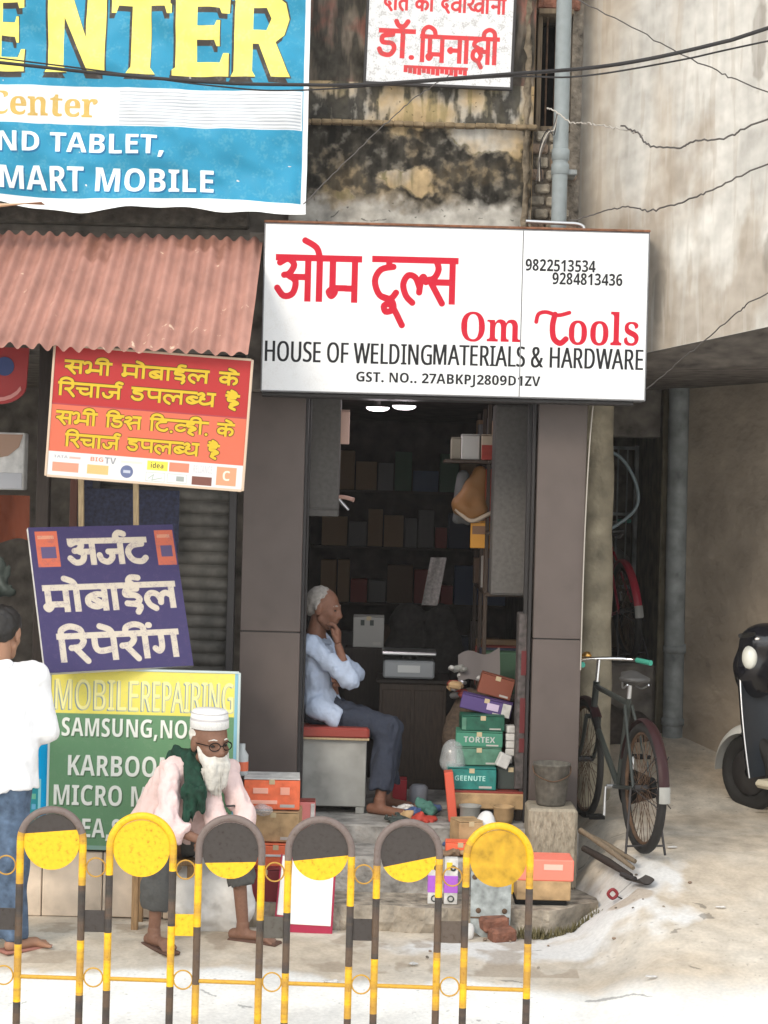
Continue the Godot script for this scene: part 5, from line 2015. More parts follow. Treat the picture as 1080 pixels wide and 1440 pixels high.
	put("lid", st, mat("lid_red", .85, .2, .14, .45), t)
	label_plate(t, Vector3(.06, .2, .109), .1, .03, mat("print_rose", .8, .42, .34, .4), "print")
	carton("yellow_box", "small yellow box wedged behind the two-tone carton", Vector3(.76, -.268, .5), Vector3(.07, .27, .07), mat("bright_yellow", .8, .5, .03, .5))
	carton("red_packet", "bright orange-red packet lying behind the purple boxes", Vector3(.46, -.079, .42), Vector3(.16, .07, .1), mat("packet_red", .75, .13, .06, .5))
	# two purple and white boxes standing side by side
	for k in 2:
		t = thing("purple_white_box", ["left of the two upright white boxes with a purple band", "right of the two upright white boxes with a purple band"][k], "box", Vector3(.315 + k * .085, -.268, .8), 0, "purple banded boxes")
		st = mb()
		box(st, Vector3(0, .12, 0), Vector3(.07, .24, .06), .003)
		put("carton", st, M.white_card, t)
		st = mb()
		box(st, Vector3(0, .105, .0005), Vector3(.072, .09, .062), .002)
		put("purple_band", st, M.violet_card, t)
		st = mb()
		lathe(st, [Vector2(.012, 0), Vector2(.018, .0), Vector2(.018, .003), Vector2(.012, .003)], 14, Transform3D(Basis(Vector3.RIGHT, PI / 2), Vector3(.0, .03, .031)))
		lathe(st, [Vector2(.006, 0), Vector2(.016, .0), Vector2(.016, .003), Vector2(.006, .003)], 14, Transform3D(Basis(Vector3.RIGHT, PI / 2), Vector3(.01, .19, .031)))
		put("ring_print", st, M.dark_card, t)
		label_plate(t, Vector3(-.01, .2, .031), .03, .04, M.yellow_paint, "print")
	# packets, wrappers and scraps heaped round the foot of the low stand
	var ptones := [M.tan_card, mat("wrap_white", .6, .58, .55, .5), M.red_card, mat("wrap_blue", .06, .1, .22, .5), mat("wrap_brown", .2, .13, .08, .8), M.dark_card]
	for i in 22:
		st = mb()
		var w := rng.randf_range(.04, .1)
		var c2 := Vector3(rng.randf_range(.36, .66), -.06, rng.randf_range(.2, .5))
		if i > 14:
			c2 = Vector3(rng.randf_range(.1, .36), .035, rng.randf_range(-.35, .05))
		flesh(st, [ell(Vector3.ZERO, Vector3(w, rng.randf_range(.02, .045), w * .7), Basis(Vector3.UP, rng.randf_range(0, 3)))], .008, .009, [.035, folds(200 + i, 9.0)])
		var o = tag(put("wrapped_packet", st, ptones[i % 6]), ["tan", "white", "red", "blue", "brown", "dark"][i % 6] + (" crumpled packet in the litter heaped round the shop threshold" if i <= 14 else " crumpled wrapper lying on the shop floor inside the doorway"), "packet", "packets on the threshold" if i <= 14 else "wrappers on the shop floor")
		o.position = c2
	for k in [[1.62, .35], [1.75, 1.15], [.2, 1.5], [-.2, 1.75], [1.3, 1.9]]:
		st = mb()
		flesh(st, [ell(Vector3.ZERO, Vector3(.035, .006, .022))], .004, .006, [.012, folds(240 + int(k[0] * 10.0), 12.0)])
		var o = tag(put("paper_scrap", st, M.white_card), "small white paper scrap lying on the bare ground", "paper", "paper scraps on the ground")
		o.position = Vector3(k[0], ground_height(k[0], k[1]) + .008, k[1])
	# bent grey metal panel leaning on the step edge
	t = thing("metal_panel", "pale grey metal panel with a pointed lower end leaning on the step", "panel", Vector3(.6, -.41, .965))
	t.rotation = Vector3(-.22, 0, 0)
	st = mb()
	prism(st, PackedVector2Array([Vector2(-.03, 0), Vector2(.04, .03), Vector2(.105, .06), Vector2(.11, .3), Vector2(-.1, .34), Vector2(-.1, .045)]), .012)
	put("plate", st, mat("panel_pale", .42, .45, .44, .45, {"tex": "dirt", "scale": 2.0, "metal": .3}), t)
	st = mb()
	box(st, Vector3(0, .105, .009), Vector3(.2, .008, .008), .002)
	for s in [Vector3(-.06, .14, .009), Vector3(.075, .14, .009), Vector3(-.08, .31, .009)]:
		lathe(st, [Vector2(.0, .004), Vector2(.012, .004), Vector2(.014, 0)], 12, Transform3D(Basis(Vector3.RIGHT, PI / 2), s))
	put("bolt", st, M.rust_steel, t)
	# loose bricks and stones at the foot of the steps
	for k in [[.66, -.375, 1.0, .13, .07, "red brick lying at the foot of the steps below the metal panel", "brick_red"], [.62, -.33, .94, .14, .07, "dark red brick wedged under the metal panel", "brick_red"]]:
		st = mb()
		box(st, Vector3.ZERO, Vector3(k[3], k[4], .1), .012)
		var o = tag(put("loose_brick", st, M[k[6]]), k[5], "brick")
		o.position = Vector3(k[0], k[1], k[2] + .02)
		o.rotation = Vector3(.05, .3, .08)
	st = mb()
	flesh(st, [ell(Vector3(.49, -.37, 1.01), Vector3(.03, .045, .03))], .01, .01, [.01, noise(114, 9.0, 2)])
	tag(put("white_stone", st, M.white_card), "white stone beside the loose brick", "stone")
	# tools and rods on the cement beside the shop
	for k in [[Vector3(1.115, .06, .36), Vector3(1.36, -.07, .74), .017, "old_wood", "brown wooden stick lying on the cement near the bicycle", "wooden_stick"], [Vector3(1.13, -.03, .42), Vector3(1.34, -.1, .8), .022, "dark_wood", "dark iron bar lying beside the brown wooden stick", "iron_bar"], [Vector3(1.115, .05, .34), Vector3(1.38, -.05, .66), .018, "old_wood", "weathered stick on top of the tools by the pedestal", "wooden_stick"]]:
		st = mb()
		tube(st, [k[0], k[0].lerp(k[1], .5) + Vector3(0, .004, 0), k[1]], [k[2] * .8, k[2], k[2] * .7], 9)
		tag(put(k[5], st, M[k[3]]), k[4], "tool")
	t = thing("shovel_head", "dark shovel blade lying on the white cement spill", "shovel", Vector3(1.38, -.13, .88), .5)
	t.scale = Vector3(.75, .75, .75)
	st = mb()
	sheet(st, func(u: float, v: float) -> Vector3: return Vector3((u - .5) * .2 * (1.0 - .4 * v * v), .02 + .03 * (u - .5) * (u - .5) * 4.0, (v - .5) * .16), 8, 6)
	sheet(st, func(u: float, v: float) -> Vector3: return Vector3((u - .5) * .2 * (1.0 - .4 * v * v), .014 + .03 * (u - .5) * (u - .5) * 4.0, (v - .5) * .16), 8, 6)
	put("blade", st, mat("blade_dark", .07, .06, .055, .7, {"metal": .3}), t)
	st = mb()
	tube(st, [Vector3(0, .03, -.06), Vector3(-.02, .04, -.2)], .018, 8)
	put("socket", st, M.dark_trim, t)
	t = thing("pulley_block", "small red and black pulley lying at the foot of the stone block", "pulley", Vector3(1.24, -.22, .86))
	t.scale = Vector3(.6, .6, .6)
	st = mb()
	tube(st, smooth_path([Vector3(.04, .06, 0), Vector3(0, .1, 0), Vector3(-.04, .06, 0), Vector3(0, .02, 0)], 5, true), .014, 8, false, true)
	put("wheel", st, M.deep_red, t)
	st = mb()
	tube(st, smooth_path([Vector3(.04, .04, .0), Vector3(.1, .02, .03), Vector3(.13, .06, .05), Vector3(.16, .02, .06)], 4), .006, 6)
	put("hook", st, M.black, t)
	# pebbles and weeds along the steps
	for i in 18:
		st = mb()
		var s := rng.randf_range(.005, .013)
		box(st, Vector3.ZERO, Vector3(s * 2.0, s, s * 1.4), s * .4)
		var o = tag(put("pebble", st, [M.mortar, M.concrete_dirty, M.brick][i % 3]), "small loose pebble scattered on the ground by the steps", "pebble", "pebbles by the steps")
		var x := rng.randf_range(.2, 1.7)
		var z := rng.randf_range(1.0, 1.5)
		if x > 1.25:
			z = rng.randf_range(.5, 1.4)
		o.position = Vector3(x, ground_height(x, z) + s * .5, z)
		o.rotation = Vector3(0, rng.randf_range(0, 6), 0)
	st = mb()
	for i in 420:
		var x := rng.randf_range(.74, 1.16) + rng.randf_range(-.05, .05)
		var z := .95 - smoothstep(.9, 1.19, x) * .22 + rng.randf_range(-.01, .05)
		var y := ground_height(x, z)
		var hgt := rng.randf_range(.02, .07)
		var a := rng.randf_range(0, TAU)
		var d := Vector3(cos(a), 0, sin(a)) * .006
		var lean := Vector3(rng.randf_range(-.02, .02), hgt, rng.randf_range(0, .03))
		tri(st, Vector3(x, y, z) - d, Vector3(x, y, z) + d, Vector3(x, y, z) + lean)
	var g := put("dry_grass", st, mat("dry_grass", .14, .12, .055, .9))
	g.set_meta("kind", "stuff")
	g.set_meta("label", "dry grass and moss along the foot of the lower step")
	g.set_meta("category", "grass")
# ---------------------------------------------------------------- lane: bicycles and scooter
func wheel(parent: Node3D, c: Vector3, r: float, tyre_r: float, rim_m: Material):
	var w := Node3D.new()
	w.name = "wheel"
	parent.add_child(w, true)
	w.position = c
	var st := mb()
	var p := []
	for i in 40:
		p.append(Vector3(cos(TAU * i / 40) * (r - tyre_r), sin(TAU * i / 40) * (r - tyre_r), 0))
	tube(st, p, tyre_r, 10, false, true)
	put("tyre", st, M.rubber, w)
	st = mb()
	p = []
	for i in 40:
		p.append(Vector3(cos(TAU * i / 40) * (r - tyre_r * 2.1), sin(TAU * i / 40) * (r - tyre_r * 2.1), 0))
	tube(st, p, .011, 6, false, true)
	put("rim", st, rim_m, w)
	st = mb()
	for i in 36:
		var a := TAU * i / 36
		var b := a + (.35 if i % 2 else -.35)
		tube(st, [Vector3(cos(b) * .022, sin(b) * .022, .02 if i % 4 < 2 else -.02), Vector3(cos(a) * (r - tyre_r * 2.2), sin(a) * (r - tyre_r * 2.2), 0)], .0019, 4, false)
	put("spokes", st, rim_m, w)
	st = mb()
	tube(st, [Vector3(0, 0, -.05), Vector3(0, 0, .05)], .018, 10)
	put("hub", st, M.dark_trim, w)

func bicycle(label: String, at: Vector3, turn: float, frame_m: Material, guard_m: Material, steer := 0.0) -> Node3D:
	var t := thing("bicycle", label, "bicycle", at, turn, "bicycles in the lane")
	var R := .35
	wheel(t, Vector3(0, R, 0), R, .026, M.rust_steel)
	wheel(t, Vector3(1.14, R, 0), R, .02, M.rust_steel)
	var bb := Vector3(.45, .29, 0)
	var seat := Vector3(.30, .80, 0)
	var h0 := Vector3(.99, .62, 0)
	var h1 := Vector3(.94, .83, 0)
	var st := mb()
	tube(st, [bb, seat], .017, 10)
	tube(st, [bb, h0], .018, 10)
	tube(st, [Vector3(.305, .77, 0), Vector3(.95, .8, 0)], .016, 10)
	tube(st, [h0, h1], .02, 10)
	for s in [-1, 1]:
		tube(st, [Vector3(0, R, .055 * s), bb + Vector3(0, 0, .03 * s)], .011, 8)
		tube(st, [Vector3(0, R, .055 * s), seat + Vector3(.01, -.04, .02 * s)], .0095, 8)
	put("frame", st, frame_m, t)
	st = mb()
	for s in [-1, 1]:
		tube(st, smooth_path([h0 + Vector3(.005, .0, .04 * s), Vector3(1.05, .45, .045 * s), Vector3(1.14, R, .05 * s)], 4), .012, 8)
	tube(st, [h0 + Vector3(.005, 0, -.045), h0 + Vector3(.005, 0, .045)], .014, 8)
	put("fork", st, frame_m, t)
	# mudguards
	for k in [[0.0, .3, 3.2], [1.14, -.35, 2.3]]:
		st = mb()
		var rr := R + .025
		var gf := func(u: float, v: float) -> Vector3:
			var a: float = lerpf(k[1], k[2], u)
			var s := (v - .5) * 2.0
			return Vector3(k[0] + cos(a) * (rr - .012 * s * s), R + sin(a) * (rr - .012 * s * s), .028 * s)
		sheet(st, gf, 26, 6)
		put("mudguard", st, guard_m, t)
	st = mb()
	for s in [-1, 1]:
		tube(st, [Vector3(0, R, .06 * s), Vector3(-.31, R + .21, .034 * s)], .003, 5)
		tube(st, [Vector3(0, R, .06 * s), Vector3(-.365, R - .05, .034 * s)], .003, 5)
	put("guard_stay", st, M.dark_trim, t)
	st = mb()
	sheet(st, func(u: float, v: float) -> Vector3:
		var a := lerpf(2.98, 3.21, u)
		var s := (v - .5) * 2.0
		return Vector3(cos(a) * (R + .029 - .012 * s * s), R + sin(a) * (R + .029 - .012 * s * s), .03 * s), 6, 6)
	put("guard_tip", st, M.grey_laminate, t)
	# saddle
	st = mb()
	flesh(st, [ell(Vector3(.2, .915, 0), Vector3(.09, .022, .085)), cap(Vector3(.24, .92, 0), Vector3(.42, .92, 0), .035, .018)], .02, .014)
	put("saddle", st, mat("saddle_grey", .05, .048, .046, .55), t)
	st = mb()
	tube(st, [seat, Vector3(.285, .9, 0)], .013, 8)
	for s in [-1, 1]:
		tube(st, smooth_path([Vector3(.36, .9, .02 * s), Vector3(.26, .86, .05 * s), Vector3(.14, .89, .06 * s)], 4), .005, 6)
	put("seat_post", st, M.steel, t)
	# crank, chain case, pedals
	st = mb()
	var poly := PackedVector2Array()
	for i in 15:
		var a := -PI / 2 + PI * i / 14.0
		poly.append(Vector2(.45 + .105 * cos(a), .29 + .105 * sin(a)))
	for i in 9:
		var a := PI / 2 + PI * i / 8.0
		poly.append(Vector2(.0 + .055 * cos(a), R + .055 * sin(a)))
	prism(st, poly, .03, Transform3D(Basis(), Vector3(0, 0, .045)))
	put("chain_case", st, M.black, t)
	st = mb()
	tube(st, [bb + Vector3(0, 0, -.07), bb + Vector3(0, 0, .08)], .014, 8)
	for s in [-1, 1]:
		tube(st, [bb + Vector3(0, 0, .075 * s), bb + Vector3(.02 * s, .165 * s, .085 * s)], .009, 8)
	put("crank", st, M.steel, t)
	for s in [-1, 1]:
		st = mb()
		var pc := bb + Vector3(.02 * s, .165 * s, .135 * s)
		for d in [-1, 1]:
			box(st, pc + Vector3(.03 * d, 0, 0), Vector3(.018, .022, .09), .003)
		tube(st, [pc - Vector3(0, 0, .05), pc + Vector3(0, 0, .05)], .007, 6)
		put("pedal", st, M.black, t)
	# handlebar on its stem, turned by `steer`
	var hb := Node3D.new()
	hb.name = "handlebar"
	t.add_child(hb)
	hb.position = Vector3(.93, .86, 0)
	hb.rotation.y = steer
	st = mb()
	tube(st, [Vector3(0, -.03, 0), Vector3(-.01, .1, 0)], .012, 8)
	tube(st, smooth_path([Vector3(-.16, .09, -.24), Vector3(-.06, .095, -.23), Vector3(.02, .1, -.12), Vector3(.02, .1, .12), Vector3(-.06, .095, .23), Vector3(-.16, .09, .24)], 5), .011, 10)
	put("bar", st, M.chrome, hb)
	for s in [-1, 1]:
		st = mb()
		tube(st, [Vector3(-.07, .095, .233 * s), Vector3(-.19, .089, .242 * s)], .016, 10)
		put("grip", st, mat("grip_green", .05, .3, .22, .6), hb)
	st = mb()
	lathe(st, [Vector2(.0, .0), Vector2(.03, .002), Vector2(.03, .012), Vector2(.018, .028), Vector2(0, .032)], 16, Transform3D(Basis(), Vector3(-.0, .115, -.08)))
	put("bell", st, M.brass, hb)
	# rear stand
	st = mb()
	for s in [-1, 1]:
		tube(st, [Vector3(0, R, .07 * s), Vector3(-.07, .0, .11 * s)], .007, 6)
	tube(st, [Vector3(-.06, .05, -.105), Vector3(-.06, .05, .105)], .006, 6)
	put("stand", st, M.dark_trim, t)
	return t

func build_lane_things():
	bicycle("old roadster bicycle seen from behind, parked beside the right pillar", Vector3(1.43, -.03, .52), deg_to_rad(100.0), mat("bike_frame", .03, .035, .032, .4), mat("bike_guard", .03, .012, .013, .4, {"spec": .25}), .35)
	var rb := bicycle("red bicycle in the dark at the back of the lane", Vector3(1.79, .72, -2.95), deg_to_rad(97.0), mat("bike_red", .32, .015, .035, .4), mat("guard_red", .28, .015, .03, .4), .5)
	rb.rotation.x = -.12
	# pale bundle and blue hose at the back of the lane
	var st := mb()
	flesh(st, [ell(Vector3(1.72, 1.4, -4.05), Vector3(.1, .14, .09)), ell(Vector3(1.82, 1.34, -4.05), Vector3(.1, .1, .09)), cap(Vector3(1.7, 1.46, -4.05), Vector3(1.73, 1.66, -4.05), .04, .025)], .03, .025, [.03, noise(121, 5.0, 3)])
	tag(put("cloth_bundle", st, mat("bundle_pale", .2, .19, .17, .8)), "pale cloth bundle on shelves at the back of the lane", "cloth")
	st = mb()
	box(st, Vector3(1.72, 1.2, -4.05), Vector3(.4, .1, .24), .01)
	box(st, Vector3(1.72, .936, -4.05), Vector3(.36, .43, .2), .01)
	tag(put("wooden_crate", st, M.old_wood), "dark wooden crate under the cloth bundle at the back of the lane", "crate")
	st = mb()
	tube(st, smooth_path([Vector3(1.43, 2.21, -2.62), Vector3(1.63, 2.16, -2.62), Vector3(1.76, 1.94, -2.62), Vector3(1.72, 1.76, -2.62), Vector3(1.41, 1.55, -2.62)], 8), .012, 8)
	tag(put("hose", st, mat("hose_blue", .2, .25, .27, .5)), "pale hose looping in front of the window grille in the lane", "hose")
	st = mb()
	flesh(st, [ell(Vector3(1.45, .3, -2.35), Vector3(.24, .15, .18)), ell(Vector3(1.72, .28, -2.4), Vector3(.18, .12, .16)), ell(Vector3(1.3, .38, -2.4), Vector3(.13, .2, .13))], .05, .04, [.05, noise(122, 4.0, 3)])
	tag(put("rubble_heap", st, mat("rubble", .07, .055, .045, .95, {"tex": "dirt", "scale": 3.0})), "dark heap of rubble in front of the lane platform", "heap")

	# scooter
	var t := thing("scooter", "black and white scooter parked against the lane wall, cut off by the picture edge", "scooter", Vector3(2.3, -.03, -1.0), deg_to_rad(123.5))
	var body := mat("scooter_black", .008, .008, .012, .18, {"spec": .6})
	var whitep := mat("scooter_white", .6, .6, .57, .3, {"spec": .5})
	for x in [0.0, -1.25]:
		var w := Node3D.new()
		w.name = "wheel"
		t.add_child(w, true)
		w.position = Vector3(x, .24, 0)
		st = mb()
		var p := []
		for i in 32:
			p.append(Vector3(cos(TAU * i / 32) * .19, sin(TAU * i / 32) * .19, 0))
		tube(st, p, .05, 12, false, true)
		put("tyre", st, M.rubber, w)
		st = mb()
		lathe(st, [Vector2(.02, -.04), Vector2(.14, -.03), Vector2(.15, 0), Vector2(.14, .03), Vector2(.02, .04)], 20, Transform3D(Basis(Vector3.RIGHT, PI / 2), Vector3.ZERO))
		put("rim", st, M.dark_trim, w)
	st = mb()
	sheet(st, func(u: float, v: float) -> Vector3:
		var a := lerpf(-.1, 1.5, u)
		var s := (v - .5) * 2.0
		return Vector3(cos(a) * (.28 - .06 * s * s) * 1.05, .25 + sin(a) * (.29 - .06 * s * s), .085 * s), 18, 8)
	put("front_fender", st, whitep, t)
	# leg shield: a curved plate with a raised rim
	st = mb()
	var ls := func(u: float, v: float) -> Vector3:
		var s := (u - .5) * 2.0
		var half := .2 - .05 * v * v
		return Vector3(-.2 + .16 * v + .05 * (1.0 - s * s), .24 + .62 * v, half * s)
	sheet(st, ls, 14, 16)
	sheet(st, func(u: float, v: float) -> Vector3: return ls.call(u, v) + Vector3(.03, 0, 0), 14, 16)
	put("leg_shield", st, mat("scooter_slate", .03, .036, .045, .4), t)
	for e in [0.0, 1.0]:
		st = mb()
		var p := []
		for i in 9:
			p.append(ls.call(e, i / 8.0) + Vector3(.01, 0, 0))
		tube(st, p, .007, 8)
		put("trim", st, M.steel, t)
	st = mb()
	flesh(st, [cap(Vector3(-.02, .82, 0), Vector3(-.1, 1.02, 0), .12, .1), ell(Vector3(-.1, 1.06, 0), Vector3(.13, .09, .17)), cap(Vector3(-.06, .9, -.1), Vector3(-.06, .9, .1), .09, .09)], .04, .02)
	put("cowl", st, body, t)
	for s in [-1, 1]:
		st = mb()
		flesh(st, [ell(Vector3(-.12, .96, .16 * s), Vector3(.05, .075, .045))], .01, .012)
		put("indicator", st, mat("lens_white", .7, .7, .64, .2), t)
		st = mb()
		tube(st, [Vector3(-.12, 1.1, .1 * s), Vector3(-.2, 1.1, .32 * s)], .014, 8)
		put("grip", st, M.rubber, t)
	st = mb()
	tube(st, smooth_path([Vector3(-.215, 1.1, -.03), Vector3(-.2, 1.13, .01), Vector3(-.215, 1.1, .05), Vector3(-.225, 1.06, .01)], 5, true), .006, 6, false, true)
	tube(st, [Vector3(-.215, 1.09, -.02), Vector3(-.222, 1.1, .04)], .005, 6)
	put("emblem", st, M.white_paint, t)
	st = mb()
	box(st, Vector3(-.48, .21, 0), Vector3(.56, .05, .36), .02)
	put("floorboard", st, mat("floorboard_cream", .5, .45, .34, .5), t)
	st = mb()
	flesh(st, [cap(Vector3(-.78, .4, 0), Vector3(-1.35, .52, 0), .2, .14), cap(Vector3(-.8, .55, 0), Vector3(-1.5, .62, 0), .16, .1)], .05, .028)
	put("rear_body", st, whitep, t)
	st = mb()
	flesh(st, [cap(Vector3(-.75, .74, 0), Vector3(-1.35, .78, 0), .1, .1)], .03, .025)
	put("seat", st, M.black, t)
	st = mb()
	tube(st, smooth_path([Vector3(-.42, .2, -.15), Vector3(-.46, .08, -.22), Vector3(-.5, .02, -.28)], 4), .012, 8)
	put("side_stand", st, M.dark_trim, t)

# ---------------------------------------------------------------- road barrier of hoops, discs and rings
func build_barrier():
	var t := thing("hoop_barrier", "yellow and black steel hoop barrier with round discs along the road edge", "barrier", Vector3(0, 0, 2.5))
	var yel := Color(.80, .47, .012)
	var rusty := Color(.34, .18, .05)
	var blk := Color(.05, .043, .038)
	var top := Color(.16, .125, .11)  # hoop tops: rust grey, with the light they catch put into the colour
	var pm := mat("barrier_paint", 1, 1, 1, .5, {"tex": "chips", "scale": 3.2})
	pm.vertex_color_use_as_albedo = true
	# per hoop: left, right, top; paint changes down the left and the right leg; disc split [left, right] height, disc y
	var H := [
		[-1.545, -1.273, .470, [.346, .117, -.145, -.389], [.369, .137, -.107, -.349], [.345, .372]],
		[-1.155, -.879, .453, [.56, .168, -.083, -.33], [.56, .209, -.038, -.292], [.6, .6]],
		[-.767, -.493, .453, [.230, -.045, -.295, -.5], [.247, .006, -.251, -.5], [.238, .250]],
		[-.377, -.102, .457, [.253, .024, -.239, -.45], [.294, .075, -.188, -.42], [.255, .290]],
		[.010, .281, .455, [.242, .102, -.161, -.4], [.292, .128, -.123, -.37], [.235, .297]],
		[.399, .676, .450, [.56, .159, -.104, -.367], [.275, .166, -.066, -.313], [.6, .6]],
	]
	var extra := [-1.94, -1.665, .47, [.346, .117, -.145, -.389], [.369, .137, -.107, -.349], [.345, .372]]
	H.push_front(extra)
	var pr := .0165
	var rn := noise(161, 2.2, 4)
	for hi in H.size():
		var h = H[hi]
		var c: float = (h[0] + h[1]) * .5
		var half: float = (h[1] - h[0]) * .5
		var cy: float = h[2] - half - pr
		var pts := []
		var cols := []
		var first_dark: bool = h[3][0] < .5
		# walk down the left leg, over the top and down the right leg; colour belongs to each piece of tube
		var col_at := func(y: float, ch: Array, arch: bool) -> Color:
			var n := 0
			for k in ch:
				if y < k:
					n += 1
			if n == 0:
				return top if first_dark else yel * .9
			var base := yel if n % 2 == 1 else blk
			var w := clampf(rn.get_noise_2d(y * 3.0, hi * 3.1 + (1.7 if arch else 0.0)) * 1.4 + (.45 if y < .0 else .15), 0.0, .75)
			return base.lerp(rusty if n % 2 == 1 else Color(.12, .075, .05), w)
		var ys := []
		var y := -.64
		while y < cy:
			ys.append(y)
			y += .012
		for yy in ys:
			pts.append(Vector3(h[0], yy, 0))
			cols.append(col_at.call(yy, h[3], false))
		for k in 25:
			var a := PI - PI * k / 24.0
			var p := Vector3(c + cos(a) * half, cy + sin(a) * half, 0)
			pts.append(p)
			cols.append(col_at.call(p.y, h[3] if p.x < c else h[4], true))
		ys.reverse()
		for yy in ys:
			pts.append(Vector3(h[1], yy, 0))
			cols.append(col_at.call(yy, h[4], false))
		var st := mb()
		tube(st, pts, pr, 10, true, false, cols)
		put("hoop", st, pm, t)
		# disc: a thin drum, its front split by the line where the paint changes
		st = mb()
		var dc := Vector2(c, cy - .004)
		var R := half - .014
		var ya: float = h[5][0]
		var yb: float = h[5][1]
		var poly := circle_poly(R, 40, dc)
		var up := PackedVector2Array([Vector2(c - 1, ya + (ya - yb) / (2 * half) * (1 - half)), Vector2(c + 1, yb + (yb - ya) / (2 * half) * (1 - half)), Vector2(c + 1, 3), Vector2(c - 1, 3)])
		var dirty: bool = hi == 6
		for q in Geometry2D.intersect_polygons(poly, up):
			st.set_color(blk)
			prism(st, q, .007)
		for q in Geometry2D.clip_polygons(poly, up):
			st.set_color(yel if not dirty else yel.lerp(rusty, .4))
			prism(st, q, .007)
		put("disc", st, M.barrier_paint if not dirty else dirty_disc(), t)
		# cross bar
		st = mb()
		st.set_color(rusty.lerp(yel, .45))
		tube(st, [Vector3(h[0] + pr * .6, -.278, 0), Vector3(h[1] - pr * .6, -.28, 0)], .0095, 8, true, false, [rusty.lerp(yel, .45), rusty.lerp(yel, .45)])
		put("cross_bar", st, pm, t)
		# rings and plate to the next hoop
		if hi + 1 < H.size():
			var x0: float = h[1]
			var x1: float = H[hi + 1][0]
			var xm := (x0 + x1) * .5
			for ry in [.207, -.274]:
				st = mb()
				var p := []
				var cc := []
				for k in 24:
					p.append(Vector3(xm + cos(TAU * k / 24) * .041, ry + sin(TAU * k / 24) * .041, 0))
					cc.append(rusty.lerp(yel, .4 if ry < 0 else .25))
				tube(st, p, .0036, 7, false, true, cc)
				put("ring", st, pm, t)
			st = mb()
			st.set_color([blk, blk, yel, Color(.09, .08, .07), blk, Color(.1, .075, .06)][hi])
			box(st, Vector3(xm, -.035 if hi > 1 else -.028, 0), Vector3(x1 - x0 - pr * 1.2, .095, .006), .001)
			put("plate", st, pm, t)

func dirty_disc() -> Material:
	if not M.has("barrier_rust"):
		var m := mat("barrier_rust", 1, 1, 1, .7, {"tex": "blotch", "scale": 3.0})
		m.vertex_color_use_as_albedo = true
	return M.barrier_rust

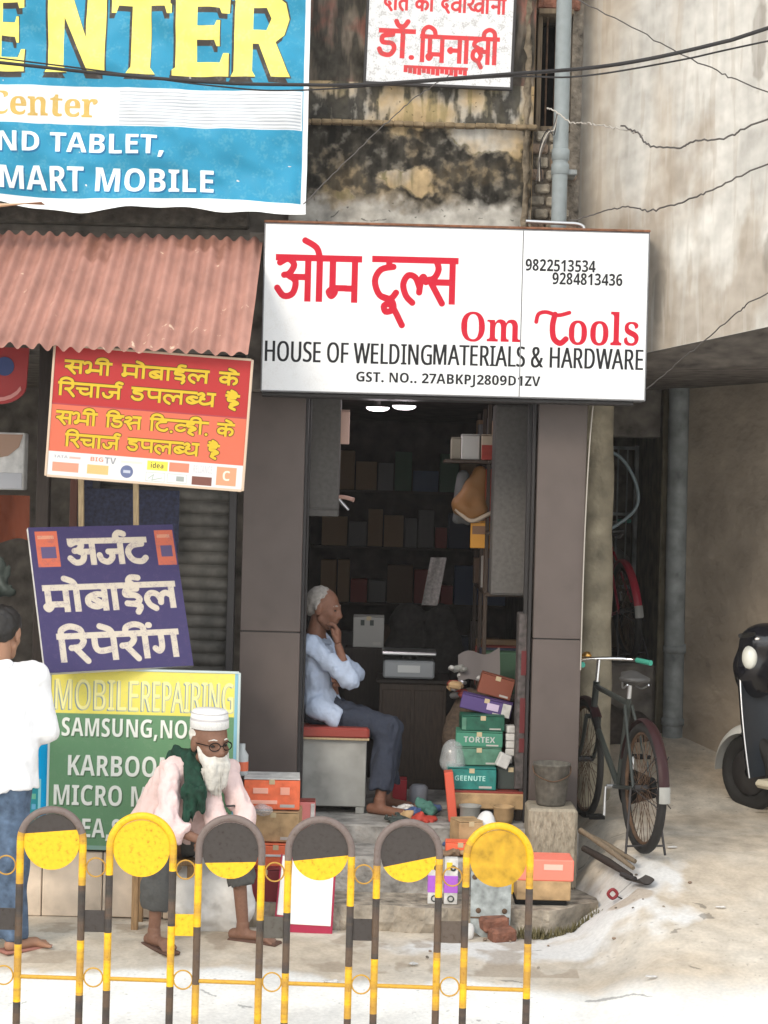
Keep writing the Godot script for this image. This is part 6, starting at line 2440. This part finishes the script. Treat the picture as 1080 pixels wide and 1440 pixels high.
# ---------------------------------------------------------------- overhead wires
func build_wires():
	var dark := mat("cable_black", .02, .018, .018, .6)
	var grey := mat("cable_grey", .075, .066, .06, .7)
	var paleg := mat("cable_pale", .36, .33, .29, .7)
	var list := [
		["thick black overhead cable crossing the whole street front", dark, .0085, [[-3.6, 4.02, 1.5], [-2.04, 3.895, 1.6], [-1.456, 3.849, 1.6], [-.874, 3.816, 1.6], [-.447, 3.806, 1.65], [-.115, 3.776, 1.85], [.46, 3.76, 2.2], [.905, 3.695, 2.75], [1.31, 3.75, 2.95], [1.63, 3.84, 3.05], [3.5, 4.4, 3.6]]],
		["thin black cable running just under the thick one across the banner", dark, .004, [[-3.6, 4.1, 1.5], [-2.04, 3.92, 1.6], [-1.456, 3.862, 1.6], [-.874, 3.80, 1.6], [-.447, 3.78, 1.65], [.46, 3.75, 2.2], [.772, 3.655, 2.7], [1.173, 3.70, 2.85], [1.6, 3.775, 3.0], [3.5, 4.1, 3.6]]],
		["fine grey wire slanting down across the concrete wall to the right", grey, .003, [[.7, 4.42, 1.3], [.841, 4.329, 1.4], [1.15, 4.0, 2.0], [1.306, 3.659, 2.9], [1.6, 3.528, 3.0], [3.0, 3.0, 3.4]]],
		["tangled pale wire looping from the drain pipe along the concrete wall", paleg, .004, [[.821, 3.964, .45], [.879, 3.927, .5], [.94, 3.87, .55], [1.0, 3.8, .9], [1.054, 3.72, 1.25], [1.12, 3.66, 1.5], [1.17, 3.58, 1.8]]],
		["dark tangled wire continuing along the concrete wall to the right edge", grey, .0042, [[1.1, 3.68, 1.5], [1.15, 3.6, 1.75], [1.17, 3.5, 2.0], [1.24, 3.4, 2.5], [1.26, 3.385, 2.75], [1.40, 3.40, 2.8], [1.636, 3.477, 2.95], [3.0, 3.8, 3.4]]],
		["sagging grey wire low on the concrete wall above the sign's right end", grey, .0038, [[.95, 3.34, .55], [1.1, 3.38, .65], [1.18, 3.33, 1.2], [1.2, 3.2, 2.0], [1.25, 3.14, 2.75], [1.344, 3.17, 2.9], [1.64, 3.30, 3.0], [3.0, 3.8, 3.4]]],
		["thin wire slanting across the mouldy wall under the ledge", grey, .003, [[-.47, 3.39, .6], [-.275, 3.606, .55], [-.05, 3.85, .45], [.1, 4.02, .3], [.3, 4.2, .1]]],
		["thin dark wire rising from the sign's right end across the lane opening", grey, .003, [[1.41, 2.46, .2], [1.43, 2.5, .6], [1.45, 2.58, 1.6], [1.5, 2.68, 2.5], [1.63, 2.78, 2.9], [2.6, 3.3, 3.4]]],
	]
	var jn := noise(171, .35, 3)
	for w in list:
		var p := []
		for q in w[3]:
			p.append(Vector3(q[0], q[1], q[2]))
		var st := mb()
		var path := smooth_path(p, 10)
		if w[1] != dark:
			for k in path.size():
				path[k] += Vector3(0, jn.get_noise_2d(k * 1.7, w[2] * 9000.0), jn.get_noise_2d(k * 1.9, 50.0)) * .011
		tube(st, path, w[2], 7)
		tag(put("overhead_wire", st, w[1]), w[0], "wire", "overhead wires")
	# wire curls beside the pipe
	for k in 3:
		var st := mb()
		tube(st, smooth_path([Vector3(.8 + k * .015, 3.62, .12), Vector3(.81, 3.74 + k * .03, .16), Vector3(.85, 3.86 + k * .02, .17), Vector3(.885, 3.93 - k * .03, .17), Vector3(.9, 3.99, .16)], 5), .0035, 6)
		tag(put("loose_wire", st, [grey, paleg, dark][k]), ["grey", "pale", "black"][k] + " loose wire curling beside the drain pipe", "wire", "loose wires by the pipe")
	var st := mb()
	tube(st, smooth_path([Vector3(1.155, 2.4, .05), Vector3(1.14, 2.1, .03), Vector3(1.13, 1.6, .02), Vector3(1.128, .9, .015)], 6), .004, 6)
	tag(put("hanging_wire", st, paleg), "thin wire hanging down the edge of the right pillar", "wire")
# ---------------------------------------------------------------- people
func eyes(parent: Node3D, x: Transform3D, s := 1.0, brow: Material = null):
	for e in [-1, 1]:
		var st := mb()
		var c := x * (Vector3(.03 * e, .003, .077) * s)
		lathe(st, [Vector2(0, -.006), Vector2(.009, -.004), Vector2(.011, 0), Vector2(.009, .004), Vector2(0, .006)], 10, Transform3D(x.basis.scaled(Vector3(s, s, s)), c))
		put("eye", st, M.hair_black, parent)
		st = mb()
		tube(st, [x * (Vector3(.012 * e, .027, .09) * s), x * (Vector3(.03 * e, .032, .086) * s), x * (Vector3(.048 * e, .026, .072) * s)], [.003, .0045, .002], 6)
		put("eyebrow", st, brow if brow else M.hair_black, parent)
	var st := mb()
	tube(st, [x * (Vector3(-.024, -.062, .082) * s), x * (Vector3(0, -.061, .0905) * s), x * (Vector3(.024, -.062, .082) * s)], .0026, 6)
	put("mouth", st, M.mouth, parent)

func build_people():
	mat("mouth", .07, .025, .02, .6)
	seated_man()
	shopkeeper()
	standing_man()

func seated_man():
	var t := thing("person", "old man in a white cap, pink kurta and green scarf sitting with elbows on knees", "person")
	var hx := Transform3D(Basis(Vector3.UP, .6) * Basis(Vector3.RIGHT, .1) * Basis(Vector3.BACK, .03), Vector3(-.845, .59, 1.17))
	var hipR := Vector3(-1.15, .05, .98)
	var hipL := Vector3(-1.02, .05, .9)
	var kneeR := Vector3(-1.06, .1, 1.36)
	var ankR := Vector3(-1.085, -.325, 1.33)
	var kneeL := Vector3(-.70, .12, 1.2)
	var ankL := Vector3(-.655, -.315, 1.2)
	var shR := Vector3(-1.03, .45, 1.17)
	var shL := Vector3(-.77, .435, 1.06)
	var elR := Vector3(-1.045, .185, 1.3)
	var elL := Vector3(-.655, .2, 1.16)
	var wrR := Vector3(-.85, .125, 1.36)
	var wrL := Vector3(-.76, .125, 1.3)
	var st := mb()
	# skin: head and neck, forearms and hands, shins and feet, and the trunk they hang from
	flesh(st, head_parts(hx, 1.16), .008, .006)
	flesh(st, [cap(Vector3(-.875, .44, 1.1), hx * Vector3(0, -.05, -.02), .055, .05), ell(Vector3(-.95, .3, 1.05), Vector3(.11, .16, .09)), cap(hipR, hipL, .1, .1), cap(Vector3(-.93, .3, 1.05), (hipR + hipL) * .5, .1, .1),
		cap(shR, elR, .03, .028), cap(elR, wrR, .028, .024), cap(shL, elL, .03, .028), cap(elL, wrL, .028, .024), cap(shR, shL, .045, .045),
		cap(hipR, kneeR, .06, .045), cap(kneeR, ankR, .043, .03), cap(hipL, kneeL, .06, .045), cap(kneeL, ankL, .043, .03)], .015, .014)
	flesh(st, hand_parts(frame(wrR, Vector3(.9, -.1, -.2), Vector3(.1, -.3, -1)), 1.0, .55), .005, .005)
	flesh(st, hand_parts(frame(wrL, Vector3(-.6, -.25, .5), Vector3(-.5, -.3, -.7)), -1.0, .5), .005, .005)
	for f in [[ankR, Vector3(.09, -.055, .13)], [ankL, Vector3(.15, -.065, .06)]]:
		var d: Vector3 = f[1]
		var n := Vector3(-d.z, 0, d.x).normalized()
		var p := [cap(f[0], f[0] + Vector3(0, -.04, 0), .032, .032), cap(f[0] + Vector3(-d.x * .3, -.055, -d.z * .3), f[0] + d * .8, .03, .024)]
		for k in 5:
			var o := n * (.034 - .017 * k)
			p.append(cap(f[0] + d * .75 + o * .8, f[0] + d * (1.12 - .04 * absf(k - 1)) + o + Vector3(0, -.006, 0), .012, .009))
		flesh(st, p, .006, .006)
	put("body", st, M.skin_dark, t)
	eyes(t, hx, 1.16, M.beard_white)
	# kurta
	st = mb()
	flesh(st, [cap(shR, shL, .07, .068), ell(Vector3(-.94, .32, 1.07), Vector3(.16, .19, .12), Basis(Vector3.UP, .45)), ell(Vector3(-1.07, .17, 1.0), Vector3(.17, .15, .13), Basis(Vector3.UP, .45)), cap(Vector3(-1.06, .38, 1.05), Vector3(-1.19, .12, .98), .085, .1),
		cap(shL + Vector3(0, -.01, 0), elL + Vector3(0, .02, 0), .06, .056), cut(elL, elL.lerp(wrL, .5), .056, .056),
		cap(Vector3(-.86, .43, 1.13), Vector3(-.8, .2, 1.2), .05, .06), cut(hipR + Vector3(0, .03, 0), kneeR + Vector3(-.0, .02, -.06), .09, .085), cut(hipL + Vector3(0, .03, 0), kneeL + Vector3(-.05, .02, -.04), .09, .085)], .012, .0095, [.014, folds(131, 5.0), Vector3(1.7, .7, 1.7)])
	put("kurta", st, M.kurta_pink, t)
	# sleeve of the nearer arm, wide cuff: kurta pink with bright light painted in
	st = mb()
	flesh(st, [cap(shR + Vector3(-.005, .0, .014), elR + Vector3(.01, .02, .012), .06, .06), cut(elR + Vector3(.0, .016, .012), elR.lerp(wrR, .55) + Vector3(0, 0, .004), .058, .062)], .012, .0105, [.016, folds(132, 6.5), Vector3(1.6, .8, 1.6)])
	put("sleeve", st, mat("sleeve_lit", .74, .55, .53, .85, {"tex": "soft", "scale": 2.5, "normal": "cloth", "nscale": .9}), t)
	# pocket and pen
	st = mb()
	box(st, Vector3(-.735, .275, 1.185), Vector3(.05, .008, .02), .002, Basis(Vector3.UP, .5))
	put("pocket_pen", st, M.dark_trim, t)
	# trousers
	st = mb()
	flesh(st, [cap(hipR, hipL, .11, .11), cap(hipR, kneeR, .095, .072), cut(kneeR, ankR + Vector3(0, .1, 0), .072, .074), cap(hipL, kneeL, .095, .072), cut(kneeL, ankL + Vector3(0, .2, 0), .072, .078)], .012, .01, [.018, folds(133, 4.6), Vector3(1.6, .7, 1.6)])
	put("trousers", st, M.trouser_grey, t)
	# cap: banded, low crown
	st = mb()
	var cx := Transform3D(hx.basis * Basis(Vector3.RIGHT, -.06), hx * Vector3(0, .074, -.014)).scaled_local(Vector3(1.07, .84, 1.22))
	lathe(st, [Vector2(.084, .0), Vector2(.089, .004), Vector2(.0885, .05)], 32, cx)
	lathe(st, [Vector2(.0865, .062), Vector2(.083, .094), Vector2(.074, .108), Vector2(.0, .116)], 32, cx)
	var cp := put("cap", st, mat("cap_white", .78, .77, .75, .85, {"tex": "fine", "scale": 3.0}), t)
	st = mb()
	lathe(st, [Vector2(.0885, .0495), Vector2(.0872, .054), Vector2(.0865, .0625)], 32, cx)
	put("band", st, mat("cap_grey", .42, .4, .4, .85), cp)
	st = mb()
	lathe(st, [Vector2(.0838, .09), Vector2(.0848, .0925), Vector2(.0822, .0965)], 32, cx)
	put("band", st, M.cap_grey, cp)
	# hair at the sides, beard, moustache
	st = mb()
	flesh(st, [ell(hx * Vector3(-.078, .04, -.035), Vector3(.014, .035, .04), hx.basis), ell(hx * Vector3(.078, .04, -.035), Vector3(.014, .035, .04), hx.basis), ell(hx * Vector3(0, .01, -.094), Vector3(.06, .04, .02), hx.basis)], .01, .008, [.006, noise(134, 30.0, 2)])
	put("hair", st, M.beard_white, t)
	st = mb()
	flesh(st, [cap(hx * Vector3(-.056, -.06, .05), hx * Vector3(-.02, -.11, .075), .02, .03), cap(hx * Vector3(.056, -.06, .05), hx * Vector3(.02, -.11, .075), .02, .03), cap(hx * Vector3(-.034, -.1, .085), hx * Vector3(-.028, -.2, .075), .036, .03), cap(hx * Vector3(.034, -.1, .085), hx * Vector3(.028, -.2, .075), .036, .03), cap(hx * Vector3(0, -.11, .08), hx * Vector3(0, -.235, .07), .04, .02),
		cap(hx * Vector3(-.036, -.056, .094), hx * Vector3(0, -.05, .106), .011, .012), cap(hx * Vector3(.036, -.056, .094), hx * Vector3(0, -.05, .106), .011, .012), cap(hx * Vector3(-.073, -.015, .012), hx * Vector3(-.056, -.07, .045), .012, .018), cap(hx * Vector3(.073, -.015, .012), hx * Vector3(.056, -.07, .045), .012, .018)], .01, .0065, [.009, noise(135, 14.0, 3), Vector3(1.6, .4, 1.6)])
	# loose strands over and below the mass of the beard
	var br := RandomNumberGenerator.new()
	br.seed = 5
	for k in 190:
		var bx := br.randf_range(-.078, .078)
		var by := br.randf_range(-.16, -.06)
		var a := Vector3(bx, by, .118 - absf(bx) * .75 - maxf(0.0, -.1 - by) * .25)
		var len_ := br.randf_range(.05, .12)
		var b := a + Vector3(-bx * br.randf_range(.1, .5) + br.randf_range(-.012, .012), -len_, br.randf_range(-.012, .014))
		tube(st, [hx * a, hx * (a.lerp(b, .5) + Vector3(br.randf_range(-.006, .006), 0, .004)), hx * b], [.0032, .0028, .0007], 4, false)
	put("beard", st, M.beard_white, t)
	# glasses
	st = mb()
	for e in [-1, 1]:
		var p := []
		for k in 16:
			p.append(hx * Vector3(.036 * e + cos(TAU * k / 16) * .028, .004 + sin(TAU * k / 16) * .021, .12 - .012 * absf(cos(TAU * k / 16) * .5 + .5 * e)))
		tube(st, p, .0026, 6, false, true)
		tube(st, [hx * Vector3(.063 * e, .01, .108), hx * Vector3(.092 * e, .008, .0)], .0024, 6)
	tube(st, [hx * Vector3(-.009, .008, .122), hx * Vector3(.009, .008, .122)], .0024, 6)
	put("glasses", st, M.black, t)
	# scarf: round the neck, over the nearer shoulder, ends hanging in front
	st = mb()
	flesh(st, [cap(Vector3(-1.115, .40, 1.07), Vector3(-1.01, .525, 1.12), .026, .034), cap(Vector3(-1.01, .525, 1.12), Vector3(-.93, .51, 1.19), .038, .04), cap(Vector3(-.99, .5, 1.06), Vector3(-.94, .52, 1.1), .035, .035), cap(Vector3(-.94, .5, 1.2), Vector3(-.925, .36, 1.265), .042, .05), cap(Vector3(-.9, .48, 1.2), Vector3(-.885, .36, 1.265), .03, .04), cap(Vector3(-.925, .36, 1.265), Vector3(-.945, .225, 1.295), .042, .026), cap(Vector3(-.885, .36, 1.265), Vector3(-.868, .27, 1.275), .038, .028), cap(Vector3(-.91, .34, 1.275), Vector3(-.915, .21, 1.3), .03, .02)], .01, .0085, [.022, folds(136, 6.0), Vector3(2.0, .5, 2.0)])
	put("scarf", st, M.scarf_green, t)
	# sandals
	for f in [[ankR, Vector3(.09, -.055, .13)], [ankL, Vector3(.15, -.065, .06)]]:
		st = mb()
		var d: Vector3 = f[1]
		var dn := Vector3(d.x, 0, d.z).normalized()
		box(st, f[0] + Vector3(d.x * .42, -.079, d.z * .42), Vector3(.085, .018, .27), .006, Basis(Vector3.UP.cross(dn), Vector3.UP, dn))
		put("sandal", st, M.sandal, t)

func shopkeeper():
	var t := thing("person", "grey-haired shopkeeper in a pale blue shirt sitting with a hand at his chin", "person")
	var hx := Transform3D(Basis(Vector3.UP, 1.25) * Basis(Vector3.RIGHT, .14), Vector3(-.335, 1.185, -.38))
	var hip := Vector3(-.34, .6, -.44)
	var shN := Vector3(-.40, .97, -.26)      # the shoulder nearer the street
	var shF := Vector3(-.36, .97, -.55)
	var elN := Vector3(-.17, .79, -.2)
	var wrN := Vector3(-.245, .985, -.24)
	var elF := Vector3(-.15, .8, -.5)
	var wrF := Vector3(-.24, .77, -.4)
	var kneeN := Vector3(.06, .5, -.3)
	var ankN := Vector3(.02, .1, -.22)
	var kneeF := Vector3(.06, .47, -.55)
	var ankF := Vector3(.06, .1, -.5)
	var st := mb()
	flesh(st, head_parts(hx), .008, .006)
	flesh(st, [cap(Vector3(-.385, .99, -.4), hx * Vector3(0, -.06, -.02), .058, .05), ell(Vector3(-.37, .82, -.42), Vector3(.1, .2, .15)), cap(shN, elN, .03, .026), cap(elN, wrN, .026, .024), cap(shF, elF, .03, .026), cap(elF, wrF, .026, .024), cap(shN, shF, .042, .042),
		cap(hip, Vector3(-.37, .82, -.42), .12, .1), cap(hip + Vector3(0, 0, .08), kneeN, .065, .05), cap(kneeN, ankN, .045, .032), cap(hip - Vector3(0, 0, .08), kneeF, .065, .05), cap(kneeF, ankF, .045, .032)], .015, .014)
	flesh(st, hand_parts(frame(wrN, Vector3(-.02, .9, -.3), Vector3(-.9, .1, -.2)), 1.0, .6), .005, .005)
	flesh(st, hand_parts(frame(wrF, Vector3(.1, .1, .9), Vector3(-.6, .0, .1)), -1.0, .4), .005, .005)
	for a in [ankN, ankF]:
		var p := [cap(a, a + Vector3(0, -.04, 0), .034, .032), cap(a + Vector3(-.05, -.05, -.02), a + Vector3(.13, -.06, .08), .03, .026)]
		for k in 5:
			p.append(cap(a + Vector3(.12 + .01 * k, -.062, .1 - .018 * k), a + Vector3(.165 - .006 * k, -.068, .115 - .02 * k), .012, .009))
		flesh(st, p, .006, .007)
	put("body", st, M.skin_brown, t)
	eyes(t, hx, 1.0, M.hair_grey)
	st = mb()
	flesh(st, [cap(shN, shF, .066, .066), ell(Vector3(-.375, .82, -.41), Vector3(.12, .2, .17)), ell(Vector3(-.355, .64, -.42), Vector3(.13, .12, .17)), cap(shN, elN, .06, .055), cut(elN, elN.lerp(wrN, .5), .053, .045), cap(shF, elF, .06, .055), cut(elF, elF.lerp(wrF, .5), .053, .045), cut(Vector3(-.36, .62, -.28), Vector3(-.22, .55, -.27), .07, .06)], .012, .0095, [.013, folds(141, 5.5), Vector3(1.7, .8, 1.7)])
	put("shirt", st, M.shirt_blue, t)
	st = mb()
	flesh(st, [cap(hip + Vector3(-.02, 0, .06), hip + Vector3(-.02, 0, -.08), .11, .11), cap(hip + Vector3(0, 0, .08), kneeN, .095, .08), cut(kneeN, ankN + Vector3(0, .05, 0), .076, .078), cap(hip - Vector3(0, 0, .08), kneeF, .095, .075), cut(kneeF, ankF + Vector3(0, .05, 0), .075, .075)], .012, .01, [.018, folds(142, 4.6), Vector3(1.6, .7, 1.6)])
	put("trousers", st, M.trouser_navy, t)
	st = mb()
	flesh(st, [ell(hx * Vector3(0, .045, -.03), Vector3(.079, .083, .085), hx.basis), ell(hx * Vector3(0, -.0, -.07), Vector3(.066, .06, .045), hx.basis), cap(hx * Vector3(-.074, .02, -.02), hx * Vector3(-.074, -.02, -.01), .014, .01), cap(hx * Vector3(.074, .02, -.02), hx * Vector3(.074, -.02, -.01), .014, .01)], .008, .007, [.006, noise(143, 30.0, 2)])
	put("hair", st, M.hair_grey, t)
	st = mb()
	flesh(st, [cap(Vector3(-.40, 1.0, -.3), Vector3(-.3, .99, -.36), .02, .018), cap(Vector3(-.4, 1.0, -.5), Vector3(-.3, .99, -.42), .02, .018), cap(Vector3(-.42, 1.02, -.36), Vector3(-.42, 1.02, -.46), .02, .02)], .012, .009)
	put("collar", st, M.shirt_blue, t)
	for a in [ankN, ankF]:
		st = mb()
		box(st, a + Vector3(.05, -.09, .04), Vector3(.27, .014, .09), .005, Basis(Vector3.UP, -.5))
		put("sandal", st, M.sandal, t)

func standing_man():
	var t := thing("person", "man in a white shirt and jeans standing with his back to the street", "person")
	var x := -1.875
	var z := 1.45
	var hx := Transform3D(Basis(Vector3.UP, PI - .25) * Basis(Vector3.RIGHT, .25), Vector3(x + .03, 1.13, z - .03))
	var hip := Vector3(x, .48, z)
	var shR := Vector3(x + .195, .93, z + .01)
	var shL := Vector3(x - .195, .93, z + .01)
	var elR := Vector3(x + .25, .66, z - .03)
	var wrR := Vector3(x + .12, .68, z - .27)
	var elL := Vector3(x - .25, .66, z - .03)
	var wrL := Vector3(x - .1, .68, z - .27)
	var st := mb()
	flesh(st, head_parts(hx), .008, .007)
	var legs := []
	for s in [-1, 1]:
		legs.append([Vector3(x + .09 * s, .42, z), Vector3(x + .1 * s, .02, z + .02), Vector3(x + .11 * s, -.32, z)])
	var parts := [cap(Vector3(x, .95, z), hx * Vector3(0, -.05, -.02), .06, .052), ell(Vector3(x, .75, z), Vector3(.12, .2, .07)), cap(hip, Vector3(x, .75, z), .08, .08), cap(shR, shL, .04, .04), cap(shR, elR, .03, .028), cap(elR, wrR, .028, .025), cap(shL, elL, .03, .028), cap(elL, wrL, .028, .025)]
	for l in legs:
		parts.append(cap(l[0], l[1], .075, .052))
		parts.append(cap(l[1], l[2], .05, .034))
	flesh(st, parts, .015, .015)
	flesh(st, hand_parts(frame(wrR, Vector3(-.4, .1, -.9), Vector3(-.3, .8, 0)), 1.0, .4), .005, .006)
	flesh(st, hand_parts(frame(wrL, Vector3(.4, .1, -.9), Vector3(.3, .8, 0)), -1.0, .4), .005, .006)
	for l in legs:
		var a: Vector3 = l[2]
		var s := 1.0 if a.x > x else -1.0
		var p := [cap(a, a + Vector3(0, -.05, 0), .034, .034), cap(a + Vector3(0, -.06, .05), a + Vector3(.1 * s, -.068, -.06), .03, .026)]
		for k in 5:
			p.append(cap(a + Vector3(.08 * s + .014 * k * s, -.072, -.08 + .012 * k), a + Vector3((.14 + .012 * k) * s, -.076, -.12 + .03 * k), .012, .009))
		flesh(st, p, .006, .008)
	put("body", st, M.skin_tan, t)
	eyes(t, hx)
	st = mb()
	flesh(st, [cap(shR, shL, .068, .068), ell(Vector3(x, .76, z), Vector3(.195, .22, .13)), cut(Vector3(x - .1, .8, z), Vector3(x - .1, .36, z), .11, .125), cut(Vector3(x + .1, .8, z), Vector3(x + .1, .38, z), .11, .125), cut(Vector3(x, .8, z), Vector3(x, .365, z), .12, .14), cap(shR, elR, .066, .06), cut(elR, elR.lerp(wrR, .5), .06, .058), cap(shL, elL, .066, .06), cut(elL, elL.lerp(wrL, .5), .06, .058)], .014, .0105, [.01, folds(151, 4.2), Vector3(1.6, .7, 1.6)])
	put("shirt", st, M.shirt_white, t)
	st = mb()
	flesh(st, [cap(Vector3(x - .065, .985, z + .05), Vector3(x + .065, .985, z + .05), .022, .022), cap(Vector3(x + .065, .985, z + .05), Vector3(x + .08, .96, z - .04), .022, .018), cap(Vector3(x - .065, .985, z + .05), Vector3(x - .08, .96, z - .04), .022, .018)], .01, .009)
	put("collar", st, M.shirt_white, t)
	parts = [cap(Vector3(x - .07, .42, z), Vector3(x + .07, .42, z), .12, .12)]
	for l in legs:
		parts.append(cap(l[0], l[1], .1, .085))
		parts.append(cut(l[1], l[2] + Vector3(0, -.04, 0), .085, .08))
	st = mb()
	flesh(st, parts, .016, .013, [.013, folds(152, 3.4), Vector3(1.6, .5, 1.6)])
	put("jeans", st, M.jeans, t)
	st = mb()
	flesh(st, [ell(hx * Vector3(0, .05, -.025), Vector3(.085, .088, .095), hx.basis), ell(hx * Vector3(0, .0, -.06), Vector3(.074, .06, .05), hx.basis)], .01, .008, [.008, noise(153, 25.0, 2)])
	put("hair", st, M.hair_black, t)
	for l in legs:
		var a: Vector3 = l[2]
		var s := 1.0 if a.x > x else -1.0
		st = mb()
		box(st, a + Vector3(.06 * s, -.093, -.03), Vector3(.1, .016, .27), .006, Basis(Vector3.UP, -.85 * s))
		put("slipper", st, mat("slipper_red", .3, .13, .1, .7) if s > 0 else M.slipper_red if M.has("slipper_red") else M.sandal, t)
